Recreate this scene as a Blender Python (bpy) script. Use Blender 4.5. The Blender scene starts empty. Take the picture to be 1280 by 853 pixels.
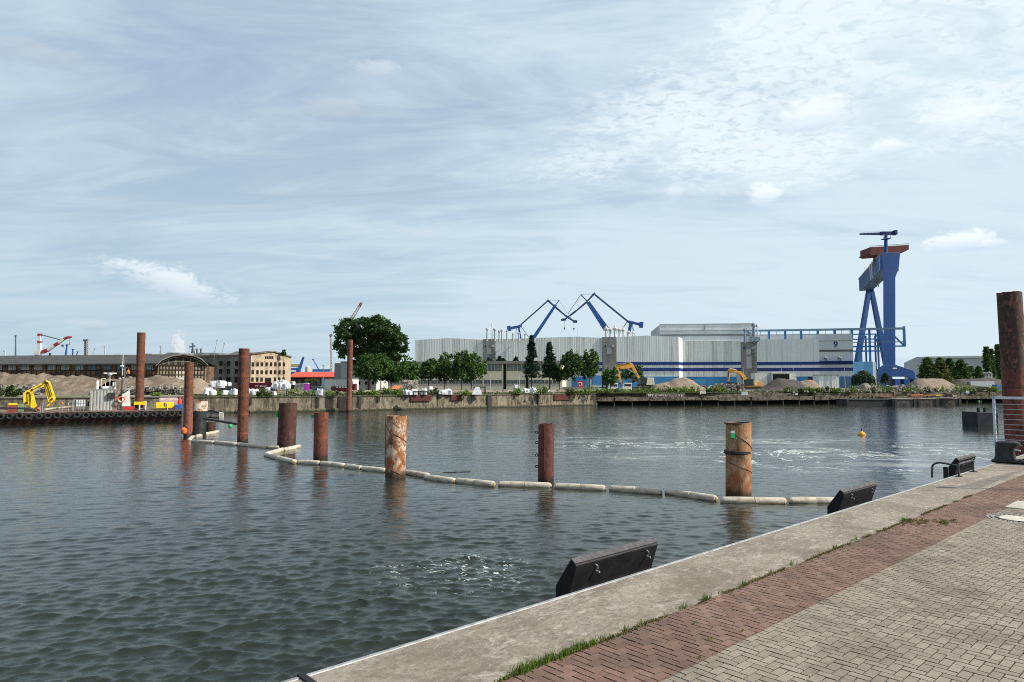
import bpy, bmesh, math, random
import numpy as np
from mathutils import Vector, Matrix
random.seed(7); RNG = np.random.RandomState(11)
sc = bpy.context.scene
COL = sc.collection
# ------------------------------------------------------------------ camera
F = 853.3; CAMZ = 4.8; PITCH = math.atan(53.5 / F)
cam_d = bpy.data.cameras.new('camera'); cam = bpy.data.objects.new('camera', cam_d); COL.objects.link(cam)
cam_d.sensor_width = 36.0; cam_d.lens = 36.0 * F / 1280.0; cam_d.clip_start = 0.1; cam_d.clip_end = 20000
cam.location = (0, 0, CAMZ); cam.rotation_euler = (math.pi / 2 + PITCH, 0, 0)
sc.camera = cam
sc.cycles.use_denoising = False; sc.cycles.filter_width = 1.0; sc.cycles.volume_bounces = 5; sc.cycles.max_bounces = 10
# ------------------------------------------------------------------ exposure
sc.view_settings.view_transform = 'Standard'; sc.view_settings.look = 'None'
sc.view_settings.gamma = 1.0; sc.view_settings.use_curve_mapping = False
sc.view_settings.exposure = 0.30
# ------------------------------------------------------------------ sun
SUN_AZ = math.radians(104); SUN_EL = math.radians(38)      # azimuth clockwise from +Y
sd = Vector((math.cos(SUN_EL) * math.sin(SUN_AZ), math.cos(SUN_EL) * math.cos(SUN_AZ), math.sin(SUN_EL)))
sl = bpy.data.lights.new('sun', 'SUN'); sl.energy = 5.0; sl.angle = math.radians(0.6); sl.color = (1.0, 0.93, 0.82)
so = bpy.data.objects.new('sun', sl); COL.objects.link(so)
so.rotation_euler = sd.to_track_quat('Z', 'Y').to_euler(); so.location = (60, -20, 80)

# ------------------------------------------------------------------ node helpers
class NT:
    def __init__(s, tree): s.t = tree; s.n = tree.nodes; s.l = tree.links
    def new(s, typ, **kw):
        nd = s.n.new(typ)
        for k, v in kw.items(): setattr(nd, k, v)
        return nd
    def link(s, a, b): s.l.new(a, b)
    def val(s, sock, v):
        if isinstance(v, bpy.types.NodeSocket): s.l.new(v, sock)
        elif isinstance(v, (tuple, list)) and len(v) == 3 and sock.type == 'RGBA': sock.default_value = (*v, 1)
        else: sock.default_value = v
    def math(s, op, a, b=0.0, c=0.0, clamp=False):
        nd = s.new('ShaderNodeMath', operation=op, use_clamp=clamp)
        s.val(nd.inputs[0], a); s.val(nd.inputs[1], b); s.val(nd.inputs[2], c); return nd.outputs[0]
    def vmath(s, op, a, b=(0, 0, 0)):
        nd = s.new('ShaderNodeVectorMath', operation=op); s.val(nd.inputs[0], a); s.val(nd.inputs[1], b)
        return nd.outputs['Value'] if op in ('DOT_PRODUCT', 'LENGTH', 'DISTANCE') else nd.outputs[0]
    def noise(s, vec, scale=5, detail=4, rough=.55, dist=0.0, col=False):
        nd = s.new('ShaderNodeTexNoise'); s.val(nd.inputs['Vector'], vec)
        nd.inputs['Scale'].default_value = scale; nd.inputs['Detail'].default_value = detail
        nd.inputs['Roughness'].default_value = rough; nd.inputs['Distortion'].default_value = dist
        return nd.outputs['Color' if col else 'Fac']
    def ss(s, v, a, b):
        nd = s.new('ShaderNodeMapRange', interpolation_type='SMOOTHSTEP')
        s.val(nd.inputs['Value'], v); nd.inputs['From Min'].default_value = a; nd.inputs['From Max'].default_value = b
        return nd.outputs['Result']
    def mix(s, f, a, b, mode='MIX'):
        nd = s.new('ShaderNodeMix', data_type='RGBA', blend_type=mode)
        s.val(nd.inputs[0], f); s.val(nd.inputs[6], a); s.val(nd.inputs[7], b); return nd.outputs[2]
    def mapping(s, vec, scale=(1, 1, 1), rot=(0, 0, 0), loc=(0, 0, 0)):
        nd = s.new('ShaderNodeMapping'); s.val(nd.inputs['Vector'], vec)
        nd.inputs['Scale'].default_value = scale; nd.inputs['Rotation'].default_value = rot; nd.inputs['Location'].default_value = loc
        return nd.outputs[0]
    def xyz(s, vec):
        nd = s.new('ShaderNodeSeparateXYZ'); s.val(nd.inputs[0], vec); return nd.outputs

# ------------------------------------------------------------------ world: Nishita sky with thin high cloud and a few small cumulus
w = bpy.data.worlds.new('World'); sc.world = w; w.use_nodes = True
n = NT(w.node_tree); n.n.clear()
sky = n.new('ShaderNodeTexSky', sky_type='NISHITA'); sky.sun_disc = False
sky.sun_elevation = SUN_EL; sky.sun_rotation = SUN_AZ; sky.air_density = 1.0; sky.dust_density = 1.3; sky.ozone_density = 1.6
tc = n.new('ShaderNodeTexCoord').outputs['Generated']
d = n.xyz(n.vmath('NORMALIZE', tc))
zc = n.math('MAXIMUM', d[2], 0.0)
den = n.math('ADD', zc, 0.16)
px_ = n.math('DIVIDE', d[0], den); py_ = n.math('DIVIDE', d[1], den)
cmb = n.new('ShaderNodeCombineXYZ'); n.link(px_, cmb.inputs[0]); n.link(py_, cmb.inputs[1]); cp = cmb.outputs[0]
az = n.math('ARCTAN2', d[0], d[1])                     # radians, + to the right
el = n.math('ARCSINE', d[2])
right = n.ss(az, -0.75, 0.75)
# veil
v1 = n.noise(n.mapping(cp, (.55, .95, 1), (0, 0, .5)), 1.0, 6, .58, .5)
v2 = n.noise(n.mapping(cp, (.7, 2.1, 1), (0, 0, 1.0)), 1.9, 8, .64, .9)
veil = n.math('ADD', n.math('MULTIPLY', v1, .55), n.math('MULTIPLY', v2, .45))
bias = n.math('ADD', n.math('MULTIPLY', right, .10), n.math('MULTIPLY', n.ss(el, .5, .0), .05))
veil = n.ss(n.math('ADD', veil, bias), .42, .66)
# altocumulus: small lumps inside a broad band at upper right
a1 = n.noise(n.mapping(cp, (1, 1.35, 1), (0, 0, .6)), 25, 6, .62, .6)
a2 = n.noise(n.mapping(cp, (.8, 1.2, 1), (0, 0, .5)), 1.2, 4, .55, .4)
band = n.math('MULTIPLY', n.ss(n.math('SUBTRACT', az, n.math('MULTIPLY', n.math('SUBTRACT', el, .3), .9)), -.14, .20), n.ss(n.math('ADD', el, n.math('MULTIPLY', n.math('SUBTRACT', n.noise(n.mapping(cp, (1, 1, 1)), 1.6, 5, .6, .6), .5), .16)), .23, .33))
am = n.math('MULTIPLY', band, n.ss(n.math('ADD', n.math('MULTIPLY', a2, 1.0), n.math('MULTIPLY', band, .22)), .50, .74))
alto = n.math('MULTIPLY', am, n.ss(n.math('ADD', n.math('MULTIPLY', a1, .85), n.math('MULTIPLY', am, .16)), .38, .62))
base = sky.outputs[0]
blue = n.mix(n.ss(el, .55, .0), (3.85, 4.95, 6.5), (4.25, 5.8, 6.8))
base = n.mix(.86, base, blue)
veilc = n.mix(right, (5.55, 6.75, 7.5), (6.9, 8.2, 8.8))
col = n.mix(n.math('MULTIPLY', veil, .85), base, veilc)
col = n.mix(n.math('MULTIPLY', right, n.math('ADD', .12, n.math('MULTIPLY', n.ss(el, .42, .12), .30))), col, (6.4, 7.6, 8.5))
col = n.mix(n.math('MULTIPLY', n.math('MULTIPLY', alto, n.ss(n.noise(n.mapping(cp, (1, 1.3, 1), (0, 0, .2)), 3.2, 5, .6, .8), .26, .52)), .9), col, (8.0, 8.9, 9.4))
# small cumulus puffs: (az deg, el deg, half-width, half-height, brightness)
def sky_ang(px, py):
    x = (px - 640) / F; up = (426.5 - py) / F
    fy = math.cos(PITCH) - up * math.sin(PITCH); fz = math.sin(PITCH) + up * math.cos(PITCH)
    return math.atan2(x, fy), math.atan2(fz, math.hypot(x, fy))
cn = n.noise(n.mapping(n.vmath('NORMALIZE', tc), (1, 1, 2.0)), 34, 7, .68, .5)
for (cx, cy, hw, hh, br, dens) in [(212, 352, 88, 26, 1.0, .8), (112, 406, 30, 8, .8, .55), (955, 243, 26, 20, 1.12, .75), (1022, 142, 52, 28, 1.1, .7),
                             (1200, 150, 52, 26, 1.1, .6), (1112, 183, 30, 14, 1.12, .6), (1200, 300, 44, 18, 1.12, .8), (1243, 304, 16, 8, 1.1, .5), (842, 239, 18, 14, 1.05, .55),
                             (470, 85, 40, 18, .95, .35), (420, 135, 60, 20, .70, .35), (40, 65, 60, 20, .70, .3)]:
    a0, e0 = sky_ang(cx, cy)
    dx = n.math('DIVIDE', n.math('SUBTRACT', az, a0), hw / F); dy = n.math('DIVIDE', n.math('SUBTRACT', el, n.math('SUBTRACT', e0, n.math('MULTIPLY', n.math('SUBTRACT', az, a0), .22 if cx == 212 else .0))), hh / F)
    r = n.math('SQRT', n.math('ADD', n.math('MULTIPLY', dx, dx), n.math('MULTIPLY', dy, dy)))
    m = n.ss(n.math('SUBTRACT', n.math('ADD', n.math('MULTIPLY', n.math('SUBTRACT', 1, r), .5), cn), 0), .58, .84)
    m = n.math('MULTIPLY', m, n.ss(r, 1.25, .7))
    sh = n.ss(dy, -.9, .35)
    cc = n.mix(sh, (5.0 * br, 6.0 * br, 7.3 * br), (8.3 * br, 8.9 * br, 9.3 * br))
    col = n.mix(n.math('MULTIPLY', m, dens), col, cc)
hor = n.ss(el, .16, .0)
col = n.mix(n.math('MULTIPLY', hor, .45), col, n.mix(right, (4.7, 6.0, 7.1), (6.6, 7.8, 8.7)))
bg = n.new('ShaderNodeBackground'); n.link(col, bg.inputs[0]); bg.inputs[1].default_value = 0.088
wo = n.new('ShaderNodeOutputWorld'); n.link(bg.outputs[0], wo.inputs[0])

# ------------------------------------------------------------------ pixel -> place helpers (reference picture 1280x853)
def P(px, py, Y):
    t = (426.5 - py) / F
    Z = Y * math.tan(PITCH + math.atan(t))
    X = (px - 640) / F * (Y * math.cos(PITCH) + Z * math.sin(PITCH))
    return Vector((X, Y, CAMZ + Z))
def G(px, py, z):
    t = (426.5 - py) / F
    Y = (z - CAMZ) / math.tan(PITCH + math.atan(t))
    return P(px, py, Y)
LAND = 2.7; QUAY = 1.8

# ------------------------------------------------------------------ materials
MATS = {}
def mat(name, c1=None, c2=None, scale=1.0, rough=.8, metal=0.0, bump=0.0, bscale=None, stretch=(1, 1, 1), lo=.38, hi=.62,
        c3=None, s3=.3, lo3=.5, hi3=.7, spec=.35, coord='Object', st3=(1, 1, 1), detail=6, bdist=.02):
    if name in MATS: return MATS[name]
    assert c1 is not None, name
    m = bpy.data.materials.new(name); m.use_nodes = True; k = NT(m.node_tree); b = k.n['Principled BSDF']
    b.inputs['Roughness'].default_value = rough; b.inputs['Metallic'].default_value = metal; b.inputs['Specular IOR Level'].default_value = spec
    v = k.new('ShaderNodeTexCoord').outputs[coord] if coord != 'Position' else k.new('ShaderNodeNewGeometry').outputs['Position']
    c = None
    if c2:
        c = k.mix(k.ss(k.noise(k.mapping(v, stretch), scale, detail, .6, .3), lo, hi), c1, c2)
    if c3:
        c = k.mix(k.ss(k.noise(k.mapping(v, st3, (0, 0, 0), (3, 7, 1)), s3, 6, .65, .4), lo3, hi3), c if c else c1, c3)
    if c: k.link(c, b.inputs['Base Color'])
    else: b.inputs['Base Color'].default_value = (*c1, 1)
    if bump:
        bn = k.new('ShaderNodeBump'); bn.inputs['Strength'].default_value = bump; bn.inputs['Distance'].default_value = bdist
        k.link(k.noise(k.mapping(v, stretch), bscale or scale * 3, 7, .65), bn.inputs['Height']); k.link(bn.outputs[0], b.inputs['Normal'])
    MATS[name] = m; return m

def rust_mat(name, top, low, streak, zsplit=2.0, zfade=1.5, seamgap=2.4, metal=.0, seam=(.30, .10, .05), rough=.78, mottle=.5):
    seam = tuple(.8 * q for q in seam)
    m = bpy.data.materials.new(name); m.use_nodes = True; k = NT(m.node_tree); b = k.n['Principled BSDF']
    v = k.new('ShaderNodeTexCoord').outputs['Object']; z = k.xyz(v)[2]
    nz = k.noise(k.mapping(v, (1, 1, .5)), 1.4, 6, .65, .4)
    f = k.ss(k.math('ADD', z, k.math('MULTIPLY', k.math('SUBTRACT', nz, .5), 2.4)), zsplit - zfade, zsplit + zfade)
    c = k.mix(f, low, top)
    c = k.mix(k.math('MULTIPLY', k.ss(k.noise(k.mapping(v, (1, 1, .6)), 2.4, 8, .78, 1.0), .47, .57), mottle), c, streak)
    c = k.mix(k.math('MULTIPLY', k.ss(k.noise(k.mapping(v, (1, 1, .45)), 2.2, 8, .82, 1.2), .50, .58), .65), c, tuple(.28 * q for q in top))
    c = k.mix(k.math('MULTIPLY', k.ss(k.noise(k.mapping(v, (1, 1, .5)), 3.0, 7, .75, 1.2), .53, .62), .6), c, tuple(min(.6, 1.55 * q + .02) for q in low))
    c = k.mix(k.math('MULTIPLY', k.ss(k.noise(v, 22, 5, .8), .55, .68), .5), c, (.035, .02, .015))
    # circumferential welds
    ring = k.math('ABSOLUTE', k.math('SUBTRACT', k.math('FRACT', k.math('DIVIDE', z, seamgap)), .5))
    rm = k.ss(ring, .02, .005)
    c = k.mix(k.math('MULTIPLY', rm, .7), c, seam)
    up = k.ss(k.math('FRACT', k.math('ADD', k.math('DIVIDE', z, seamgap), .5)), .16, .0)
    c = k.mix(k.math('MULTIPLY', up, k.math('MULTIPLY', .45, k.ss(nz, .4, .6))), c, seam)
    # wet foot
    c = k.mix(k.math('MULTIPLY', k.ss(k.math('ADD', z, k.math('MULTIPLY', nz, .5)), .78, .38), .85), c, (.014, .014, .009))
    k.link(c, b.inputs['Base Color']); b.inputs['Roughness'].default_value = rough; b.inputs['Specular IOR Level'].default_value = .3
    bn = k.new('ShaderNodeBump'); bn.inputs['Strength'].default_value = .5; bn.inputs['Distance'].default_value = .02
    k.link(k.noise(v, 14, 8, .7), bn.inputs['Height']); k.link(bn.outputs[0], b.inputs['Normal'])
    return m

def panel_mat(name, c, dirt, amount=.5, rib=.6, lo=.46, hi=.66):
    """profiled metal sheet with vertical run-off stains"""
    m = bpy.data.materials.new(name); m.use_nodes = True; k = NT(m.node_tree); b = k.n['Principled BSDF']
    v = k.new('ShaderNodeTexCoord').outputs['Object']; X = k.xyz(v)
    s1 = k.noise(k.mapping(v, (1, 1, .035)), .55, 7, .75, .2)
    s2 = k.noise(k.mapping(v, (1, 1, .012)), .23, 5, .65, .2)
    cc = k.mix(k.math('MULTIPLY', k.ss(s1, lo, hi), amount), c, dirt)
    cc = k.mix(k.math('MULTIPLY', k.ss(s2, .45, .62), amount * .5), cc, tuple(.72 * q for q in c))
    seam = k.math('ABSOLUTE', k.math('SUBTRACT', k.math('FRACT', k.math('DIVIDE', X[0], 6.0)), .5))
    cc = k.mix(k.math('MULTIPLY', k.ss(seam, .03, .01), .3), cc, tuple(.5 * q for q in c))
    k.link(cc, b.inputs['Base Color']); b.inputs['Roughness'].default_value = .55
    wv = k.math('SINE', k.math('MULTIPLY', X[0], 2 * math.pi / rib))
    bn = k.new('ShaderNodeBump'); bn.inputs['Strength'].default_value = .2; bn.inputs['Distance'].default_value = .05
    k.link(wv, bn.inputs['Height']); k.link(bn.outputs[0], b.inputs['Normal'])
    return m

def leaf_mat(name, c1, c2, c3=None):
    m = bpy.data.materials.new(name); m.use_nodes = True; k = NT(m.node_tree); b = k.n['Principled BSDF']
    v = k.new('ShaderNodeTexCoord').outputs['Object']
    at = k.new('ShaderNodeAttribute', attribute_name='tone').outputs['Fac']
    c = k.mix(at, c1, c2)
    if c3: c = k.mix(k.ss(k.noise(v, .5, 4, .6), .52, .68), c, c3)
    k.link(c, b.inputs['Base Color']); b.inputs['Roughness'].default_value = .6; b.inputs['Specular IOR Level'].default_value = .25
    tr = k.new('ShaderNodeBsdfTranslucent'); k.link(c, tr.inputs[0])
    mx = k.new('ShaderNodeMixShader'); mx.inputs[0].default_value = .30
    k.link(b.outputs[0], mx.inputs[1]); k.link(tr.outputs[0], mx.inputs[2]); k.link(mx.outputs[0], k.n['Material Output'].inputs[0])
    return m

# ------------------------------------------------------------------ object helpers
def setp(o, label=None, cat=None, group=None, kind=None):
    if label: o['label'] = label
    if cat: o['category'] = cat
    if group: o['group'] = group
    if kind: o['kind'] = kind
    return o
def thing(name, label, cat, loc=(0, 0, 0), rotz=0.0, group=None):
    o = bpy.data.objects.new(name, None); COL.objects.link(o); o.empty_display_size = .3
    o.location = loc; o.rotation_euler = (0, 0, rotz); return setp(o, label, cat, group)
class MB:
    def __init__(s, off=(0, 0, 0)): s.v = []; s.f = []; s.o = Vector(off); s.mi = []; s.cur = 0
    def add(s, vs, fs):
        b = len(s.v); s.v += [tuple(Vector(p) - s.o) for p in vs]; s.f += [tuple(b + i for i in f) for f in fs]; s.mi += [s.cur] * len(fs); return s
    def box(s, x0, x1, y0, y1, z0, z1):
        return s.add([(x0, y0, z0), (x1, y0, z0), (x1, y1, z0), (x0, y1, z0), (x0, y0, z1), (x1, y0, z1), (x1, y1, z1), (x0, y1, z1)],
                     [(0, 3, 2, 1), (4, 5, 6, 7), (0, 1, 5, 4), (1, 2, 6, 5), (2, 3, 7, 6), (3, 0, 4, 7)])
    def frame(s, p, q, up=(0, 0, 1)):
        d = (Vector(q) - Vector(p)).normalized(); u = Vector(up)
        if abs(d.dot(u)) > .98: u = Vector((0, 1, 0))
        a = d.cross(u).normalized(); b = a.cross(d).normalized(); return d, a, b
    def beam(s, p, q, w, h, w2=None, h2=None, up=(0, 0, 1)):
        p, q = Vector(p), Vector(q); d, a, b = s.frame(p, q, up); w2 = w2 or w; h2 = h2 or h
        vs = []
        for c, ww, hh in ((p, w, h), (q, w2, h2)):
            vs += [c - a * ww / 2 - b * hh / 2, c + a * ww / 2 - b * hh / 2, c + a * ww / 2 + b * hh / 2, c - a * ww / 2 + b * hh / 2]
        return s.add(vs, [(0, 3, 2, 1), (4, 5, 6, 7), (0, 1, 5, 4), (1, 2, 6, 5), (2, 3, 7, 6), (3, 0, 4, 7)])
    def tube(s, p, q, r1, r2=None, k=10, caps=True):
        p, q = Vector(p), Vector(q); r2 = r1 if r2 is None else r2; d, a, b = s.frame(p, q); vs = []
        for c, r in ((p, r1), (q, r2)):
            for i in range(k):
                t = 2 * math.pi * i / k; vs.append(c + a * (r * math.cos(t)) + b * (r * math.sin(t)))
        fs = [(i, (i + 1) % k, k + (i + 1) % k, k + i) for i in range(k)]
        if caps: fs += [tuple(range(k))[::-1], tuple(range(k, 2 * k))]
        return s.add(vs, fs)
    def path(s, pts, r, k=8):
        for i in range(len(pts) - 1):
            s.tube(pts[i], pts[i + 1], r, r, k)
        return s
    def lathe(s, prof, c=(0, 0, 0), k=24, axis='z', cap=True):
        c = Vector(c); vs = []; fs = []
        for (r, h) in prof:
            for i in range(k):
                t = 2 * math.pi * i / k
                vs.append(c + (Vector((r * math.cos(t), r * math.sin(t), h)) if axis == 'z' else Vector((r * math.cos(t), h, r * math.sin(t)))))
        for j in range(len(prof) - 1):
            for i in range(k): fs.append((j * k + i, j * k + (i + 1) % k, (j + 1) * k + (i + 1) % k, (j + 1) * k + i))
        if cap: fs += [tuple(range(k))[::-1], tuple(range((len(prof) - 1) * k, len(prof) * k))]
        return s.add(vs, fs)
    def prism(s, poly, y0, y1):
        """poly in xz, extruded along y"""
        m = len(poly); vs = [(x, y0, z) for x, z in poly] + [(x, y1, z) for x, z in poly]
        fs = [tuple(range(m)), tuple(range(m, 2 * m))[::-1]] + [(i, m + i, m + (i + 1) % m, (i + 1) % m) for i in range(m)]
        return s.add(vs, fs)
    def slab(s, pts, dvec):
        """any polygon (world points) thickened by a vector"""
        m = len(pts); dv = Vector(dvec); vs = [Vector(p) for p in pts] + [Vector(p) + dv for p in pts]
        return s.add(vs, [tuple(range(m)), tuple(range(m, 2 * m))[::-1]] + [(i, m + i, m + (i + 1) % m, (i + 1) % m) for i in range(m)])
    def torus(s, c, R, r, k=20, j=8, nrm='y'):
        c = Vector(c); vs = []
        for i in range(k):
            t = 2 * math.pi * i / k
            for q in range(j):
                u = 2 * math.pi * q / j; rr = R + r * math.cos(u); h = r * math.sin(u)
                if nrm == 'y': vs.append(c + Vector((rr * math.cos(t), h, rr * math.sin(t))))
                else: vs.append(c + Vector((rr * math.cos(t), rr * math.sin(t), h)))
        return s.add(vs, [(i * j + q, ((i + 1) % k) * j + q, ((i + 1) % k) * j + (q + 1) % j, i * j + (q + 1) % j) for i in range(k) for q in range(j)])
    def build(s, name, m, parent=None, smooth=False, bevel=0.0, loc=None):
        me = bpy.data.meshes.new(name); me.from_pydata(s.v, [], s.f)
        ms = m if isinstance(m, (list, tuple)) else [m]
        for q in ms: me.materials.append(q)
        bm = bmesh.new(); bm.from_mesh(me); bmesh.ops.recalc_face_normals(bm, faces=bm.faces); bm.to_mesh(me); bm.free()
        if len(ms) > 1:
            for p, i in zip(me.polygons, s.mi): p.material_index = i
        if smooth:
            me.shade_smooth()
            try: me.set_sharp_from_angle(angle=math.radians(38))
            except Exception: pass
        o = bpy.data.objects.new(name, me); COL.objects.link(o)
        if parent: o.parent = parent
        if loc is not None: o.location = loc
        if bevel:
            bv = o.modifiers.new('bevel', 'BEVEL'); bv.width = bevel; bv.segments = 2; bv.limit_method = 'ANGLE'
        return o
def struct(o): o['kind'] = 'structure'; return o
def copy_tree(o, parent=None):
    c = o.copy(); COL.objects.link(c); c.parent = parent
    for ch in list(o.children): copy_tree(ch, c)
    return c
ORD = ['first', 'second', 'third', 'fourth', 'fifth', 'sixth', 'seventh', 'eighth', 'ninth', 'tenth', 'eleventh', 'twelfth', 'thirteenth', 'fourteenth',
       'fifteenth', 'sixteenth', 'seventeenth', 'eighteenth', 'nineteenth', 'twentieth', 'twenty-first', 'twenty-second', 'twenty-third', 'twenty-fourth',
       'twenty-fifth', 'twenty-sixth', 'twenty-seventh', 'twenty-eighth', 'twenty-ninth', 'thirtieth']
class Fac:
    """a facade line on the far bank: local x along it, y into the building, z up"""
    def __init__(s, pl, Yl, pr, Yr, z0=LAND):
        s.L = P(pl, 480, Yl); s.R = P(pr, 480, Yr); s.z0 = z0
        dx, dy = s.R.x - s.L.x, s.R.y - s.L.y; s.W = math.hypot(dx, dy); s.ang = math.atan2(dy, dx); s.ux, s.uy = dx / s.W, dy / s.W
        s.loc = (s.L.x, s.L.y, z0)
    def x(s, px, inset=0.0):
        r = P(px, 480, 100.0); ax, ay = r.x, r.y
        lx, ly = s.L.x - s.uy * inset, s.L.y + s.ux * inset
        # t*(ax,ay) = L + x*u
        det = ax * (-s.uy) + ay * s.ux
        t = (lx * (-s.uy) + ly * s.ux) / det
        X, Y = t * ax, t * ay
        return (X - lx) * s.ux + (Y - ly) * s.uy
    def Y(s, px, inset=0.0):
        x = s.x(px, inset); return s.L.y + s.ux * inset + x * s.uy
    def z(s, px, py, inset=0.0): return P(px, py, s.Y(px, inset)).z - s.z0

# colours
white = mat('white_paint', (.66, .66, .64), (.50, .50, .48), 2, .6)
dark = mat('dark_steel', (.02, .02, .022), (.04, .035, .03), 3, .6)
blackrub = mat('black_rubber', (.007, .007, .009), (.014, .014, .016), 4, .62, bump=.2, bscale=30, bdist=.004, spec=.3)
glassd = mat('dark_window', (.02, .024, .03), rough=.25, spec=.5)
glassb = mat('grey_window', (.07, .11, .13), (.12, .17, .19), .8, .25, spec=.5)
blueM = mat('crane_blue', (.008, .045, .17), (.012, .06, .22), .2, .45)
blueL = mat('runway_blue', (.02, .12, .36), (.035, .17, .42), .2, .5)
stripeM = mat('stripe_blue', (.008, .03, .17), (.012, .04, .2), .3, .5)
cyanM = mat('gate_blue', (.03, .16, .40), (.05, .24, .48), .12, .5, stretch=(1, 1, .1))
redM = mat('red_paint', (.5, .05, .03), (.4, .04, .03), 2, .5)
orangeM = mat('orange_paint', (.75, .16, .04), (.6, .12, .03), 2, .5)
yellowM = mat('yellow_paint', (.80, .56, .01), (.66, .44, .01), 2.5, .5, c3=(.25, .16, .04), s3=3, lo3=.62, hi3=.72)
exM = mat('excavator_orange', (.72, .36, .06), (.55, .25, .04), 1.2, .5, c3=(.16, .08, .03), s3=1.5, lo3=.58, hi3=.7)
maroonM = mat('maroon_paint', (.12, .008, .018), (.09, .008, .014), 2, .5)
greyM = mat('grey_steel', (.28, .29, .29), (.18, .18, .18), 1.5, .6)
galvM = mat('galvanised_steel', (.46, .46, .45), (.30, .30, .29), 5, .4, metal=.5)
greenM = mat('green_plastic', (.01, .4, .12), rough=.5)
barkM = mat('bark', (.026, .022, .017), (.045, .038, .03), 4, .9, stretch=(1, 1, .2), bump=.5, bscale=8)
pipeM = mat('vent_steel', (.42, .44, .45), (.28, .30, .31), 1.2, .5)
paleM = mat('far_pale_steel', (.42, .46, .48), rough=.7)
farM = mat('far_dark_steel', (.10, .13, .15), rough=.7)
farblue = mat('far_blue_steel', (.02, .09, .28), rough=.6)
concF = mat('tower_concrete', (.27, .27, .26), (.20, .20, .19), .4, .9, stretch=(1, 1, .2))

# ------------------------------------------------------------------ near quay frame
az_u = math.atan(925.0 / (F * math.cos(PITCH) + 0)) 
U = Vector((math.sin(math.atan2(925.0, F * 1.0)), math.cos(math.atan2(925.0, F * 1.0)), 0)); NV = Vector((-U.y, U.x, 0))   # NV points to the water
def qd(px, py): p = G(px, py, QUAY); return p.x * NV.x + p.y * NV.y
D0 = .5 * (qd(350, 853) + qd(1100, 623)); D1 = .5 * (qd(621, 853) + qd(1130, 652)); D2 = .5 * (qd(830, 853) + qd(1100, 712))
def Q(s, t, z=QUAY):  # s along the quay, t toward the water from the edge
    return Vector((U.x * s + NV.x * (D0 + t), U.y * s + NV.y * (D0 + t), z))
def qs(px, py): p = G(px, py, QUAY); return p.x * U.x + p.y * U.y
QROT = math.atan2(U.y, U.x)
W1, W2 = D0 - D1, D0 - D2
print('quay distances', D0, D1, D2, 'W', W1, W2)

# coping
cop = bpy.data.materials.new('coping_concrete'); cop.use_nodes = True; k = NT(cop.node_tree); b = k.n['Principled BSDF']
v = k.new('ShaderNodeTexCoord').outputs['Object']
c = k.mix(k.ss(k.noise(k.mapping(v, (.7, 1, 1)), 1.1, 7, .68, .8), .38, .64), (.20, .17, .135), (.30, .262, .215))
c = k.mix(k.math('MULTIPLY', k.ss(k.noise(v, 11, 8, .85), .49, .56), .62), c, (.12, .10, .08))
_j = k.math('ABSOLUTE', k.math('SUBTRACT', k.math('FRACT', k.math('DIVIDE', k.xyz(v)[0], 7.5)), .5)); c = k.mix(k.math('MULTIPLY', k.ss(_j, .0022, .0012), .0), c, (.05, .045, .04))
c = k.mix(k.math('MULTIPLY', k.ss(k.noise(k.mapping(v, (.6, 1, 1), (0, 0, 0), (5, 2, 0)), 8, 8, .82, .6), .54, .60), .6), c, (.44, .40, .345))
c = k.mix(k.math('MULTIPLY', k.ss(k.noise(k.mapping(v, (.35, 1, 1)), 2.6, 7, .72, 1.6), .57, .66), .55), c, (.44, .41, .36))
c = k.mix(k.math('MULTIPLY', k.ss(k.noise(v, .7, 5, .7, .6), .50, .68), .6), c, (.145, .118, .09))
k.link(c, b.inputs['Base Color']); b.inputs['Roughness'].default_value = .9; b.inputs['Specular IOR Level'].default_value = .2
bn = k.new('ShaderNodeBump'); bn.inputs['Strength'].default_value = .8; bn.inputs['Distance'].default_value = .012
k.link(k.noise(v, 30, 8, .9), bn.inputs['Height']); k.link(bn.outputs[0], b.inputs['Normal'])
S0, S1 = -40, 120
mb = MB(); xs = [S0, -12, 5, 35, S1]
mb.box(S0, S1, -W1, -.075, -2.5, 0)
q = mb.build('quay_coping', cop); q.location = Q(0, 0); q.rotation_euler = (0, 0, QROT); struct(q)
mb = MB(); mb.box(S0, S1, -.06, 0.0, -.16, .006)
q = mb.build('quay_edge_rail', galvM, bevel=.012); q.location = Q(0, 0); q.rotation_euler = (0, 0, QROT); struct(q)
mb = MB(); mb.box(S0, S1, -.075, -.03, -2.5, -.16)
q = mb.build('quay_wall', mat('quay_wall_dark', (.10, .09, .08), (.05, .05, .045), 1.2, .9)); q.location = Q(0, 0); q.rotation_euler = (0, 0, QROT); struct(q)

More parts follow.
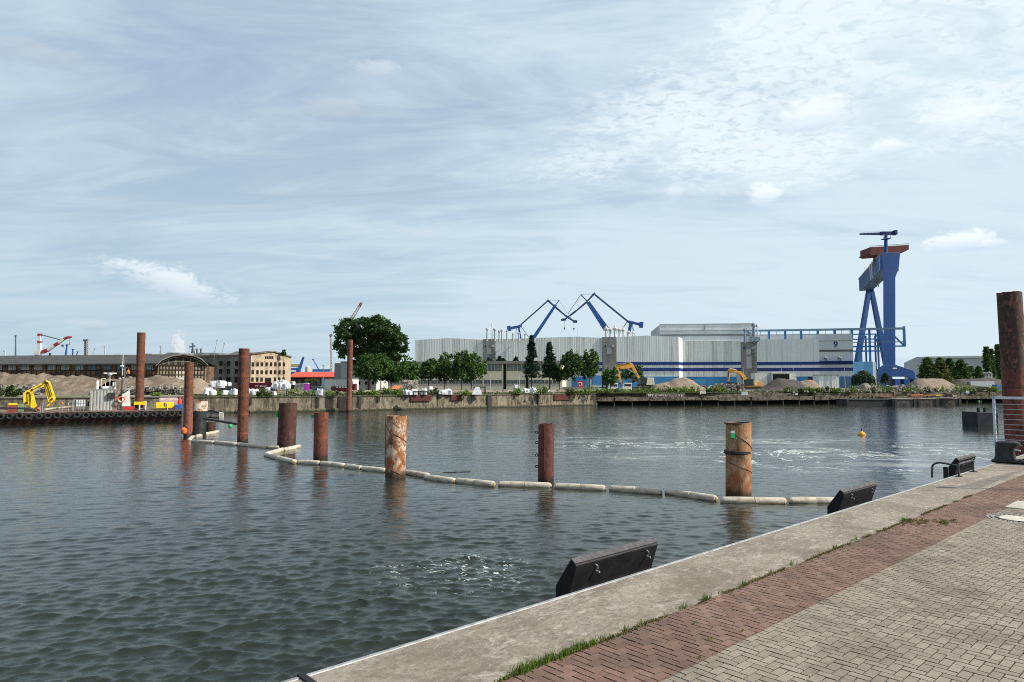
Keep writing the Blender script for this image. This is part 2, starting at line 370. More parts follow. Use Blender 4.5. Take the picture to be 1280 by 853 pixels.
# bricks in 90 degree herringbone
def brick_mat(name, ca, cb, cc, stain):
    m = bpy.data.materials.new(name); m.use_nodes = True; k = NT(m.node_tree); b = k.n['Principled BSDF']
    v = k.new('ShaderNodeTexCoord').outputs['Object']
    at = k.new('ShaderNodeAttribute', attribute_name='tone').outputs['Fac']
    c = k.mix(at, ca, cb)
    c = k.mix(k.math('MULTIPLY', k.ss(k.noise(v, 90, 5, .8), .42, .64), .5), c, cc)
    c = k.mix(k.math('MULTIPLY', k.ss(k.noise(v, .45, 7, .72, .8), .47, .62), .62), c, stain)
    c = k.mix(k.math('MULTIPLY', k.ss(k.noise(v, 2.3, 6, .75, 1.0), .56, .66), .45), c, stain)
    c = k.mix(k.math('MULTIPLY', k.ss(k.noise(v, 5.5, 6, .8, .5), .66, .74), .5), c, (.5, .47, .43))
    k.link(c, b.inputs['Base Color']); b.inputs['Roughness'].default_value = .88; b.inputs['Specular IOR Level'].default_value = .2
    bn = k.new('ShaderNodeBump'); bn.inputs['Strength'].default_value = .5; bn.inputs['Distance'].default_value = .004
    k.link(k.noise(v, 120, 5, .8), bn.inputs['Height']); k.link(bn.outputs[0], b.inputs['Normal'])
    return m
brick_red = brick_mat('red_brick_paving', (.165, .098, .078), (.235, .148, .118), (.085, .052, .043), (.09, .062, .05))
brick_grey = brick_mat('grey_brick_paving', (.225, .19, .153), (.305, .262, .214), (.125, .102, .082), (.125, .102, .08))
MH = G(1272, 648.5, QUAY); MHs = MH.dot(U); MHt = MH.dot(NV) - D0; MHR = .42
def paving(name, s0, s1, t0, t1, m, seed):
    r = np.random.RandomState(seed); u = .1115; L, Wd = 2, 1; V = []; Fc = []; T = []
    g = .0045; ch = .005
    def brick(x0, x1, y0, y1):
        x0, x1, y0, y1 = x0 * u, x1 * u, y0 * u, y1 * u
        y0c, y1c = max(y0, t0), min(y1, t1); 
        if y1c - y0c < .02: return
        y0, y1 = y0c, y1c
        cx, cy = (x0 + x1) / 2, (y0 + y1) / 2
        if math.hypot(cx - MHs, cy - MHt) < MHR + .16: return
        h = r.normal(0, .0014); tx, ty = r.normal(0, .010, 2); bs = len(V)
        x0 += g; x1 -= g; y0 += g; y1 -= g
        for (a, bb, dz) in ((x0, y0, -.03), (x1, y0, -.03), (x1, y1, -.03), (x0, y1, -.03), (x0 + ch, y0 + ch, 0), (x1 - ch, y0 + ch, 0), (x1 - ch, y1 - ch, 0), (x0 + ch, y1 - ch, 0)):
            V.append((a, bb, (h + tx * (a - cx) + ty * (bb - cy) if dz == 0 else dz)))
        for f in ((4, 5, 6, 7), (0, 1, 5, 4), (1, 2, 6, 5), (2, 3, 7, 6), (3, 0, 4, 7)): Fc.append(tuple(bs + i for i in f))
        T.extend([float(np.clip(r.normal(.5, .3), 0, 1))] * 8)
    i0, i1 = int(s0 / u), int(s1 / u); j0, j1 = int(t0 / u) - 3, int(t1 / u) + 3
    for j in range(j0, j1):
        # bricks whose row index is j: H at (j+4k, j), V at (j+2+4k, j-1)
        k0 = (i0 - j) // 4 - 1; k1 = (i1 - j) // 4 + 1
        for kk in range(k0, k1):
            x = j + 4 * kk
            brick(x, x + 2, j, j + 1); brick(x + 2, x + 3, j - 1, j + 1)
    me = bpy.data.meshes.new(name); me.from_pydata(V, [], Fc); me.materials.append(m)
    a = me.attributes.new('tone', 'FLOAT', 'POINT'); a.data.foreach_set('value', T)
    o = bpy.data.objects.new(name, me); COL.objects.link(o); o.location = Q(0, 0); o.rotation_euler = (0, 0, QROT); return struct(o)
paving('red_paving_band', -8, 46, -W2, -W1 - .012, brick_red, 3)
paving('grey_paving', -3, 34, -W2 - 9, -W2, brick_grey, 4)
mb = MB(); mb.box(S0, S1, -60, -W1, -3, -.0085)
q = mb.build('ground_near', mat('joint_sand', (.045, .037, .029), (.085, .072, .057), 6, .95, bump=.3, bscale=60)); q.location = Q(0, 0); q.rotation_euler = (0, 0, QROT); struct(q)

# manhole with its ring of setts
t = thing('manhole_cover', 'round pale concrete manhole cover ringed by small stone setts in the grey paving', 'manhole cover', Q(MHs, MHt), QROT)
MB().lathe([(MHR - .07, -.03), (MHR - .07, .004), (MHR - .085, .010), (0.001, .010)], k=40).build('cover', mat('manhole_concrete', (.55, .50, .42), (.42, .38, .32), 6, .85), t)
MB().lathe([(MHR - .062, -.03), (MHR - .062, .008), (MHR - .02, .008), (MHR - .02, -.03)], k=40, cap=False).build('rim', mat('cast_iron', (.06, .055, .05), (.10, .09, .08), 8, .6), t)
mb = MB(); r_ = random.Random(5)
for ring in range(2):
    R = MHR + .045 + ring * .095; cnt = int(2 * math.pi * R / .10)
    for i in range(cnt):
        a = 2 * math.pi * i / cnt + ring * .03; cx, cy = R * math.cos(a), R * math.sin(a); h = r_.uniform(-.004, .008)
        e = .037
        ax, ay = math.cos(a), math.sin(a)
        pts = [(cx + ax * p * e * 1.05 - ay * q_ * e * 1.15, cy + ay * p * e * 1.05 + ax * q_ * e * 1.15) for p, q_ in ((-1, -1), (1, -1), (1, 1), (-1, 1))]
        top = [(cx + (x - cx) * .75, cy + (y - cy) * .75, h) for x, y in pts]
        mb.add([(x, y, -.03) for x, y in pts] + top, [(4, 5, 6, 7), (0, 1, 5, 4), (1, 2, 6, 5), (2, 3, 7, 6), (3, 0, 4, 7)])
mb.build('sett_ring', mat('sett_stone', (.22, .21, .19), (.33, .31, .28), 9, .85), t)
# pale slab patch beside it
pS = G(1279, 634, QUAY)
mb = MB(); mb.box(-.55, .75, -.9, .30, .0, .012)
o = mb.build('paving_slab', mat('slab_concrete', (.42, .39, .34), (.34, .32, .28), 4, .9), bevel=.004, loc=Q(pS.dot(U) + .2, pS.dot(NV) - D0)); o.rotation_euler = (0, 0, QROT)
setp(o, 'pale square concrete slab let into the grey paving beyond the manhole', 'paving slab')
# black strip across the coping at the lower left
s_ = qs(380, 848)
o = MB().box(-.035, .035, -W1 * .52, .01, .004, .022).build('expansion_strip', blackrub, loc=Q(s_, 0)); o.rotation_euler = (0, 0, QROT)
setp(o, 'narrow black rubber strip lying across the concrete coping at its near end', 'rubber strip')

# grass and weeds in the joint between coping and paving
def blades(name, pts, hmin, hmax, m, label, cat, seed=1, wid=.006, lean=.5, per=(10, 18), spread=.03):
    r = random.Random(seed); V = []; Fc = []; T = []
    for (s, t, dens, hs) in pts:
        for _ in range(int(r.randint(*per) * dens)):
            bs, bt = s + r.gauss(0, spread * 1.3), t + r.gauss(0, spread * .5)
            h = r.uniform(hmin, hmax) * hs; a = r.uniform(0, 6.28); lx, ly = math.cos(a) * h * lean * r.random(), math.sin(a) * h * lean * r.random()
            wa = r.uniform(0, 6.28); wx, wy = math.cos(wa) * wid, math.sin(wa) * wid; b0 = len(V); tn = r.random()
            V.extend([(bs - wx, bt - wy, -.01), (bs + wx, bt + wy, -.01), (bs + lx * .4 - wx * .8, bt + ly * .4 - wy * .8, h * .55), (bs + lx * .4 + wx * .8, bt + ly * .4 + wy * .8, h * .55), (bs + lx, bt + ly, h)])
            Fc.extend([(b0, b0 + 1, b0 + 3, b0 + 2), (b0 + 2, b0 + 3, b0 + 4)]); T.extend([tn] * 5)
    me = bpy.data.meshes.new(name); me.from_pydata(V, [], Fc); me.materials.append(m)
    a = me.attributes.new('tone', 'FLOAT', 'POINT'); a.data.foreach_set('value', T)
    o = bpy.data.objects.new(name, me); COL.objects.link(o); o.location = Q(0, 0); o.rotation_euler = (0, 0, QROT)
    return setp(o, label, cat, None, 'stuff')
grassM = leaf_mat('weed_green', (.05, .10, .012), (.15, .22, .03))
grassB = leaf_mat('dry_weed', (.09, .07, .025), (.17, .16, .05))
r = random.Random(3); pts = []
sN = qs(621, 850)
def sx(px):   # s on joint line for picture x
    y = 853 - .395 * (px - 620); return qs(px, y)
for px in np.arange(620, 760, 1.2):
    pts.append((sx(px), -W1 + r.gauss(0, .02), (.25 + .8 * (640 < px < 740)) * (1.0 if math.sin(px * .35) > -.4 else .25), (.55 + .5 * (640 < px < 745)) * r.uniform(.4, 1.0)))
for px in (782, 800, 852, 858, 878, 882, 885, 930, 1042, 1047, 1066, 1070, 962, 990, 1128, 1133): pts.append((sx(px), -W1 + .01, 1.0, .8))
blades('joint_grass', pts, .04, .14, grassM, 'green grass growing in the joint between coping and red paving', 'grass', 2, wid=.0045)
pts2 = []
for s in np.arange(sN - .3, sN + 17, .07):
    q_ = math.sin(s * 2.1) + math.sin(s * 5.3 + 1) * .6
    if q_ > -.5: pts2.append((s, -W1 - .02 + r.gauss(0, .012), .9, r.uniform(.3, .7)))
for i in range(46):   # weed patch on the red band
    p = G(r.uniform(1128, 1196), r.uniform(650, 657), QUAY); pts2.append((p.dot(U), p.dot(NV) - D0, 1, .45))
for i in range(26):
    p = G(r.uniform(660, 1060), 0, QUAY) if False else None
blades('joint_moss', pts2, .02, .075, grassB, 'low brown and yellow moss and weeds along the coping joint', 'moss', 4, wid=.007, lean=1.2, per=(16, 26), spread=.035)
pts3 = []
for (px, py) in ((1130, 650), (1140, 652), (1152, 651), (1183, 655), (1176, 654), (886, 800), (928, 789), (918, 763), (868, 779), (877, 822), (945, 763)):
    p = G(px, py, QUAY); pts3.append((p.dot(U), p.dot(NV) - D0, .5 if py > 700 else 1.6, .4 if py > 700 else .8))
blades('paving_weeds', pts3, .03, .09, grassM, 'small green weeds sprouting between the red paving bricks', 'weeds', 6, wid=.008, lean=1.0)

# ------------------------------------------------------------------ water
def wave_water():
    fine = .0030
    azs = list(np.arange(math.radians(-46), math.radians(50), fine))
    coarse_l = list(np.arange(math.radians(-180), math.radians(-46) - .02, .06)); coarse_r = list(np.arange(math.radians(50) + .02, math.radians(180), .06))
    A = np.array(coarse_l + azs + coarse_r); rs = [6.9]
    while rs[-1] < 215: rs.append(rs[-1] * 1.0032)
    while rs[-1] < 9000: rs.append(rs[-1] * 1.12)
    Rr = np.array(rs); AA, RR = np.meshgrid(A, Rr); X = RR * np.sin(AA); Y = RR * np.cos(AA); Z = np.zeros_like(X); DX = np.zeros_like(X); DY = np.zeros_like(X)
    sp = np.maximum(RR * fine, 0); rstep = np.gradient(Rr)[:, None] * np.ones_like(X); sp = np.maximum(sp, rstep)
    sp = np.where((AA < math.radians(-46)) | (AA > math.radians(49.9)), 1e3, sp)
    rg = np.random.RandomState(5)
    wind = math.radians(96)
    for lam in np.geomspace(.14, 2.0, 150):
        th = wind + rg.normal(0, .40) + (.5 if rg.rand() < .2 else 0); kx, ky = 2 * math.pi / lam * math.cos(th), 2 * math.pi / lam * math.sin(th)
        amp = (.0046 * lam ** .75 if lam < .42 else .0024 * (.42 / lam) ** .5) * rg.uniform(.5, 1.5); ph = rg.uniform(0, 6.28)
        gate = np.clip((lam / sp - 2.5) / 2.5, 0, 1)
        s = np.sin(kx * X + ky * Y + ph)
        Z += amp * gate * s; cc_ = np.cos(kx * X + ky * Y + ph) * amp * gate * 1.15; kk = math.hypot(kx, ky); DX += kx / kk * cc_; DY += ky / kk * cc_
    # gusty patches
    pat = .78 + .30 * np.sin(X * .17 + 1.3 + .8 * np.sin(Y * .11)) * np.sin(Y * .13 + .5 * np.sin(X * .09))
    near = 1.3 - .55 * np.clip((RR - 14) / 30, 0, 1)
    pat = pat * near; Z *= pat; X = X + DX * pat; Y = Y + DY * pat
    me = bpy.data.meshes.new('water'); nr, na = X.shape
    co = np.stack([X, Y, Z], -1).reshape(-1, 3).astype(np.float32)
    idx = np.arange(nr * na).reshape(nr, na); q = np.stack([idx[:-1, :-1], idx[:-1, 1:], idx[1:, 1:], idx[1:, :-1]], -1).reshape(-1, 4)
    me.vertices.add(len(co)); me.vertices.foreach_set('co', co.ravel()); me.loops.add(q.size); me.loops.foreach_set('vertex_index', q.ravel().astype(np.int32))
    me.polygons.add(len(q)); me.polygons.foreach_set('loop_start', np.arange(0, q.size, 4, dtype=np.int32)); me.polygons.foreach_set('loop_total', np.full(len(q), 4, dtype=np.int32))
    me.update(); me.validate(); me.shade_smooth()
    o = bpy.data.objects.new('water', me); COL.objects.link(o)
    m = bpy.data.materials.new('harbour_water'); m.use_nodes = True; k = NT(m.node_tree); b = k.n['Principled BSDF']
    pos = k.new('ShaderNodeNewGeometry').outputs['Position']
    b.inputs['Base Color'].default_value = (.017, .022, .017, 1); b.inputs['Roughness'].default_value = .03; b.inputs['IOR'].default_value = 1.33
    P3 = k.xyz(pos); dist = k.vmath('LENGTH', pos)
    far = k.ss(dist, 25, 110)
    h1 = k.noise(k.mapping(pos, (1, 2.0, 1), (0, 0, .12)), 3.8, 5, .62, .5)
    h2 = k.noise(k.mapping(pos, (.45, 1.25, 1), (0, 0, -.06)), .9, 5, .6, .5)
    h3 = k.noise(k.mapping(pos, (1, 1.6, 1), (0, 0, .3)), 8, 5, .68, .4)
    hh = k.math('ADD', k.math('MULTIPLY', h1, .011), k.math('MULTIPLY', k.math('MULTIPLY', h2, far), .075))
    hh = k.math('ADD', hh, k.math('MULTIPLY', k.math('MULTIPLY', h3, k.ss(dist, 45, 10)), .007))
    # smooth water by the far bank and to the right (lee)
    lee = k.ss(k.math('ADD', P3[0], k.math('MULTIPLY', P3[1], .25)), 25, 75)
    calm = k.math('SUBTRACT', 1.0, k.math('MULTIPLY', lee, .45))
    bn = k.new('ShaderNodeBump'); k.link(calm, bn.inputs['Strength']); bn.inputs['Distance'].default_value = 1.0
    k.link(hh, bn.inputs['Height']); k.link(bn.outputs[0], b.inputs['Normal'])
    # foam: thin curved streaks in the middle of the basin
    fx = k.mapping(pos, (1, .55, 1), (0, 0, -.15))
    f1 = k.noise(fx, .22, 6, .62, 1.6); streak = k.ss(k.math('ABSOLUTE', k.math('SUBTRACT', f1, .5)), .012, .003)
    f2 = k.noise(pos, 3.2, 5, .75); f3 = k.noise(pos, .16, 3, .5)
    # basin zone (foam drifts there)
    gx = k.math('DIVIDE', k.math('SUBTRACT', P3[0], 21), 24.0); gy = k.math('DIVIDE', k.math('SUBTRACT', k.math('SUBTRACT', P3[1], 50), k.math('MULTIPLY', k.math('SUBTRACT', P3[0], 21), -.25)), 17.0)
    zone = k.ss(k.math('SQRT', k.math('ADD', k.math('MULTIPLY', gx, gx), k.math('MULTIPLY', gy, gy))), 1.0, .45)
    foam = k.math('MULTIPLY', k.math('MULTIPLY', streak, zone), k.math('MULTIPLY', k.ss(f3, .42, .52), k.ss(f2, .34, .52)))
    # flecks near the mooring piles
    c2 = G(580, 712, 0)
    g2 = k.math('ADD', k.math('DIVIDE', k.vmath('DISTANCE', pos, tuple(c2)), 3.0), k.math('MULTIPLY', k.math('SUBTRACT', k.noise(pos, .8, 4, .6), .45), 1.6))
    fl = k.math('MULTIPLY', k.ss(g2, 1.0, .2), k.ss(k.noise(k.mapping(pos, (1, 1.6, 1)), 3.6, 6, .75, .8), .57, .62))
    c4 = G(700, 600, 0)
    g4 = k.math('ADD', k.math('DIVIDE', k.vmath('DISTANCE', pos, tuple(c4)), 8), k.math('MULTIPLY', k.math('SUBTRACT', k.noise(pos, .3, 4, .6), .5), 1.2))
    fl2 = k.math('MULTIPLY', k.ss(g4, 1.0, .3), k.ss(k.noise(k.mapping(pos, (1, 1.8, 1)), 2.6, 5, .75, .6), .64, .70))
    foam = k.math('MAXIMUM', k.math('MULTIPLY', foam, .85), k.math('MULTIPLY', k.math('MAXIMUM', fl, fl2), .85))
    # milky aerated water tint in the same zone
    tint = k.math('MULTIPLY', zone, k.math('MULTIPLY', k.ss(k.noise(k.mapping(pos, (.3, 1, 1)), .35, 4, .6, .5), .48, .66), .22))
    df = k.new('ShaderNodeBsdfDiffuse'); df.inputs[0].default_value = (.62, .66, .64, 1)
    mx = k.new('ShaderNodeMixShader'); k.link(k.math('MAXIMUM', foam, tint), mx.inputs[0])
    k.link(b.outputs[0], mx.inputs[1]); k.link(df.outputs[0], mx.inputs[2]); k.link(mx.outputs[0], k.n['Material Output'].inputs[0])
    me.materials.append(m); return struct(o)
wave_water()

# ------------------------------------------------------------------ far bank: land sheet and its quay wall
wall_pts = [G(-400, 524, 0), G(60, 519.5, 0), G(280, 516.8, 0), G(440, 514.2, 0), G(610, 510.3, 0), G(746, 507, 0)]
wall_pts = [Vector((p.x, p.y, 0)) for p in wall_pts]
apron_pts = [Vector((wall_pts[-1].x, wall_pts[-1].y, 0)), Vector((*G(1000, 505.2, 0).xy, 0)), Vector((*G(1210, 503.6, 0).xy, 0)), Vector((*G(1700, 501.5, 0).xy, 0))]
landM = mat('waste_ground', (.13, .115, .075), (.075, .095, .03), .12, .95, c3=(.22, .19, .15), s3=.05, lo3=.45, hi3=.62, coord='Position', bump=.6, bscale=1.5, bdist=.1)
front = [Vector((-6000, wall_pts[0].y, 0))] + wall_pts + [p + Vector((0, 2.2, 0)) for p in apron_pts[1:]] + [Vector((6000, apron_pts[-1].y, 0))]
V = []; Fc = []
for p in front:
    V += [(p.x, p.y + .35, LAND), (p.x * 1.0, 9000, LAND)]
for i in range(len(front) - 1): Fc.append((2 * i, 2 * i + 2, 2 * i + 3, 2 * i + 1))
me = bpy.data.meshes.new('ground_far'); me.from_pydata(V, [], Fc); me.materials.append(landM)
o = bpy.data.objects.new('ground_far', me); COL.objects.link(o); struct(o)

wm = bpy.data.materials.new('old_quay_concrete'); wm.use_nodes = True; k = NT(wm.node_tree); b = k.n['Principled BSDF']
v = k.new('ShaderNodeNewGeometry').outputs['Position']; z = k.xyz(v)[2]
c = k.mix(k.ss(k.noise(k.mapping(v, (1, 1, .6)), .6, 7, .7, .5), .4, .62), (.15, .125, .085), (.25, .215, .155))
c = k.mix(k.math('MULTIPLY', k.ss(k.noise(k.mapping(v, (1, 1, .3)), 1.6, 7, .75), .46, .60), .85), c, (.048, .04, .028))
c = k.mix(k.math('MULTIPLY', k.ss(k.noise(v, .8, 6, .7), .6, .68), .7), c, (.42, .39, .33))
c = k.mix(k.ss(k.math('ADD', z, k.math('MULTIPLY', k.noise(v, 2, 4), .5)), .75, .35), c, (.03, .032, .018))
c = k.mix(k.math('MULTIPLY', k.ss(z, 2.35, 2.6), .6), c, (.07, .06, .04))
k.link(c, b.inputs['Base Color']); b.inputs['Roughness'].default_value = .92
bn = k.new('ShaderNodeBump'); bn.inputs['Strength'].default_value = .8; bn.inputs['Distance'].default_value = .08
k.link(k.noise(v, 1.8, 7, .7), bn.inputs['Height']); k.link(bn.outputs[0], b.inputs['Normal'])
def along(pts):
    segs = []; tot = 0
    for i in range(len(pts) - 1):
        L = (pts[i + 1] - pts[i]).length; segs.append((tot, tot + L, pts[i], pts[i + 1])); tot += L
    return segs, tot
wall = thing('far_quay_wall', 'long weathered concrete quay wall along the far bank left of the sign', 'quay wall', tuple(wall_pts[0]))
mb = MB(wall.location); mf = MB(wall.location); rr = random.Random(9); mj = MB(wall.location)
for (a0, a1, p, q_) in along(wall_pts)[0]:
    dv = (q_ - p).normalized(); nn = Vector((dv.y, -dv.x, 0)); L = (q_ - p).length
    m_ = max(1, int(L / 5.2)); 
    for i in range(m_):
        A_ = p + dv * (L * i / m_ + .04); B_ = p + dv * (L * (i + 1) / m_ - .04); j = rr.uniform(-.05, .05)
        pa, pb = A_ + nn * j, B_ + nn * j
        mb.slab([pa + Vector((0, 0, .55)), pb + Vector((0, 0, .55)), pb + Vector((0, 0, LAND - .12)), pa + Vector((0, 0, LAND - .12))], -nn * .9)
        h_ = rr.uniform(-.03, .05)
        mf.slab([A_ + nn * .12 + Vector((0, 0, LAND - .118)), B_ + nn * .12 + Vector((0, 0, LAND - .118)), B_ + nn * .12 + Vector((0, 0, LAND + .02 + h_)), A_ + nn * .12 + Vector((0, 0, LAND + .02 + h_))], -nn * .7)
    mj.slab([p + nn * .18 + Vector((0, 0, -2)), q_ + nn * .18 + Vector((0, 0, -2)), q_ + nn * .18 + Vector((0, 0, .548)), p + nn * .18 + Vector((0, 0, .548))], -nn * 1.2)
mb.build('wall_panel', wm, wall); mf.build('wall_cap', wm, wall); mj.build('wall_foot', wm, wall)
# features on the wall
def wallpt(px, z, out=.1):
    r0 = P(px, 480, 100.0)
    for (a0, a1, p, q_) in along(wall_pts)[0]:
        dv = q_ - p; det = r0.x * (-dv.y) + r0.y * dv.x
        t_ = (p.x * (-dv.y) + p.y * dv.x) / det; X, Y = t_ * r0.x, t_ * r0.y
        s_ = ((X - p.x) * dv.x + (Y - p.y) * dv.y) / dv.length_squared
        if -.001 <= s_ <= 1.001:
            dn = dv.normalized(); return Vector((X, Y, z)) + Vector((dn.y, -dn.x, 0)) * out, math.atan2(dn.y, dn.x)
    return Vector((r0.x, r0.y, z)), 0
rustred = mat('rust_red_plate', (.10, .022, .016), (.06, .02, .014), 1.2, .8)
for i, (a, b_, z0, z1) in enumerate(((512.8, 538, 1.62, 2.62), (563, 575, 1.6, 2.62), (692, 711.5, 1.35, 2.6))):
    pa, an = wallpt(a, 0, .30); pb, _ = wallpt(b_, 0, .30); Wd = (pb - pa).length
    o = MB().box(0, Wd, 0, .12, z0, z1).build('fender_plate', rustred, loc=(pa.x, pa.y, 0)); o.rotation_euler = (0, 0, an)
    setp(o, ['long dark red rusty plate bolted high on the far quay wall below white bags', 'short dark red rusty plate on the far quay wall', 'dark red rusty plate on the far quay wall left of the red sign'][i], 'fender plate', 'rusty plates on the far quay wall')
for i, (px, wd, hh, lab) in enumerate(((611, .9, 2.6, 'dark vertical timber fender post in the far quay wall joint'), (429, 1.3, 2.5, 'dark recess timber behind the tall pile on the far quay wall'),
                                   (398, .35, 1.9, 'narrow dark chain ladder on the far quay wall right of the squat brown piles'), (449.5, .5, 2.1, 'dark ladder slot in the far quay wall right of the tall pile'),
                                   (473, .45, 1.0, 'broken dark notch near the top of the far quay wall'), (672, .35, 2.2, 'thin dark ladder on the far quay wall left of the plate near the sign'), (313, .5, 1.3, 'small dark steel box on the far quay wall beside the banded pile'))):
    pa, an = wallpt(px, 0, .2)
    o = MB().box(-wd / 2, wd / 2, -.08, .12, LAND - .1 - hh, LAND - .1).build('wall_timber', dark, loc=(pa.x, pa.y, 0)); o.rotation_euler = (0, 0, an)
    setp(o, lab, 'timber fender', 'dark fittings on the far quay wall')

# low apron quay to the right
ap = thing('far_apron_quay', 'low broken concrete apron on dark piles along the far bank', 'quay apron', tuple(apron_pts[0]))
m1, m2, m3, m4 = MB(ap.location), MB(ap.location), MB(ap.location), MB(ap.location); rr = random.Random(4)
for (a0, a1, p, q_) in along(apron_pts)[0]:
    dv = (q_ - p).normalized(); nn = Vector((dv.y, -dv.x, 0)); L = (q_ - p).length; cnt = int(L / 4)
    for i in range(cnt):
        A_ = p + dv * (L * i / cnt + .03); B_ = p + dv * (L * (i + 1) / cnt - .03); j = rr.uniform(-.12, .12)
        zt = 1.85 + rr.uniform(-.12, .1)
        m1.slab([A_ + nn * j + Vector((0, 0, .95 + rr.uniform(-.1, .1))), B_ + nn * j + Vector((0, 0, .95 + rr.uniform(-.1, .1))), B_ + nn * j + Vector((0, 0, zt)), A_ + nn * j + Vector((0, 0, zt))], -nn * 2.3)
        zt = LAND + .04 + rr.uniform(-.25, .06); bk = -nn * (1.9 + rr.uniform(0, .3))
        m2.slab([A_ + bk + Vector((0, 0, 1.7)), B_ + bk + Vector((0, 0, 1.7)), B_ + bk + Vector((0, 0, zt)), A_ + bk + Vector((0, 0, zt))], -nn * 1.2)
        MB(ap.location).tube(A_ - nn * .5 + Vector((0, 0, -1)), A_ - nn * .5 + Vector((0, 0, .97)), .22, .22, 8).build('support_pile', dark, ap)
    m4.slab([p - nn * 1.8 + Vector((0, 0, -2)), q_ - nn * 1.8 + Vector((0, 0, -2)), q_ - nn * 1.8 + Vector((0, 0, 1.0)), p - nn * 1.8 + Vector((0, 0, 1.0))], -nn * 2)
ruinM = mat('ruined_concrete', (.10, .083, .06), (.18, .155, .12), .9, .95, c3=(.05, .042, .032), s3=1.6, lo3=.48, hi3=.6, coord='Position', bump=.9, bscale=3, bdist=.15)
m1.build('apron_beam', ruinM, ap); m2.build('parapet', ruinM, ap); m4.build('back_wall', mat('apron_back_dark', (.008, .008, .007), rough=.95), ap)  # back wall under the apron is coloured near black

# ================================================================== NEAR OBJECTS
# ------------------------------------------------------------------ steel piles standing in the basin
def pile(px_top, py_top, px_base, py_base, wpx, m, label, z0=-1.5, Y=None, seg=40, capm=None, group='steel mooring piles in the basin'):
    base = G(px_base, py_base, 0) if Y is None else Vector((P(px_base, 480, Y).x, Y, 0))
    top = P(px_top, py_top, base.y); R = wpx / F * base.y / 2
    t = thing('steel_pile', label, 'pile', tuple(base), 0, group)
    H = top.z; lx = top.x - base.x; k = seg; mb = MB(); n_ = 10
    rings = []
    rg = random.Random(int(px_top)); jag = [rg.uniform(-.02, .02) for _ in range(k)]
    for i in range(n_ + 1):
        z = z0 + (H - z0) * i / n_; ox = lx * z / H
        rings.append([(ox + R * math.cos(2 * math.pi * q / k), R * math.sin(2 * math.pi * q / k), z + (jag[q] if i == n_ else 0)) for q in range(k)])
    inner = [(lx + (R - .02) * math.cos(2 * math.pi * q / k), (R - .02) * math.sin(2 * math.pi * q / k), H + jag[q]) for q in range(k)]
    innerb = [(lx * .8 + (R - .02) * math.cos(2 * math.pi * q / k), (R - .02) * math.sin(2 * math.pi * q / k), H - .8) for q in range(k)]
    vs = [p for r_ in rings for p in r_] + inner + innerb; fs = []
    for i in range(n_ + 2):
        for q in range(k): fs.append((i * k + q, i * k + (q + 1) % k, (i + 1) * k + (q + 1) % k, (i + 1) * k + q))
    fs.append(tuple((n_ + 2) * k + q for q in range(k)))
    mb.add(vs, fs); o = mb.build('shaft', m, t, smooth=True)
    return t, R, H, lx
rA = rust_mat('rust_banded', (.115, .044, .026), (.135, .045, .026), (.06, .027, .018), 3, 3, 1.55, seam=(.42, .12, .05))
rB = rust_mat('rust_brown', (.085, .038, .026), (.075, .03, .023), (.05, .024, .017), 3, 2, 9, seam=(.15, .05, .03))
rC = rust_mat('rust_red', (.17, .055, .032), (.14, .045, .032), (.08, .026, .024), 1.5, 1.2, 2.8, seam=(.35, .08, .04))
rD = rust_mat('rust_orange_white', (.30, .12, .045), (.27, .09, .03), (.60, .50, .38), 1.8, 1.6, 9, seam=(.2, .09, .04), mottle=.9)
rE = rust_mat('rust_orange', (.34, .17, .075), (.25, .08, .028), (.46, .34, .22), 1.2, 1.2, 9, seam=(.2, .09, .04), mottle=.6)
rF = rust_mat('rust_pinkfoot', (.14, .052, .028), (.22, .085, .062), (.09, .036, .024), 3.3, .6, 2.3, seam=(.28, .09, .05))
rG = rust_mat('rust_dark_red', (.12, .043, .030), (.12, .038, .030), (.07, .025, .02), 2, 1.5, 6)
rH = rust_mat('rust_tall_right', (.065, .042, .034), (.20, .062, .042), (.10, .04, .03), 5.4, .55, 3.05, seam=(.05, .025, .02), mottle=.6)
blkP = rust_mat('black_coated', (.022, .024, .028), (.022, .024, .028), (.045, .047, .05), 3, 2, 9, seam=(.02, .02, .02), rough=.55)

t, R, H, lx = pile(236.5, 453.5, 235.0, 547, 10.3, rF, 'tall rust brown pile with pink foot beside the black pile')
mb = MB(); mb.box(-R - .14, -R + .02, -.25, .05, .3, H - 3.0); mb.build('rubbing_strip', mat('bleached_timber', (.45, .42, .38), (.3, .28, .25), 3, .8), t)
o = MB().lathe([(.02, -.28), (.2, -.22), (.27, -.02), (.24, .16), (.1, .27), (.05, .33)], k=16).build('marker_buoy', orangeM, smooth=True, loc=tuple(t.matrix_basis.translation + Vector((-R * .3, -R - .20, .62))))
setp(o, 'bright orange float hung low on the pile with pink foot', 'float')
for i in range(1): pass
t, R, H, lx = pile(249.5, 502, 247.2, 545, 18.5, blkP, 'thick black coated pile with whitish rusty top band')
MB().lathe([(R + .012, H - .88), (R + .012, H + .02), (R - .05, H + .02)], c=(lx, 0, 0), k=40, cap=False).build('top_band', mat('chipped_white', (.62, .58, .52), (.36, .16, .07), 2.2, .7, lo=.45, hi=.6), t, smooth=True)
mb = MB(); mb.tube((lx - R, 0, H + .03), (lx - R, 0, H + .85), .05); mb.tube((lx + R - .1, 0, H), (lx + R - .1, 0, H + .7), .05); mb.tube((lx - R, 0, H + .6), (lx + R, 0, H + .62), .035); mb.build('top_rail', dark, t)
t, R, H, lx = pile(263.5, 528, 263, 541.5, 11.5, rB, 'short brown pile under the dark plank right of the black pile')
pile(305.2, 436, 303.2, 554, 12.8, rA, 'tall slender pile with bright orange weld bands')
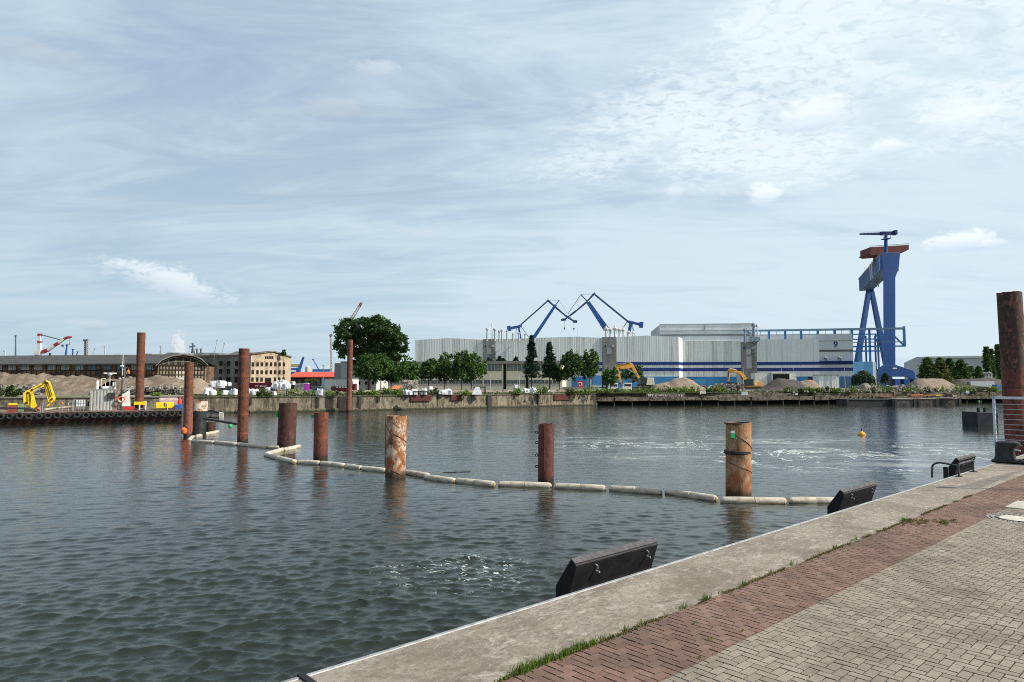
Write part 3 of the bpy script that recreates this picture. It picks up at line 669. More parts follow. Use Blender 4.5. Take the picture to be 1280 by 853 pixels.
t, R, H, lx = pile(360.2, 504, 357.8, 560, 22, rB, 'broad squat dark brown pile leaning slightly')
MB().tube((lx - R - .1, -.1, 2.3), (lx - R - .1, -.1, 2.75), .10, .10, 10).build('marker_lamp', greenM, t)
t, R, H, lx = pile(401.6, 515.5, 400.6, 575, 17.4, rC, 'short red rusty pile with a green lamp and pale tube on its left side')
mb = MB(); mb.tube((lx - R - .07, -.08, 1.7), (lx - R - .07, -.08, 2.7), .05, .05, 8); mb.build('gauge_tube', white, t)
MB().tube((lx - R - .1, -.08, 2.66), (lx - R - .1, -.08, 2.85), .09, .09, 10).build('marker_lamp', greenM, t)
pile(437.9, 425, 436.4, 514.3, 6.7, rF, 'tall thin reddish pile standing against the far quay wall', Y=118.0)
t, R, H, lx = pile(496.0, 520, 494.2, 596, 25, rD, 'orange pile with white flaking patches and spiral weld')
def spiral(t, R, z0, z1, a0, a1, lx, H, m, w=.03, name='spiral_weld'):
    mb = MB(); pts = []
    for i in range(17):
        f = i / 16; a = a0 + (a1 - a0) * f; z = z0 + (z1 - z0) * f; pts.append(Vector((lx * z / H + (R + .004) * math.cos(a), (R + .004) * math.sin(a), z)))
    mb.path(pts, w, 6); return mb.build(name, m, t)
weldM = mat('weld_brown', (.10, .045, .03), (.16, .07, .03), 6, .8)
spiral(t, R, 2.65, 1.75, math.pi * 1.02, math.pi * 2.0, lx, H, weldM, .022); spiral(t, R, .75, .05, math.pi * 1.0, math.pi * 1.85, lx, H, weldM, .02)
mb = MB(); mb.box(lx - .28, lx - .14, -R - .015, -R + .06, 1.72, 2.0); mb.build('lifting_hole', dark, t)
mb = MB(); mb.tube((lx - R - .04, -.1, .5), (lx - R - .03, -.1, H + .12), .018); mb.build('conduit', weldM, t)
t, R, H, lx = pile(682.8, 530, 682.2, 604, 19.5, rG, 'dark red rusty pile with four small eyelets down its left side')
mb = MB(); mb.box(-.1, .03, -R - .035, -R + .03, .6, H - .02); mb.build('guide_rail', rG, t)
for z in (.8, 1.35, 1.95, 2.45):
    MB().torus((-R - .06, -.05, z), .06, .02, 12, 6).build('eyelet', dark, t)
t, R, H, lx = pile(923, 528.5, 923, 621, 30.5, rE, 'thick orange pile with green and white tag near its top')
spiral(t, R, 2.75, 1.95, math.pi * 1.25, math.pi * 1.95, lx, H, weldM, .02); spiral(t, R, 1.55, 1.0, math.pi * 1.05, math.pi * 1.93, lx, H, weldM, .018)
MB().lathe([(R + .002, H - 1.33), (R + .03, H - 1.30), (R + .032, H - 1.2), (R + .002, H - 1.17)], k=40, cap=False).build('collar_band', dark, t, smooth=True)
mb = MB(); mb.lathe([(R + .003, H - .05), (R + .012, H - .02), (R + .0, H + .01)], k=40, cap=False); mb.build('rim', dark, t, smooth=True)
mb = MB(); mb.box(-.42, -.28, -R - .02, -R + .12, H - .62, H - .42); mb.build('tag_panel', greenM, t); mb = MB(); mb.box(-.42, -.28, -R - .02, -R + .12, H - .415, H - .32); mb.build('tag_panel', white, t)
pile(1261.5, 366, 1269.5, 588, 26.5, rH, 'tallest dark pile with reddish lower half behind the mesh screen', Y=38.0)
pile(1287, 395, 1292, 588, 22, rH, 'brown pile cut by the right picture edge behind the mesh screen', Y=41.0)

# plank and small float by the black pile
pa, pb = P(256, 523.5, 62), P(298, 530.5, 58)
o = MB(pa).beam(pa, pb, .30, .16).build('gangway_plank', dark, loc=tuple(pa)); setp(o, 'dark plank reaching from the black pile to the banded pile', 'plank')
gp = P(288, 533, 60); o = MB().lathe([(.02, -.2), (.16, -.12), (.18, .05), (.08, .2)], k=12).build('green_float', greenM, smooth=True, loc=tuple(gp)); setp(o, 'small green float hanging under the dark plank', 'float')
MB().tube((0, 0, .18), (0, 0, .42), .012).build('rope', dark, o)
b0 = G(267, 522, 0)
t = thing('work_float', 'small grey float with black arched rim moored by the far quay wall behind the plank', 'float', (b0.x, b0.y, 0))
mb = MB(); w_ = 20 / F * b0.y
mb.prism([(-w_ / 2, -.1), (w_ / 2, -.1), (w_ / 2 * .98, .62), (0, .9), (-w_ / 2 * .98, .62)], -.8, .8); mb.build('hull', mat('float_grey', (.42, .42, .38), (.2, .2, .17), 1.5, .8), t)
mb = MB(); mb.beam((-w_ / 2, -.83, .72), (0, -.83, 1.02), .1, .22); mb.beam((0, -.83, 1.02), (w_ / 2, -.83, .72), .1, .22); mb.beam((0, -.84, .0), (0, -.84, .95), .12, .1); mb.beam((-w_ / 2, -.84, .05), (w_ / 2, -.84, .05), .1, .2); mb.build('rim', dark, t)

# ------------------------------------------------------------------ oil boom: chain of floating sausages
boomM = bpy.data.materials.new('boom_fabric'); boomM.use_nodes = True; k = NT(boomM.node_tree); b = k.n['Principled BSDF']
v = k.new('ShaderNodeTexCoord').outputs['Object']; pz = k.xyz(v)[2]
c = k.mix(k.ss(k.noise(k.mapping(v, (.6, 2, 2)), 2.2, 6, .7, .4), .42, .64), (.50, .455, .37), (.33, .28, .21))
c = k.mix(k.math('MULTIPLY', k.ss(k.noise(v, 5, 6, .75), .6, .7), .7), c, (.26, .16, .09))
c = k.mix(k.ss(k.math('ADD', pz, k.math('MULTIPLY', k.noise(v, 2.5, 4), .12)), .075, -.02), c, (.10, .085, .05))
k.link(c, b.inputs['Base Color']); b.inputs['Roughness'].default_value = .6
bn = k.new('ShaderNodeBump'); bn.inputs['Strength'].default_value = .6; bn.inputs['Distance'].default_value = .02
k.link(k.noise(k.mapping(v, (6, 1, 1)), 2, 5, .7), bn.inputs['Height']); k.link(bn.outputs[0], b.inputs['Normal'])
segs = [((273, 540.5), (257, 543.5)), ((256, 543.8), (241, 547.5)), ((240, 547.5), (236.5, 551)), ((240, 552.3), (268, 554)), ((269, 554), (296, 556.5)), ((297, 556.6), (334, 560)), ((335, 560), (350, 560.5)),
        ((375, 559), (355, 563.5)), ((354, 563), (333, 569)), ((332, 570), (369, 579.5)), ((372, 579), (400, 580.5)), ((401, 580.5), (431, 583.5)), ((432, 584), (452, 587)), ((453, 587), (483, 590)), ((507, 592), (536, 597)),
        ((531, 598), (569, 603)), ((570, 602.5), (618, 607.5)), ((623, 607), (689, 609)), ((693, 609.5), (757, 612.5)), ((762, 612.5), (827, 617.5)), ((832, 616.5), (896, 626)), ((901, 627.5), (983, 628.5)), ((986, 628), (1052, 628))]
rr = random.Random(2)
nms = ['in the short arm by the small brown pile', 'beside the black pile', 'forming the bend left of the black pile', 'starting the long run right of the bend', 'just left of the banded pile', 'just right of the banded pile', 'against the left of the squat brown pile',
       'in the arm right of the squat brown pile', 'in the slanting arm before the squat brown pile', 'slanting right from the zigzag corner', 'left of the short red pile foot', 'in front of the short red pile', 'creased, short, right of the short red pile', 'left of the flaking orange pile',
       'right of the flaking orange pile', 'second to the right of the flaking orange pile', 'yellow ended, left of the clear water gap', 'directly left of the dark red pile', 'directly right of the dark red pile', 'midway between dark red and thick orange piles', 'brown stained, left of the thick orange pile', 'under the foot of the thick orange pile', 'disappearing behind the far black fender']
for i, (a, b_) in enumerate(segs):
    A_, B_ = G(*a, .02), G(*b_, .02); L = (B_ - A_).length; r_ = .145; ang = math.atan2(B_.y - A_.y, B_.x - A_.x)
    r_ = .175; prof = [(0.02, -.04), (r_ * .35, -.02), (r_ * .82, .06), (r_ * .98, .12), (r_ * .97, L * .33), (r_ * 1.01, L * .5), (r_ * .91, L * .505), (r_ * 1.0, L * .515), (r_ * .96, L * .7), (r_, L - .12), (r_ * .84, L - .05), (r_ * .35, L + .02), (.02, L + .04)]
    vs = []; K = 18
    for (rad, h) in prof:
        sag = -.03 * math.sin(math.pi * h / L) * rr.uniform(.6, 1.2); wv = rr.uniform(-.012, .012)
        for q in range(K):
            tt = 2 * math.pi * q / K; vs.append((h, rad * math.cos(tt) + wv, rad * math.sin(tt) * (.92 if h < .3 or h > L - .3 else 1) + .075 + sag * .4))
    mb = MB(); mb.add(vs, [(j * K + q, j * K + (q + 1) % K, (j + 1) * K + (q + 1) % K, (j + 1) * K + q) for j in range(len(prof) - 1) for q in range(K)])
    o = mb.build('boom_float', boomM, smooth=True, loc=(A_.x, A_.y, 0)); o.rotation_euler = (0, rr.uniform(-.006, .006), ang)
    MB().lathe([(.03, -.05), (.09, .0), (.11, .05), (.04, .07)], c=(0, 0, 0), k=10).build('connector', mat('knot_yellow', (.42, .27, .08), (.15, .1, .05), 14, .8), o).matrix_local = Matrix.Translation((L - .04, 0, .06)) @ Matrix.Rotation(math.pi / 2, 4, 'Y')
    setp(o, 'dirty white floating boom section ' + nms[i], 'floating boom', 'floating boom sections')

# ------------------------------------------------------------------ fender boards over the quay edge
fend_sec = [(.40, .205), (.52, .29), (.85, -.18), (.88, -1.5), (.62, -1.5), (.54, -.2)]
def fender(s0, s1, label, name='quay_fender'):
    t = thing(name, label, 'fender', tuple(Q(s0, 0, QUAY + (.08 if s0 > 25 else 0))), QROT, 'black fender boards along the near quay edge')
    L = s1 - s0
    vs = [(0, a, z) for a, z in fend_sec] + [(L, a, z) for a, z in fend_sec]; m_ = len(fend_sec)
    MB().add(vs, [tuple(range(m_)), tuple(range(m_, 2 * m_))[::-1]] + [(i, m_ + i, m_ + (i + 1) % m_, (i + 1) % m_) for i in range(m_)]).build('board', blackrub, t, bevel=.018)
    mb = MB(); 
    mb.add([(-.004, .425, .232), (L * .999, .425, .232), (L * .999, .505, .29), (-.004, .505, .29), (-.004, .425, .240), (L * .999, .425, .240), (L * .999, .505, .298), (-.004, .505, .298)],
           [(0, 1, 2, 3), (4, 5, 6, 7), (0, 1, 5, 4), (1, 2, 6, 5), (2, 3, 7, 6), (3, 0, 4, 7)]); mb.build('top_strip', mat('top_strip_rubber', (.05, .048, .05), (.085, .08, .082), 9, .75), t)  # paler strip along the top face of the board
    for x in (L * .22, L * .85):
        mb = MB(); mb.path([(x, .43, .15), (x + .03, .40, .12), (x + .05, .415, .07), (x + .03, .455, .03)], .011, 6); mb.tube((x + .03, .44, .03), (x + .03, .36, .03), .016, .016, 8); mb.build('bolt_hook', greyM, t)
    for x in (L * .08, L * .5, L * .93):
        mb = MB(); mb.box(x - .05, x + .05, .02, .60, -.62, -.55); mb.box(x - .05, x + .05, .02, .04, -.9, -.3); mb.build('bracket', dark, t)
    return t
fender(7.98, 10.12, 'nearest black wedge shaped fender board leaning over the quay edge')
fender(18.15, 20.38, 'black wedge fender board where the floating boom meets the quay')
fender(28.2, 30.35, 'farthest black wedge fender board behind the bent steel handrail')
t = thing('safety_handrail', 'low bent steel tube handrail on the coping before the farthest fender', 'handrail', tuple(Q(25.8, -.18)), QROT)
tubM = mat('dark_tube', (.10, .095, .10), (.06, .055, .06), 8, .4, metal=.6)
h_ = .40; mb = MB()
def arc(p0, p1, p2, k=5): return [Vector(p0) * (1 - f) ** 2 + Vector(p1) * 2 * f * (1 - f) + Vector(p2) * f * f for f in [i / k for i in range(k + 1)]]
mb.path([(0, 0, 0)] + arc((0, 0, h_ - .12), (0, 0, h_), (.14, 0, h_)) + arc((1.6, 0, h_), (1.72, 0, h_), (1.75, .02, h_ - .12)) + [(1.78, .02, 0)], .032, 8); mb.build('front_hoop', tubM, t, smooth=True)
mb = MB(); mb.path([(.02, 0, h_ - .06)] + arc((.05, .5, h_), (.08, .72, h_), (.08, .78, h_ - .15)) + [(.08, .8, -.12)], .032, 8); mb.build('side_hoop', tubM, t, smooth=True)
for p in ((0, 0), (1.78, .02)):
    mb = MB(); mb.box(p[0] - .13, p[0] + .13, p[1] - .09, p[1] + .09, .004, .022); mb.build('foot_plate', dark, t, bevel=.004)
MB().box(.5, .62, .44, .58, -.2, .22).build('stop_block', dark, t)

# ------------------------------------------------------------------ bollard
t = thing('mooring_bollard', 'heavy black double mooring bollard on the coping at the right', 'bollard', tuple(Q(31.7, .05)), QROT)
bolM = mat('bollard_iron', (.009, .009, .011), (.022, .02, .02), 5, .42, bump=.5, bscale=20, bdist=.01, c3=(.12, .08, .06), s3=3, lo3=.62, hi3=.7)
mb = MB(); mb.box(-.42, .42, -1.75, .10, .004, .13); mb.build('base_plate', bolM, t, bevel=.05)
for yc in (-.28, -1.35):
    sgn = -1 if yc == -.28 else 1
    mb = MB()
    ring = []
    for (z, a, b_, off) in ((.12, .36, .33, 0), (.30, .31, .29, .0), (.55, .29, .29, sgn * .0), (.66, .28, .38, sgn * .10), (.77, .26, .37, sgn * .10), (.82, .18, .26, sgn * .08)):
        ring.append([(a * math.copysign(abs(math.cos(u)) ** .45, math.cos(u)), yc + off + b_ * math.copysign(abs(math.sin(u)) ** .45, math.sin(u)), z) for u in [2 * math.pi * q / 20 for q in range(20)]])
    vs = [p for r_ in ring for p in r_]; K = 20
    fs = [(j * K + q, j * K + (q + 1) % K, (j + 1) * K + (q + 1) % K, (j + 1) * K + q) for j in range(len(ring) - 1) for q in range(K)] + [tuple(range(5 * K, 6 * K))]
    mb.add(vs, fs); mb.build('post', bolM, t, smooth=True)
for x in (-.3, .3):
    for y in (-.02, -.8, -1.65): MB().tube((x, y, .12), (x, y, .165), .045, .045, 6).build('bolt', dark, t)

# ------------------------------------------------------------------ mesh screen reaching out over the water
pS_ = P(1243, 495, 1.0)
# plane perpendicular to the quay at s = sF ; left end at t = tF
sF = 37.0
def onS(px, py, s=None):
    p = P(px, py, 10.0); q_ = Vector((p.x, p.y, 0)); kk = (s or sF) / q_.dot(U); return q_.dot(NV) * kk - D0, CAMZ + (p.z - CAMZ) * kk
tL, zT = onS(1243.5, 496); _, zB = onS(1246, 557); print('screen', tL, zT, zB)
t = thing('mesh_screen', 'white framed wire mesh screen reaching over the water by the tall pile', 'mesh screen', tuple(Q(sF, 0)), QROT)
fr = mat('screen_white', (.66, .70, .76), (.52, .57, .64), 3, .4)
mb = MB(); mb.box(-.04, .04, tL, tL + .10, zB - QUAY, zT - QUAY); mb.box(-.04, .04, tL + .10, -.6, zT - QUAY - .11, zT - QUAY); mb.box(-.04, .04, -.6, -.5, .0, zT - QUAY)
mb.box(-.06, .06, -.9, -.3, .002, .02); mb.build('frame', fr, t, bevel=.008)
wm_ = MB(); zz = zB - QUAY + .05
while zz < zT - QUAY - .12: wm_.beam((0, tL + .1, zz), (0, -.6, zz), .022, .03); zz += .225
yy = tL + .14
while yy < -.6: wm_.beam((.0, yy, zB - QUAY + .03), (.0, yy, zT - QUAY - .11), .016, .016); yy += .065
wm_.build('wire_mesh', mat('mesh_wire', (.36, .36, .36), rough=.5, metal=.4), t)
t2 = MB(); t2.beam((0, .3, .05), (0, tL + .2, zB - QUAY + .05), .05, .05); t2.build('support_strut', fr, t)

# unseen lamp post placed outside the frame to cast the shadow across the paving
lp = G(1195, 610, QUAY); sh = Vector((-sd.x, -sd.y, 0)).normalized(); hgt = 7.0
o_base = lp - sh * (hgt / math.tan(SUN_EL) - .2)
if True:
    o = thing('street_lamp', 'tall grey lamp post placed unseen right of the picture to cast a shadow', 'street lamp', (o_base.x, o_base.y, QUAY))
    mb = MB(); mb.tube((0, 0, 0), (0, 0, hgt), .09, .05, 12); mb.build('post', greyM, o); mb = MB(); mb.box(-.2, .2, -.12, .12, hgt, hgt + .12); mb.build('lamp_head', greyM, o)
# darker wedge-shaped strip laid on the coping
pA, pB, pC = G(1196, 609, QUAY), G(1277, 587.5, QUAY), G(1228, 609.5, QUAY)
o = MB(pA).slab([pA, pC, G(1274, 590.5, QUAY), pB], (0, 0, .005)).build('coping_dark_strip', mat('dark_strip_concrete', (.12, .108, .09), (.17, .155, .13), 3, .9), loc=tuple(pA)); struct(o)

# ------------------------------------------------------------------ black pontoon and yellow buoy at the right
pb_ = G(1222, 534, 0); Yp = pb_.y
t = thing('mooring_pontoon', 'black square pontoon with two stub posts and a small lamp at the right', 'pontoon', (pb_.x, Yp, 0))
w_ = 26 / F * Yp; z1 = P(1222, 515.5, Yp).z
mb = MB(); mb.box(0, w_, 0, 2.6, -.5, z1); mb.build('hull', mat('pontoon_black', (.010, .013, .022), (.028, .028, .034), 1.2, .6), t, bevel=.04)
for px in (1228.5, 1236.5):
    x = (px - 1222) / F * Yp; mb = MB(); mb.tube((x, .6, z1), (x, .6, P(1222, 510, Yp).z), .17, .17, 14); mb.build('bitt', dark, t)
x = 6.8 / F * Yp; mb = MB(); mb.tube((x, .5, z1), (x, .5, P(1222, 503, Yp).z), .03, .03); mb.build('lamp_post', greyM, t); mb = MB(); mb.tube((x, .5, P(1222, 503.5, Yp).z), (x, .5, P(1222, 501, Yp).z), .12, .1, 10); mb.build('lamp_head', greenM, t)
yb = G(1077, 544, 0)
t = thing('yellow_buoy', 'small orange yellow buoy floating alone in the right basin', 'buoy', (yb.x, yb.y, 0))
MB().lathe([(.05, -.25), (.32, -.16), (.36, .05), (.28, .22), (.10, .32), (.06, .36)], k=20).build('float', mat('buoy_yellow', (.75, .38, .02), (.55, .22, .02), 3, .5), t, smooth=True)
MB().tube((0, 0, .34), (0, 0, .62), .035).build('staff', dark, t)
# floating twig
o = MB().beam((0, 0, .01), (1.5, .35, .015), .03, .03).build('driftwood', barkM, loc=tuple(G(553, 591, 0))); setp(o, 'thin brown stick floating beyond the boom right of the flaking orange pile', 'driftwood')

# ================================================================== BARGE at the left with its tyres and deck load
BW0, BW1 = G(-60, 533.0, 0), G(232.5, 526.3, 0)
BW0 = Vector((BW0.x, BW0.y, 0)); BW1 = Vector((BW1.x, BW1.y, 0)); bd = (BW1 - BW0); BL = bd.length; bang = math.atan2(bd.y, bd.x)
class BF(Fac):
    def __init__(s):
        s.L = BW0; s.R = BW1; s.z0 = 0; s.W = BL; s.ang = bang; s.ux, s.uy = bd.x / BL, bd.y / BL; s.loc = tuple(BW0)
bf = BF()
DECK = 1.45
bt = thing('work_barge', 'long black and dark red work barge hung with tyres at the left', 'barge', tuple(BW0), bang)
hullM = mat('hull_red_black', (.055, .018, .015), (.02, .015, .014), .7, .7, c3=(.10, .05, .035), s3=1.5, lo3=.58, hi3=.7, stretch=(1, 1, 2))
MB().add([(0, .5, -.4), (BL, .5, -.4), (BL, 8.5, -.4), (0, 8.5, -.4), (0, 0, .55), (BL, 0, .55), (BL, 9, .55), (0, 9, .55)], [(0, 3, 2, 1), (0, 1, 5, 4), (1, 2, 6, 5), (2, 3, 7, 6), (3, 0, 4, 7), (4, 5, 6, 7)]).build('lower_hull', hullM, bt)
MB().box(0, BL, -.02, 9.02, .552, DECK - .12).build('upper_hull', mat('hull_black', (.018, .016, .016), (.05, .035, .03), 1.3, .7), bt)
MB().box(-.05, BL + .08, -.10, 9.1, DECK - .118, DECK).build('deck_plate', mat('deck_rust', (.12, .07, .05), (.20, .14, .11), 1.2, .85), bt)
tyre_p = [3, 14.5, 26.5, 38, 51, 62, 73.5, 85.5, 98, 109, 119.5, 130, 140.5, 151, 161.5, 172, 183, 194, 205, 216, 227]
tyM = mat('tyre_rubber', (.016, .016, .017), (.035, .034, .034), 6, .75)
for i, px in enumerate(tyre_p):
    x = bf.x(px); mb = MB(); rr_ = random.Random(i); R = .40 + rr_.uniform(-.02, .02)
    mb.torus((0, 0, 0), R - .11, .115, 22, 9); o = mb.build('tyre', tyM, smooth=True)
    p = BW0 + Vector((bf.ux, bf.uy, 0)) * x + Vector((bf.uy, -bf.ux, 0)) * .26; o.location = (p.x, p.y, DECK - .47 + rr_.uniform(-.05, .05)); o.rotation_euler = (rr_.uniform(-.1, .1), 0, bang + rr_.uniform(-.15, .15))
    setp(o, ORD[i] + ' black tyre from the left along the side of the work barge' if i < 20 else 'last black tyre at the right end of the work barge', 'tyre', 'tyres hung along the barge')
def deck(name, label, cat, px, inset=2.0, group=None):
    x = bf.x(px, inset); p = BW0 + Vector((bf.ux, bf.uy, 0)) * x + Vector((-bf.uy, bf.ux, 0)) * inset
    t = thing(name, label, cat, (p.x, p.y, DECK), bang, group)
    def loc(px2, py2=None, ins=None):
        ins_ = inset if ins is None else ins
        return bf.x(px2, ins_) - x, (bf.z(px2, py2, ins_) - DECK if py2 is not None else None)
    return t, loc
# yellow knuckle arm
t, L_ = deck('deck_crane', 'folded bright yellow crane arm standing on the barge deck', 'deck crane', 36, 3)
def q2(px, py): return L_(px, py)
MB().prism([(L_(31, 0)[0], 0), (L_(45, 0)[0], 0), (L_(44, 0)[0], .35), (L_(31, 0)[0], .35)], -.9, .9).build('pedestal', dark, t)
def poly(pts, y0, y1, name, m=yellowM, bev=.03, par=None): return MB().prism([L_(a, b_) for a, b_ in pts], y0, y1).build(name, m, par or t, bevel=bev)
poly([(31.2, 506.5), (42, 506.5), (41.5, 496), (39.5, 490), (34.5, 488.5), (30, 491.5)], -.45, .45, 'column')
poly([(34, 488.8), (58.8, 475.6), (61.5, 480), (41.5, 491.5), (36, 492.5)], -.4, .4, 'main_boom')
poly([(55, 480.5), (58.8, 475.8), (62.3, 477.5), (69.9, 497.5), (69.5, 501), (65.5, 503.8), (61.5, 502.5)], -.38, .38, 'outer_boom')
poly([(64, 503), (67, 502.5), (61.5, 508), (59, 508.4)], -.25, .25, 'tip')
mb = MB()
for (a, b_, c_, d_) in ((35, 491, 36.5, 505), (38, 490, 39.5, 503), (44, 486, 55, 480.5), (58, 480, 64, 497), (60.5, 479, 66.5, 495)):
    p_, q_ = L_(a, b_), L_(c_, d_); mb.beam((p_[0], -.50, p_[1]), (q_[0], -.50, q_[1]), .05, .07)
mb.build('hose', dark, t)
for (a, b_) in ((34, 504), (36, 491), (41, 487.5), (59.5, 479), (66, 499), (57, 477.8)):
    p_ = L_(a, b_); MB().tube((p_[0], -.54, p_[1]), (p_[0], .54, p_[1]), .13, .13, 10).build('pivot_pin', dark, t)
MB().tube((L_(43.5, 491)[0], -.6, L_(43.5, 491)[1]), (L_(52, 484.2)[0], -.6, L_(52, 484.2)[1]), .09, .09, 8).build('lift_ram', greyM, t)
poly([(40.5, 492), (43, 491.5), (48, 507.5), (44, 511), (40, 509)], -.62, -.47, 'ram')
a_ = L_(53.5, 489); MB().tube((a_[0], -.5, a_[1]), (a_[0], .5, a_[1]), .27, .27, 12).build('hose_reel', dark, t)
# assorted deck load: helper box with px extents
def dbox(name, label, cat, x0, x1, y0, m, inset=2.0, depth=1.5, ybase=None, bev=.03, group=None, parts=None):
    t, L_ = deck(name, label, cat, (x0 + x1) / 2, inset, group)
    a, h = L_(x0, y0); b_, _ = L_(x1, y0)
    MB().box(a, b_, 0, depth, 0 if ybase is None else L_(x0, ybase)[1], h).build('body', m, t, bevel=bev)
    return t, L_, a, b_, h
t, L_, a, b_, h = dbox('deck_winch', 'low green and red winch frame at the left end of the barge deck', 'winch', 23, 30, 506, mat('old_green', (.10, .20, .10), (.2, .24, .16), 3, .7), 1.0, 1)
mb = MB(); mb.box(a - 1.0, a - .05, 0, .9, 0, h * .9); mb.build('red_side', mat('faded_red', (.35, .06, .05), (.2, .05, .04), 3, .7), t); mb = MB(); mb.box(a - .9, a - .1, .2, .7, h * .95, h + .18); mb.build('yellow_lid', yellowM, t)
t, L_, a, b_, h = dbox('liquid_tank', 'white caged liquid tank on the barge left of the corrugated cabin', 'tank', 96, 108.5, 499.5, white, 2, 1.1, ybase=509.5)
mb = MB()
for x in np.linspace(a, b_, 5): mb.beam((x, -.03, 0), (x, -.03, h), .04, .04)
for z in np.linspace(.1, h, 4): mb.beam((a, -.035, z), (b_, -.035, z), .04, .03)
mb.build('cage', greyM, t); MB().box(a, b_, 0, 1.1, .0, .16).build('pallet', dark, t)
mb = MB(); xa, za = L_(91.5, 499); xb, _ = L_(95, 499); mb.box(xa, xb, .1, .9, 0, za * .95); mb.beam((xa, .5, za + .25), (b_ - .2, .5, za + .30), .06, .06); mb.build('pump', greyM, t)
cabM = panel_mat('cabin_sheet', (.36, .36, .33), (.16, .14, .11), .8, .35)
t, L_, a, b_, h = dbox('deck_cabin', 'grey corrugated metal cabin on the barge with radar and white gear on its roof', 'cabin', 113, 147.5, 487.5, cabM, 1.6, 2.6)
MB().box(a - .08, b_ + .08, -.06, 2.66, h, h + .09).build('roof_plate', greyM, t)
mb = MB(); 
for x in np.linspace(a + .05, b_ - .05, 9): mb.box(x - .05, x + .05, -.05, 0, 0, h)
mb.build('ribs', greyM, t)
mb = MB(); xa, za = L_(136, 491); xb, zb = L_(144.5, 497); mb.box(xa, xb, -.45, -.06, zb, za); mb.build('fan_box', dark, t)
xa, za = L_(142, 513); mb = MB(); mb.box(L_(144, 0)[0], L_(148, 0)[0], -.1, -.055, 0, h); mb.build('rust_panel', mat('rusty_panel', (.20, .10, .07), (.30, .22, .18), 3, .8), t)
xc = L_(136.5, 0)[0]; zt = L_(136.5, 467)[1]; mb = MB(); mb.tube((xc, 1.2, h), (xc, 1.2, zt - .25), .05); mb.build('radar_mast', white, t)
mb = MB(); mb.box(L_(128.5, 0)[0], L_(145, 0)[0], 1.1, 1.3, zt - .05, zt + .12); mb.build('radar_bar', white, t); mb = MB(); mb.lathe([(.05, zt - .35), (.28, zt - .18), (.22, zt - .06)], c=(xc, 1.2, 0), k=14); mb.build('radar_pot', white, t)
mb = MB(); 
for px in (126, 131.5): mb.beam((L_(px, 0)[0], 1.0, h), (L_(px, 0)[0], 1.0, L_(px, 473.5)[1]), .06, .06)
mb.beam((L_(126, 0)[0], 1.0, L_(126, 473.5)[1]), (L_(131.5, 0)[0], 1.0, L_(131.5, 473.5)[1]), .06, .06); mb.build('roof_rail', white, t)
mb = MB(); mb.box(L_(127.5, 0)[0], L_(140, 0)[0], .6, 1.6, h + .1, L_(130, 483.2)[1]); mb.build('roof_locker', white, t, bevel=.06)
mb = MB(); mb.box(L_(140, 0)[0], L_(145, 0)[0], .6, 1.1, L_(140, 482.5)[1], L_(140, 478)[1]); mb.tube((L_(143.5, 0)[0], .8, h), (L_(143.5, 0)[0], .8, L_(140, 482)[1]), .1); mb.build('search_light', white, t)
mb = MB(); mb.tube((L_(120.8, 0)[0], .9, h + .1), (L_(120.8, 0)[0], .9, L_(121, 476)[1]), .19, .17, 12); mb.build('liferaft_canister', white, t, smooth=True); mb = MB(); mb.tube((L_(120.8, 0)[0], .9, L_(121, 476)[1]), (L_(120.8, 0)[0], .9, L_(121, 474.5)[1]), .13, .08, 10); mb.build('liferaft_cap', redM, t)
o = MB().torus((0, 0, 0), .30, .10, 20, 8).build('tyre', tyM, smooth=True); p = t.matrix_basis.translation; o.location = P(113, 505, p.y) ; o.rotation_euler = (0, .2, 1.3); setp(o, 'dark tyre leaning against the left end of the corrugated cabin', 'tyre', 'tyres hung along the barge')
# mast
t, L_ = deck('signal_mast', 'tall thin signal mast with white lamps and aerials on the barge', 'mast', 152.5, 1.2)
zt = L_(152.5, 443)[1]; mb = MB(); mb.tube((0, 0, 0), (0, 0, zt * .62), .07, .06, 8); mb.build('lower_mast', dark, t); mb = MB(); mb.tube((0, 0, zt * .62), (0, 0, zt), .055, .035, 8); mb.build('upper_mast', white, t)
for (px, py, w_, h_) in ((151.8, 458, .55, .2), (149.7, 473.3, .32, .18), (153.8, 472.5, .25, .2)):
    x, z = L_(px, py); mb = MB(); mb.lathe([(w_ / 2 * .7, z - h_ / 2), (w_ / 2, z), (w_ / 2 * .6, z + h_ / 2)], c=(x, 0, 0), k=10); mb.build('lamp', white, t)
mb = MB(); x, z = L_(159, 458.5); mb.beam((0, 0, z - .5), (x, 0, z), .04, .04); mb.path([(.06, 0, zt * .9), (.3, 0, zt * .55), (.16, 0, zt * .4)], .025, 5); mb.path([(.02, 0, zt), (.42, 0, zt * .63), (-.1, 0, zt * .5)], .02, 5); mb.build('spreader', greyM, t)
# wheelhouse stub with lifebuoy
t, L_, a, b_, h = dbox('wheelhouse', 'small white wheelhouse with red base beside the signal mast', 'wheelhouse', 153, 162, 493, white, 2.4, 2, ybase=508.5)
MB().prism([L_(153, 494), (L_(162.5, 487)), (L_(164, 508)), (L_(153, 508))], -.25, -.02).build('side_screen', white, t)
MB().box(a + .15, L_(168.5, 0)[0], -.35, 1.6, 0.02, L_(160, 508.6)[1]).build('red_base', mat('bright_red', (.55, .03, .03), (.4, .03, .03), 3, .5), t, bevel=.03)
MB().box(L_(157, 0)[0], L_(165, 0)[0], -.1, 1.4, L_(157, 487)[1], L_(157, 486)[1]).build('awning', white, t); MB().box(L_(158.5, 0)[0], L_(163, 0)[0], .2, 1.2, L_(157, 492)[1], L_(157, 487.3)[1]).build('window', glassd, t)
MB().box(L_(165, 0)[0], L_(168.5, 0)[0], .0, 1.0, L_(157, 508)[1], L_(157, 500)[1]).build('door', dark, t)
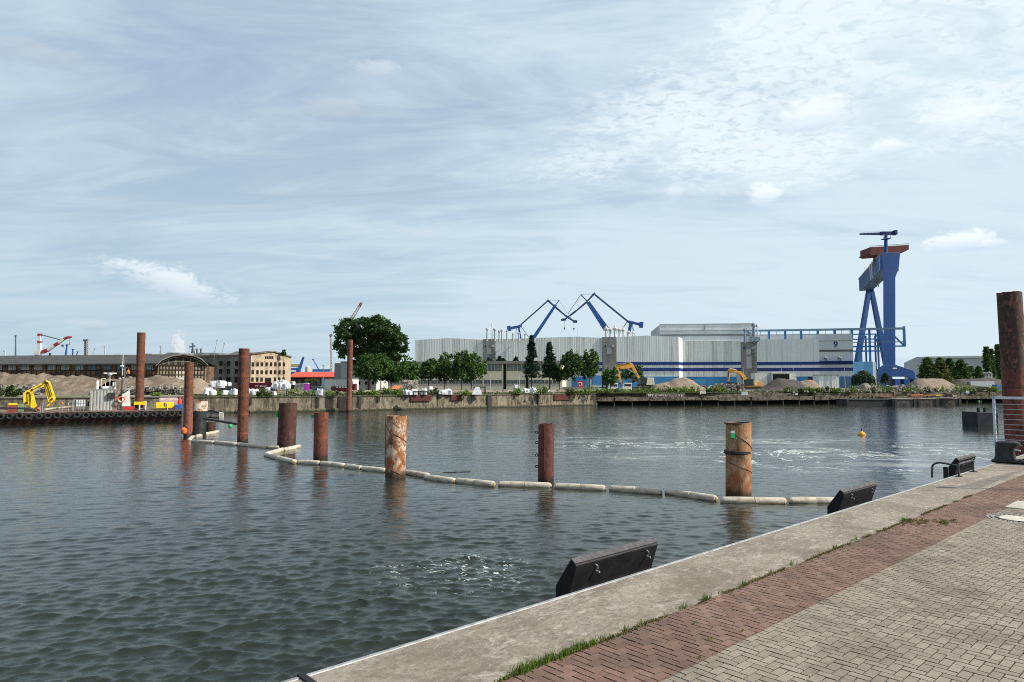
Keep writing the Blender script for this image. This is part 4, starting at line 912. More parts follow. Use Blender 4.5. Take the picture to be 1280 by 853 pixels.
lb = deck('x', 'x', 'x', 152, 1.0)[0]; bpy.data.objects.remove(lb)
o = MB().torus((0, 0, 0), .34, .085, 20, 8).build('lifebuoy', mat('lifebuoy_orange', (.7, .12, .04), (.65, .5, .45), 1.6, .6, lo=.52, hi=.56), smooth=True); x = bf.x(152.5, 1.0); p = BW0 + Vector((bf.ux, bf.uy, 0)) * x + Vector((-bf.uy, bf.ux, 0)) * 1.0; o.location = (p.x, p.y, P(152, 499.3, p.y).z); o.rotation_euler = (0, 0, bang)
setp(o, 'orange and white lifebuoy hanging at the foot of the signal mast', 'lifebuoy')
# spud pile through the barge with yellow guide
pY = bf.Y(175, 3.0)
pile(176.7, 416, 175, 505, 9.4, rF2 if False else rust_mat('rust_spud', (.13, .048, .027), (.15, .055, .032), (.09, .036, .024), 3, 2, 1.9, seam=(.24, .09, .05)), 'tall rust brown spud pile rising through the barge deck', Y=pY, group='steel mooring piles in the basin')
t, L_, a, b_, h = dbox('pile_guide', 'bright yellow guide frame round the spud pile on the barge', 'pile guide', 168, 184, 502.6, yellowM, 2.2, 2.6, ybase=506.5)
mb = MB(); mb.box(L_(182.5, 0)[0], b_, -.05, .1, 0, h); mb.box(a + .6, a + .75, -.05, .1, 0, h * .6); mb.build('guide_leg', white, t); MB().lathe([(.9, .05), (1.0, .12), (.7, .18)], c=((a + b_) / 2, 1.0, 0), k=16).build('winch_drum', greyM, t)
t, L_, a, b_, h = dbox('generator', 'yellow generator with dark base on the right of the barge', 'generator', 195.5, 218, 503.6, yellowM, 1.2, 1.6, ybase=511, bev=.08)
MB().box(a + .1, b_ - .1, -.05, 1.5, 0, L_(200, 510.8)[1]).build('skid', dark, t); MB().beam((L_(210.3, 0)[0], -.12, 0), (L_(210.3, 0)[0], -.12, h * .95), .07, .07).build('post', white, t)
MB().box(L_(206, 0)[0], L_(207.5, 0)[0], -.03, .1, h * .45, h * .98).build('panel_gap', dark, t)
dbox('tarp_container', 'faded pink grey curved top container behind the yellow generator', 'container', 199, 223.5, 497.8, mat('faded_pink', (.36, .24, .23), (.45, .36, .35), 1, .8), 3.4, 2.2, bev=.22)
t, L_, a, b_, h = dbox('blue_hose_rack', 'blue hose rack at the right end of the barge', 'hose rack', 219, 229, 506, mat('plastic_blue', (.02, .10, .45), (.015, .05, .2), 4, .5, lo=.45, hi=.55), .9, 1.1, bev=.1)
o = MB().lathe([(.02, -.02), (.3, .05), (.28, .45), (.1, .8), (.02, .95)], k=14).build('red_float', mat('float_red', (.6, .03, .02), rough=.5), smooth=True); x = bf.x(225.5, 2.2); p = BW0 + Vector((bf.ux, bf.uy, 0)) * x + Vector((-bf.uy, bf.ux, 0)) * 2.2; o.location = (p.x, p.y, P(225, 505.6, p.y).z); setp(o, 'red conical float lying above the blue hose rack', 'float')
for (px, py, r_, lab) in ((50.5, 511.5, .26, 'bright orange ball float at the foot of the yellow crane arm'), (79, 504.8, .14, 'small red ball float on the post right of the yellow arm')):
    x = bf.x(px, .6); p = BW0 + Vector((bf.ux, bf.uy, 0)) * x + Vector((-bf.uy, bf.ux, 0)) * .6
    o = MB().lathe([(.01, -r_), (r_ * .7, -r_ * .7), (r_, 0), (r_ * .7, r_ * .7), (.01, r_)], k=16).build('ball_float', orangeM, smooth=True, loc=(p.x, p.y, P(px, py, p.y).z)); setp(o, lab, 'float')
    if px == 79: MB().tube((0, 0, -r_), (0, 0, DECK - o.location.z), .03).build('post', greyM, o)
for i, px in enumerate((52, 54.5, 86.5)):
    x = bf.x(px, .4); p = BW0 + Vector((bf.ux, bf.uy, 0)) * x + Vector((-bf.uy, bf.ux, 0)) * .4
    o = MB().tube((0, 0, 0), (0, 0, (.7, 1.05, 1.1)[i]), .05).build('deck_post', greyM, loc=(p.x, p.y, DECK)); setp(o, ['short grey post right of the yellow crane column', 'taller grey post inside the yellow crane arch', 'grey post left of the white caged tank'][i], 'deck post', 'posts on the barge deck')
x0, x1 = bf.x(57, 1.0), bf.x(95, 1.0)
t, L_ = deck('rolled_tarp', 'long pale rolled tarpaulin lying on the barge right of the yellow arm', 'tarpaulin', 57, 1.0)
a, b_ = L_(57, 509.5), L_(90, 505.5); MB().tube((a[0], .1, .22), (b_[0], .4, .55), .17, .13, 10).build('roll', mat('tarp_cream', (.50, .47, .40), (.32, .26, .18), 2, .8), t, smooth=True)
t, L_ = deck('dark_gangway', 'long dark steel gangway lying along the left end of the barge', 'gangway', 2, .3)
a, b_ = L_(-8, 0)[0], L_(47, 0)[0]; mb = MB(); mb.beam((a, 0, .55), (L_(36, 0)[0], 0, .42), .4, .22); mb.beam((L_(36, 0)[0], 0, .42), (b_, 0, .05), .4, .22); mb.build('walkway', dark, t)

# ================================================================== RUSTY PONTOONS at the right of the far bank
rustp = mat('pontoon_concrete', (.11, .10, .085), (.06, .052, .045), 1.3, .9, c3=(.03, .026, .022), s3=1.1, lo3=.5, hi3=.62)
rr = random.Random(12)
for i, (xa, xb, top, wl) in enumerate(((1058, 1117, 497.5, 507.2), (1118, 1146, 496.5, 507.4), (1147.5, 1174, 496.3, 507.2), (1175.5, 1202, 496.2, 506.4))):
    p = G(xa, wl, 0); Y = p.y; W_ = (xb - xa) / F * Y; h = P(xa, top, Y).z
    t = thing('moored_pontoon', ['long black pontoon moored at the far apron', 'grey concrete pontoon right of the long black one', 'middle grey concrete pontoon under rusty pipes', 'rightmost grey concrete pontoon at the far apron'][i], 'pontoon', (p.x, Y, 0), .02, 'pontoons moored at the far apron')
    body = dark if i == 0 else rustp
    MB().box(0, W_ - .1, 0, 4.5, -.4, h - .55).build('hull', body, t, bevel=.05)
    MB().box(-.05, W_ - .05, -.12, 4.6, h - .54, h - .3).build('rubbing_strake', mat('strake_pale', (.30, .27, .23), (.18, .15, .12), 2, .85) if i else dark, t, bevel=.03)
    mb = MB(); mb.box(0, .5, -.2, .0, -.3, h - .35); mb.build('corner_fender', dark, t)
    mb = MB(); mb.box(W_ - .7, W_ - .1, -.2, .0, -.3, h - .35); mb.build('corner_fender', dark, t)
orgr = mat('rust_orange_scrap', (.34, .12, .06), (.20, .08, .05), 1.5, .85)
for i, (xa, xb, ya, yb_, m_) in enumerate(((1100, 1121, 494.5, 496.5, mat('rust_pipe_red', (.25, .08, .06), (.16, .07, .05), 2, .85)), (1138, 1162, 493, 496, orgr), (1160, 1171, 492.8, 494.8, orgr), (1170, 1181, 493.2, 496, yellowM))):
    Y = 155.5; p = P(xa, yb_, Y); L = (xb - xa) / F * Y; mb = MB(); 
    t = thing('scrap_pile', ['dull red steel girders stacked on the long black pontoon', 'orange rusty pipes stacked on the grey pontoons', 'short orange rusty tubes beside the stacked pipes', 'yellow and rust steel frames right of the orange pipes'][i], 'steel scrap', (p.x, Y, p.z - .1), 0, 'rusty steel stacked on the pontoons')
    for j in range(6):
        z = rr.uniform(0, .35); y = rr.uniform(0, 1.4); a = rr.uniform(0, L * .25); b_ = rr.uniform(L * .7, L)
        MB().tube((a, y, z + .08), (b_, y + rr.uniform(-.2, .2), z + .08 + rr.uniform(-.05, .12)), .11, .11, 8).build('pipe', m_, t)
t = thing('deck_machine', 'black boxy winch machine on the rightmost grey pontoons', 'winch', tuple(P(1183, 496.3, 155)), 0)
MB().box(0, 1.4, 0, 1.2, 0, .8).build('body', dark, t, bevel=.08); MB().tube((-.4, .4, .3), (1.9, .4, .3), .18, .18, 10).build('drum', greyM, t); MB().box(1.6, 2.6, .2, .8, 0, .35).build('skid', mat('old_cream', (.40, .37, .30), rough=.8), t)

# ================================================================== MOUNDS AND RUBBLE
def mound(name, label, pxs, Y, m, depth, seed, rough=.25, zb=LAND - .1, cat='mound', floor=0.0, amp2=.12):
    """pxs: list of (px, py) silhouette points; a heap whose ridge follows them"""
    rg = np.random.RandomState(seed); pts = [P(a, b_, Y) for a, b_ in pxs]; X0, X1 = pts[0].x, pts[-1].x; n_ = max(24, int((X1 - X0) / .45)); md = 22
    xs = np.linspace(X0, X1, n_); hs = np.interp(xs, [p.x for p in pts], [max(p.z - zb, 0.02) for p in pts])
    ys = np.linspace(-1, 1, md); V = []; ph = rg.uniform(0, 6.28, 24); fx = rg.uniform(.3, 3.2, 24); fy = rg.uniform(.3, 3.2, 24)
    for j, y in enumerate(ys):
        for i, x in enumerate(xs):
            prof = max(0, 1 - abs(y) ** 1.35); h = hs[i] * prof
            nz = sum(math.sin(fx[q] * x + ph[q] + fy[q] * y * depth * .6) * (1 / (fx[q] + 1)) for q in range(12)) * .10 * rough + rg.normal(0, rough * .13)
            edge = min(1, prof * 3) * min(1, min(i, n_ - 1 - i) / 2)
            V.append((x - X0 + rg.normal(0, .05), y * depth, h + nz * edge * min(1.0, .25 + hs[i])))
    Fc = [(j * n_ + i, j * n_ + i + 1, (j + 1) * n_ + i + 1, (j + 1) * n_ + i) for j in range(md - 1) for i in range(n_ - 1)]
    me = bpy.data.meshes.new(name); me.from_pydata(V, [], Fc); me.materials.append(m); me.shade_smooth()
    o = bpy.data.objects.new(name, me); COL.objects.link(o); o.location = (X0, Y, zb); return setp(o, label, cat)
earthM = mat('earth_brown', (.15, .115, .08), (.22, .175, .13), .5, .95, c3=(.12, .09, .065), s3=.8, lo3=.5, hi3=.64, bump=.9, bscale=2.2, bdist=.2)
sandM = mat('sand_brown', (.20, .15, .11), (.25, .195, .145), .8, .95, bump=.5, bscale=4, bdist=.1)
darkE = mat('dark_earth', (.055, .047, .042), (.085, .075, .068), .8, .95, bump=.6, bscale=3, bdist=.1)
mound('earth_mound', 'large rough earth heap in front of the timber shed behind the yellow arm', [(-60, 478), (-30, 469), (0, 467), (18, 468.5), (32, 467), (45, 468.5), (52, 466.8), (62, 470), (80, 470.5), (100, 470), (115, 473), (130, 474), (140, 476)], 140, earthM, 8, 1, 1.2)
mound('earth_mound', 'lower earth heap between the spud pile and the barge cabin', [(118, 480), (132, 475), (150, 473.5), (165, 472.5), (185, 471.5), (195, 470), (210, 471), (226, 473), (238, 478), (244, 484)], 146, earthM, 8, 2, .9)
mound('sand_heap', 'smooth brown sand cone right of the tall brown pile', [(222, 480), (238, 474), (247, 472.8), (252, 474), (265, 484), (270, 487)], 150, sandM, 6, 3, .25)
mound('gravel_heap', 'brown gravel heap under the blue stripes of the big hall', [(812, 487), (818, 481), (828, 478.5), (836, 477.5), (842, 473.5), (850, 471.8), (858, 471.9), (866, 476), (874, 482), (884, 487)], 200, sandM, 6, 4, .5)
mound('earth_heap', 'dark earth heap before the small white garage', [(946, 489), (955, 483), (965, 476.5), (972, 472.5), (985, 474.2), (996, 475), (1005, 484), (1012, 489)], 198, darkE, 6, 5, .35)
mound('gravel_heap', 'brown gravel heap right of the dark earth heap', [(992, 484), (1000, 477), (1012, 474.3), (1017, 476), (1024, 483), (1030, 488)], 200, sandM, 6, 6, .35)
mound('sand_heap', 'small pale sand heap left of the gantry crane foot', [(1072, 489), (1077, 480), (1082, 478.5), (1090, 484), (1096, 488)], 190, sandM, 4, 7, .4)
mound('sand_heap', 'wide brown sand heap right of the gantry crane foot', [(1134, 485), (1143, 476), (1150, 473.3), (1178, 473.2), (1188, 480), (1194, 486)], 215, sandM, 7, 8, .25)
mound('rubble_strip', 'low grey brown rubble bank at the far right beyond the pontoons', [(1188, 480), (1196, 474), (1212, 473.5), (1240, 472.5), (1250, 475), (1290, 478)], 240, darkE, 6, 9, .5)
def rubble(name, label, x0, x1, y0, y1, Y, n_, sz, seed, m, cat='rubble'):
    rg = random.Random(seed); mb = MB(P((x0 + x1) / 2, y1, Y))
    for _ in range(n_):
        px = rg.uniform(x0, x1); py = y1 - (y1 - y0) * rg.random() ** 1.3; p = P(px, py, Y + rg.uniform(-2, 2)); s = rg.uniform(.4, 1) * sz
        vs = []
        for a in (-1, 1):
            for b_ in (-1, 1):
                for c_ in (-1, 1): vs.append(p + Vector((a * s * rg.uniform(.5, 1), b_ * s * rg.uniform(.5, 1), c_ * s * rg.uniform(.35, .8))))
        mb.add(vs, [(0, 1, 3, 2), (4, 6, 7, 5), (0, 4, 5, 1), (2, 3, 7, 6), (0, 2, 6, 4), (1, 5, 7, 3)])
    o = mb.build(name, m, loc=tuple(P((x0 + x1) / 2, y1, Y))); return setp(o, label, cat, None, 'stuff')
stoneM = mat('rubble_stone', (.24, .215, .18), (.36, .33, .29), .9, .9, c3=(.08, .07, .06), s3=.7, lo3=.48, hi3=.6)
rubble('rubble', 'broken stone at the foot of the large earth heap', -5, 50, 482, 493, 130, 200, .45, 1, stoneM)
rubble('rubble', 'dark and pale broken stone in front of the lower earth heap', 152, 236, 483, 494, 132, 330, .45, 2, stoneM)
rubble('rubble', 'pale broken bricks heaped among trees and white bags', 504, 522, 476, 489, 146, 130, .40, 3, mat('rubble_pale', (.34, .29, .22), (.46, .42, .36), .9, .9, c3=(.10, .07, .05), s3=.8))
rubble('rubble', 'broken concrete left of the orange excavator tracks', 893, 930, 480, 489.5, 178, 160, .5, 4, stoneM)
rubble('rubble', 'scattered debris below the gantry crane foot', 1090, 1150, 482, 489.5, 176, 150, .5, 5, stoneM)
rubble('rubble', 'brown debris between quay wall and hut behind white bags', 240, 700, 487.5, 492, 141, 170, .25, 6, stoneM)
rubble('rubble', 'scattered brick debris along the far apron edge', 760, 1200, 487, 490.5, 166, 260, .28, 7, stoneM)

# ================================================================== VEGETATION
tree_dark = leaf_mat('leaf_dark', (.024, .055, .014), (.09, .165, .042))
tree_mid = leaf_mat('leaf_mid', (.03, .08, .014), (.10, .20, .04))
tree_light = leaf_mat('leaf_light', (.03, .06, .012), (.09, .13, .03))
bush_m = leaf_mat('bush_leaf', (.08, .15, .018), (.22, .31, .05))
willow_m = leaf_mat('willow_leaf', (.03, .055, .025), (.07, .11, .05))
conif_m = leaf_mat('conifer_leaf', (.012, .032, .018), (.04, .075, .038))
gold_m = leaf_mat('gold_leaf', (.05, .07, .015), (.13, .14, .03))
def leaves(centers, m, size, rg, name='crown', parent=None, up=.3):
    """centers: (n,3) clump points -> quads"""
    n_ = len(centers); s = size * rg.uniform(.55, 1.25, n_)
    a = rg.normal(size=(n_, 3)); a[:, 2] *= .7; a /= np.linalg.norm(a, axis=1)[:, None]; b_ = rg.normal(size=(n_, 3)); b_ -= (b_ * a).sum(1)[:, None] * a; b_ /= np.linalg.norm(b_, axis=1)[:, None]
    a *= s[:, None]; b_ *= s[:, None] * .6
    V = np.stack([centers - a, centers + b_ * .9, centers + a, centers - b_], 1).reshape(-1, 3)
    Fc = np.arange(4 * n_).reshape(-1, 4)
    me = bpy.data.meshes.new(name); me.from_pydata(V.tolist(), [], Fc.tolist()); me.materials.append(m)
    tone = np.repeat(np.clip(rg.normal(.45, .28, n_), 0, 1), 4); at = me.attributes.new('tone', 'FLOAT', 'POINT'); at.data.foreach_set('value', tone.astype(np.float32))
    o = bpy.data.objects.new(name, me); COL.objects.link(o)
    if parent: o.parent = parent
    return o
def blob_points(lobes, n_, rg, shell=.55):
    vol = np.array([l[3] * l[4] * l[5] for l in lobes]) ** .8; cnt = (n_ * vol / vol.sum()).astype(int); out = []
    for l, c_ in zip(lobes, cnt):
        # clumps in the lobe, then leaves round each clump
        k_ = max(6, c_ // 26); d_ = rg.normal(size=(k_, 3)); d_ /= np.linalg.norm(d_, axis=1)[:, None]; r_ = shell + (1 - shell) * rg.uniform(0, 1, k_) ** .6
        r_ *= rg.uniform(.82, 1.1, k_)
        cl = d_ * r_[:, None]; pick = rg.randint(0, k_, c_); pts = cl[pick] + rg.normal(0, .12, (c_, 3)); pts[:, 2] -= abs(rg.normal(0, .04, c_))
        out.append(pts * np.array(l[3:6]) + np.array(l[:3]))
    return np.concatenate(out)
def trunk(t, h, r, limbs, rg, name='trunk', m=None):
    mb = MB(); mb.tube((0, 0, -.3), (0, 0, h), r, r * .75, 10)
    for _ in range(limbs):
        a = rg.uniform(0, 6.28); L = h * rg.uniform(.4, 1.1); z = h * rg.uniform(.75, 1); p = Vector((0, 0, z)); q_ = p + Vector((math.cos(a) * L * .45, math.sin(a) * L * .45, L * .75)); mb.tube(p, q_, r * .5, r * .16, 7)
        for _ in range(2):
            a2 = a + rg.uniform(-1, 1); mb.tube(p.lerp(q_, .6), q_ + Vector((math.cos(a2), math.sin(a2), .6)) * L * .25, r * .22, r * .06, 5)
    return mb.build(name, m or barkM, t, smooth=True)
def broadleaf(px, ytop, ycb, hw, Y, m, label, n_=2600, leaf=.36, seed=1, group=None, ybase=None, lobes=None, shell=.5):
    rg = np.random.RandomState(seed); base = P(px, 480, Y); zt = P(px, ytop, Y).z - LAND; zb = P(px, ycb, Y).z - LAND; W_ = hw / F * Y * 1.32
    t = thing('broadleaf_tree', label, 'tree', (base.x, Y, LAND), 0, group)
    H = zt - zb
    L = lobes or [(0, 0, zb + H * .42, W_ * .85, W_ * .85, H * .42), (W_ * .1, 0, zb + H * .72, W_ * .6, W_ * .6, H * .28)] + [(math.cos(a) * W_ * .5, math.sin(a) * W_ * .5, zb + H * rg.uniform(.25, .6), W_ * rg.uniform(.38, .52), W_ * .45, H * rg.uniform(.2, .28)) for a in np.linspace(0, 6.28, 7)[:-1] + rg.uniform(0, 1)]
    leaves(blob_points(L, n_, rg, shell), m, leaf, rg, 'crown', t); trunk(t, zb + H * .25, max(.13, W_ * .034), 4, random.Random(seed)); return t
def conifer(px, ytop, ycb, hw, Y, label, m=conif_m, n_=3400, seed=1, leaf=.36, group=None, taper=1.0):
    rg = np.random.RandomState(seed); base = P(px, 480, Y); zt = P(px, ytop, Y).z - LAND; zb = P(px, ycb, Y).z - LAND; W_ = hw / F * Y * 1.08; H = zt - zb
    t = thing('conifer_tree', label, 'tree', (base.x, Y, LAND), 0, group); pts = []
    tiers = int(H / .62) + 6
    for i in range(tiers):
        f = i / tiers; z = zb + H * f; R = W_ * (1 - f ** 1.15 * .97) ** taper * rg.uniform(.8, 1.08) + .08; br = int(9 + 9 * (1 - f))
        for q in range(br):
            a = rg.uniform(0, 6.28); L = R * rg.uniform(.72, 1.1); c_ = max(4, int(n_ / tiers / br)); tt = rg.uniform(.25, 1, c_)
            x = np.cos(a) * L * tt; y = np.sin(a) * L * tt; zz = z - L * tt * .22 + .18 * L * tt ** 2 * .6
            sp = .10 * L + .10; pts.append(np.stack([x + rg.normal(0, sp, c_), y + rg.normal(0, sp, c_), zz + rg.normal(0, .10, c_)], 1))
    leaves(np.concatenate(pts), m, leaf, rg, 'crown', t); MB().tube((0, 0, -.3), (0, 0, zt * .93), max(.16, W_ * .06), .04, 8).build('trunk', barkM, t); return t
# big tree behind the hut
Yt = 205; s_ = Yt / F
def lobe(px, py, rx, ry, dy=0.0): p = P(px, py, Yt); return (p.x - P(462, 480, Yt).x, dy, p.z - LAND, rx * s_, rx * s_ * .9, ry * s_)
broadleaf(462, 397, 450, 47, Yt, tree_dark, 'largest dark tree, wide round crown rising above the pale hut', 21000, .50, 5, None, None,
          [lobe(436, 412, 17, 13), lobe(428, 425, 13, 16, 2), lobe(455, 409, 15, 12), lobe(475, 408, 16, 12, -2), lobe(490, 418, 14, 14), lobe(501, 428, 10, 12), lobe(450, 428, 20, 18, 3), lobe(478, 430, 20, 18, 3), lobe(430, 440, 10, 9), lobe(494, 440, 13, 9, 2), lobe(462, 442, 20, 10, 2), lobe(446, 449, 12, 8, 1), lobe(482, 450, 14, 8, 1), lobe(464, 452, 12, 7, 0)], .62)
rowlab = ['leftmost small tree of the row, before the pale hut', 'second small tree of the row, overlapping the first', 'small tree of the row right of the pale hut windows', 'fourth small tree of the row, before the long office', 'fifth small tree of the row, slightly taller', 'sixth small tree of the row beside the grey hall corner', 'seventh small tree, thin top reaching above the row', 'rightmost small tree of the row with wide dark crown']
for i, (px, yt, yc, hw) in enumerate(((459, 443, 472, 14), (476, 443.5, 473, 13), (489, 453, 474, 12), (510, 447, 473.5, 13.5), (535.5, 447.5, 473, 13.5), (556, 441, 474, 13), (577, 436.5, 473, 12), (589, 442, 474.5, 15))):
    broadleaf(px, yt - .5, yc + 3, hw * 1.06, 185 + (i % 3) * 3, tree_mid if i % 2 else tree_dark, rowlab[i], 4600, .36, 20 + i, 'row of small trees before the long office')
conifer(664.5, 418.5, 470, 10.5, 180, 'tallest dark spruce, pointed, left of the second spruce', seed=31, n_=4200)
conifer(687, 427, 470, 11, 182, 'second dark spruce between the tall spruce and the round trees', seed=32, n_=4200)
broadleaf(715, 436, 474, 11.5, 180, tree_dark, 'left of the two egg shaped dark green trees near the red sign', 3600, .36, 33)
broadleaf(736.5, 434, 474, 11, 182, tree_dark, 'right of the two egg shaped dark green trees near the red sign', 3600, .36, 34)
broadleaf(699, 453, 476, 9, 184, tree_mid, 'low dark tree tucked between second spruce and egg shaped tree', 1800, .34, 35)
broadleaf(763, 458, 480, 10, 190, tree_mid, 'low round tree left of the orange material handler', 2000, .34, 36)
broadleaf(790, 455, 480, 13, 262, tree_dark, 'dark tree behind the orange material handler arm', 2200, .42, 37)
for i, (px, yt) in enumerate(((611, 447.5), (624.5, 445.5), (629, 448), (645, 446))):
    conifer(px, yt, 453, 4, 285, 'small dark conifer top ' + ['left, below the hall stair tower', 'pointed, second behind the office roof', 'lowest, third behind the office roof', 'rightmost behind the office roof'][i], seed=40 + i, n_=500, leaf=.5, group='conifer tops behind the office roof')
# willow
rg = np.random.RandomState(50); Yw = 240; b0 = P(1079, 480, Yw); t = thing('willow_tree', 'round drooping grey green willow before the pale blue hall corner', 'tree', (b0.x, Yw, LAND)); pts = []
for _ in range(90):
    a = rg.uniform(0, 6.28); R = 3.7 * math.sqrt(rg.uniform(0, 1)); z0 = 6.3 * math.sqrt(max(0, 1 - (R / 4.3) ** 2)) + .6; L = rg.uniform(.5, .9) * z0; c_ = 46; f = rg.uniform(0, 1, c_)
    pts.append(np.stack([math.cos(a) * (R + f * .5) + rg.normal(0, .12, c_), math.sin(a) * (R + f * .5) + rg.normal(0, .12, c_), z0 - f * L], 1))
leaves(np.concatenate(pts), willow_m, .32, rg, 'crown', t); trunk(t, 3.2, .25, 5, random.Random(50))
conifer(1106.5, 466.5, 478, 5, 235, 'small dark bush shaped conifer at the gantry crane foot', seed=51, n_=900, taper=.6, leaf=.34)
# right hand trees
for i, (px, yt, yc, hw, m_, lab) in enumerate(((1160, 446.5, 474, 13, tree_dark, 'leftmost broad dark tree of the group right of the gantry'), (1176, 446.5, 475, 9, tree_dark, 'second dark tree of the right group, seen behind the yellowish one'), (1176, 450, 477, 13, gold_m, 'yellowish green tree in the right group'),
                                       (1188, 447.5, 474, 9, tree_dark, 'narrow dark tree between yellowish tree and conical tree'), (1202, 449, 476, 12.5, tree_dark, 'conical dark tree at the right of the group near the white building'),
                                       (1214, 457.5, 474, 6, tree_dark, 'small dark treetop left behind the white building'), (1223.5, 458, 474, 5, tree_dark, 'small dark treetop right behind the white building'))):
    conifer(px, yt, yc, hw, 262 + (i % 2) * 6 + (20 if i > 4 else 0) - (8 if i == 2 else 0), lab, m_, 3200, 60 + i, .52, None, .62)
for i, (px, yt, hw) in enumerate(((1234.5, 433, 5), (1240.5, 435.5, 4.5), (1250, 429.5, 7), (1256, 440, 5))):
    conifer(px, yt, 474, hw, 300 + 5 * i, ['leftmost tall narrow poplar', 'second tall narrow poplar, slightly shorter', 'tallest narrow poplar beside the tall right pile', 'poplar half hidden by the tall right pile'][i] + ' of the poplar row', tree_dark, 3000, 70 + i, .5, 'poplars at the right', .35)
# bushes along the far quay top
def bush(px, yt, yb, hw, Y, label, m_=bush_m, n_=420, seed=1, leaf=.17):
    rg = np.random.RandomState(seed); p = P(px, 480, Y); H = max(.5, P(px, yt, Y).z - LAND); W_ = hw / F * Y
    t = thing('bush', label, 'bush', (p.x, Y, LAND), 0, 'green bushes along the far quay edge'); pts = []; ns = 16; mb = MB()
    for i in range(ns):
        a = rg.uniform(0, 6.28); r = W_ * math.sqrt(rg.uniform(0, 1)); x, y = math.cos(a) * r, math.sin(a) * r * .6; h = H * (1 - .55 * (r / W_) ** 2) * rg.uniform(.75, 1.05); c_ = n_ // ns; f = rg.uniform(.05, 1, c_)
        pts.append(np.stack([x * (1 + .25 * f) + rg.normal(0, .16, c_), y * (1 + .2 * f) + rg.normal(0, .16, c_), h * f], 1)); mb.tube((x * .4, y * .4, 0), (x * 1.2, y * 1.1, h * .85), .03, .01, 5)
    leaves(np.concatenate(pts), m_, leaf, rg, 'foliage', t); mb.build('stems', barkM, t); return t
bl = [(4, 478, 18, 112, 'big dark leafy bush at the far left before the earth heap'), (152, 493, 3, 112, 'tiny bush left of the spud pile foot'), (196, 490, 4, 118, 'small bush before the broken stones right of the spud pile'), (275, 487, 8, 118, 'bush among white bags left of the banded pile'), (297, 489, 4, 118, 'low bush hidden left of the banded pile'), (330, 483, 8, 112, 'tall bush before the maroon container'),
      (365, 484, 7, 145, 'bush right of the heaped white bags'), (386, 487.5, 7, 145, 'low weeds bush by the purple toilet cabin'), (413, 486, 9, 122, 'bush left of the thin tall pile'), (447, 486, 10, 124, 'bush right of the thin tall pile'), (467, 487, 6, 124, 'low bush third right of the thin tall pile'), (480, 483, 6, 140, 'yellow green bush by the pale hut corner'), (497, 484.5, 9, 126, 'bush under the orange roofed scrap'), (543, 484, 8, 130, 'bush left of the paired white bags'),
      (583, 488, 5, 132, 'small bush before the white sheet'), (646, 485, 7, 140, 'bush left of the round white bag row'), (677, 479, 8, 142, 'tall green bush right of the round white bag row'), (712, 484, 7, 148, 'yellowish bush left of the red sign post'), (722, 486, 6, 148, 'low bush behind the red sign post'), (738, 481, 9, 150, 'bush between red sign and white panel'), (755, 484, 8, 152, 'bush right of the small white panel'),
      (768, 484.5, 10, 162, 'first low bush of the apron row below the white vans'), (785, 484, 11, 162, 'second low bush of the apron row'), (803, 482, 8, 160, 'bush below the handler cab'), (815, 483, 9, 162, 'bush below the cream counterweight'), (833, 481.5, 9, 162, 'bush before the left of the gravel heap'), (845, 482.5, 8, 164, 'bush before the middle of the gravel heap'), (856, 480.5, 8, 162, 'taller bush before the gravel heap'), (869, 481, 8, 162, 'bush at the right foot of the gravel heap'),
      (886, 482, 7, 165, 'bush right of the striped marker post'), (896, 479.5, 9, 166, 'tallest bush left of the orange excavator'), (903, 483, 6, 165, 'bush nearest the orange excavator bucket'), (987.5, 482, 8, 166, 'bush before the dark earth heap'), (1001, 485, 4, 166, 'small bush before the brown gravel heap'), (1010.5, 482, 5, 166, 'narrow bush before the brown gravel heap middle'), (1017, 483, 5, 166, 'bush at the right of the brown gravel heap'), (1023.5, 484, 4, 166, 'small bush left of the grey shed'),
      (1031, 482, 6, 168, 'bush before the left of the grey shed'), (1041, 484, 5, 168, 'bush before the middle of the grey shed'), (1048, 484, 5, 168, 'bush before the right of the grey shed'), (1064, 481.5, 7, 168, 'bright bush left of the small pale sand heap'), (1088, 485, 5, 168, 'bush on the small pale sand heap'), (1110, 481, 6, 168, 'bright bush under the gantry crane foot'), (1095, 476, 9, 210, 'yellow flowering bush left of the gantry crane foot'), (1140, 483, 9, 172, 'grey green bush beneath the wide sand heap left'),
      (1162, 482, 7, 172, 'bush before the wide sand heap'), (1175, 481, 8, 172, 'bright bush before the right end of the wide sand heap'), (1198, 476, 9, 180, 'tall bush right of the wide sand heap'), (1208, 481, 8, 178, 'bush left of the white container store'), (1226, 482, 10, 176, 'bush before the white container store'), (1242, 483, 6, 176, 'bush before the right end of the white container store')]
for i, (px, yt, hw, Y, lab) in enumerate(bl):
    m_ = tree_light if (i % 4 == 1 or i == 0) else bush_m
    bush(px, yt, 490, hw, Y, lab, m_, 520 if hw < 12 else 1600, 100 + i, .17 if hw < 12 else .24)
# grass strips on the far bank
rg = np.random.RandomState(8); pts = []
for (x0, x1, ylo, yhi, n_) in ((240, 745, 117, 134, 16000), (745, 1260, 156, 172, 14000)):
    for _ in range(n_):
        px = rg.uniform(x0, x1)
        Yq = (wallpt(px, 0)[0].y + 1 if px < 745 else 155 + (px - 745) * .045); Yq += abs(rg.normal(0, 7)); p = P(px, 480, Yq); pts.append((p.x, Yq, LAND + rg.uniform(.02, .25)))
pts = np.array(pts); keep = (np.sin(pts[:, 0] * .5) + np.sin(pts[:, 1] * .9 + pts[:, 0] * .21) + rg.normal(0, .6, len(pts))) > -.3
o = leaves(pts[keep], tree_light, .16, rg, 'bank_grass'); setp(o, 'rough grass and weeds along the top of the far quay', 'grass', None, 'stuff')

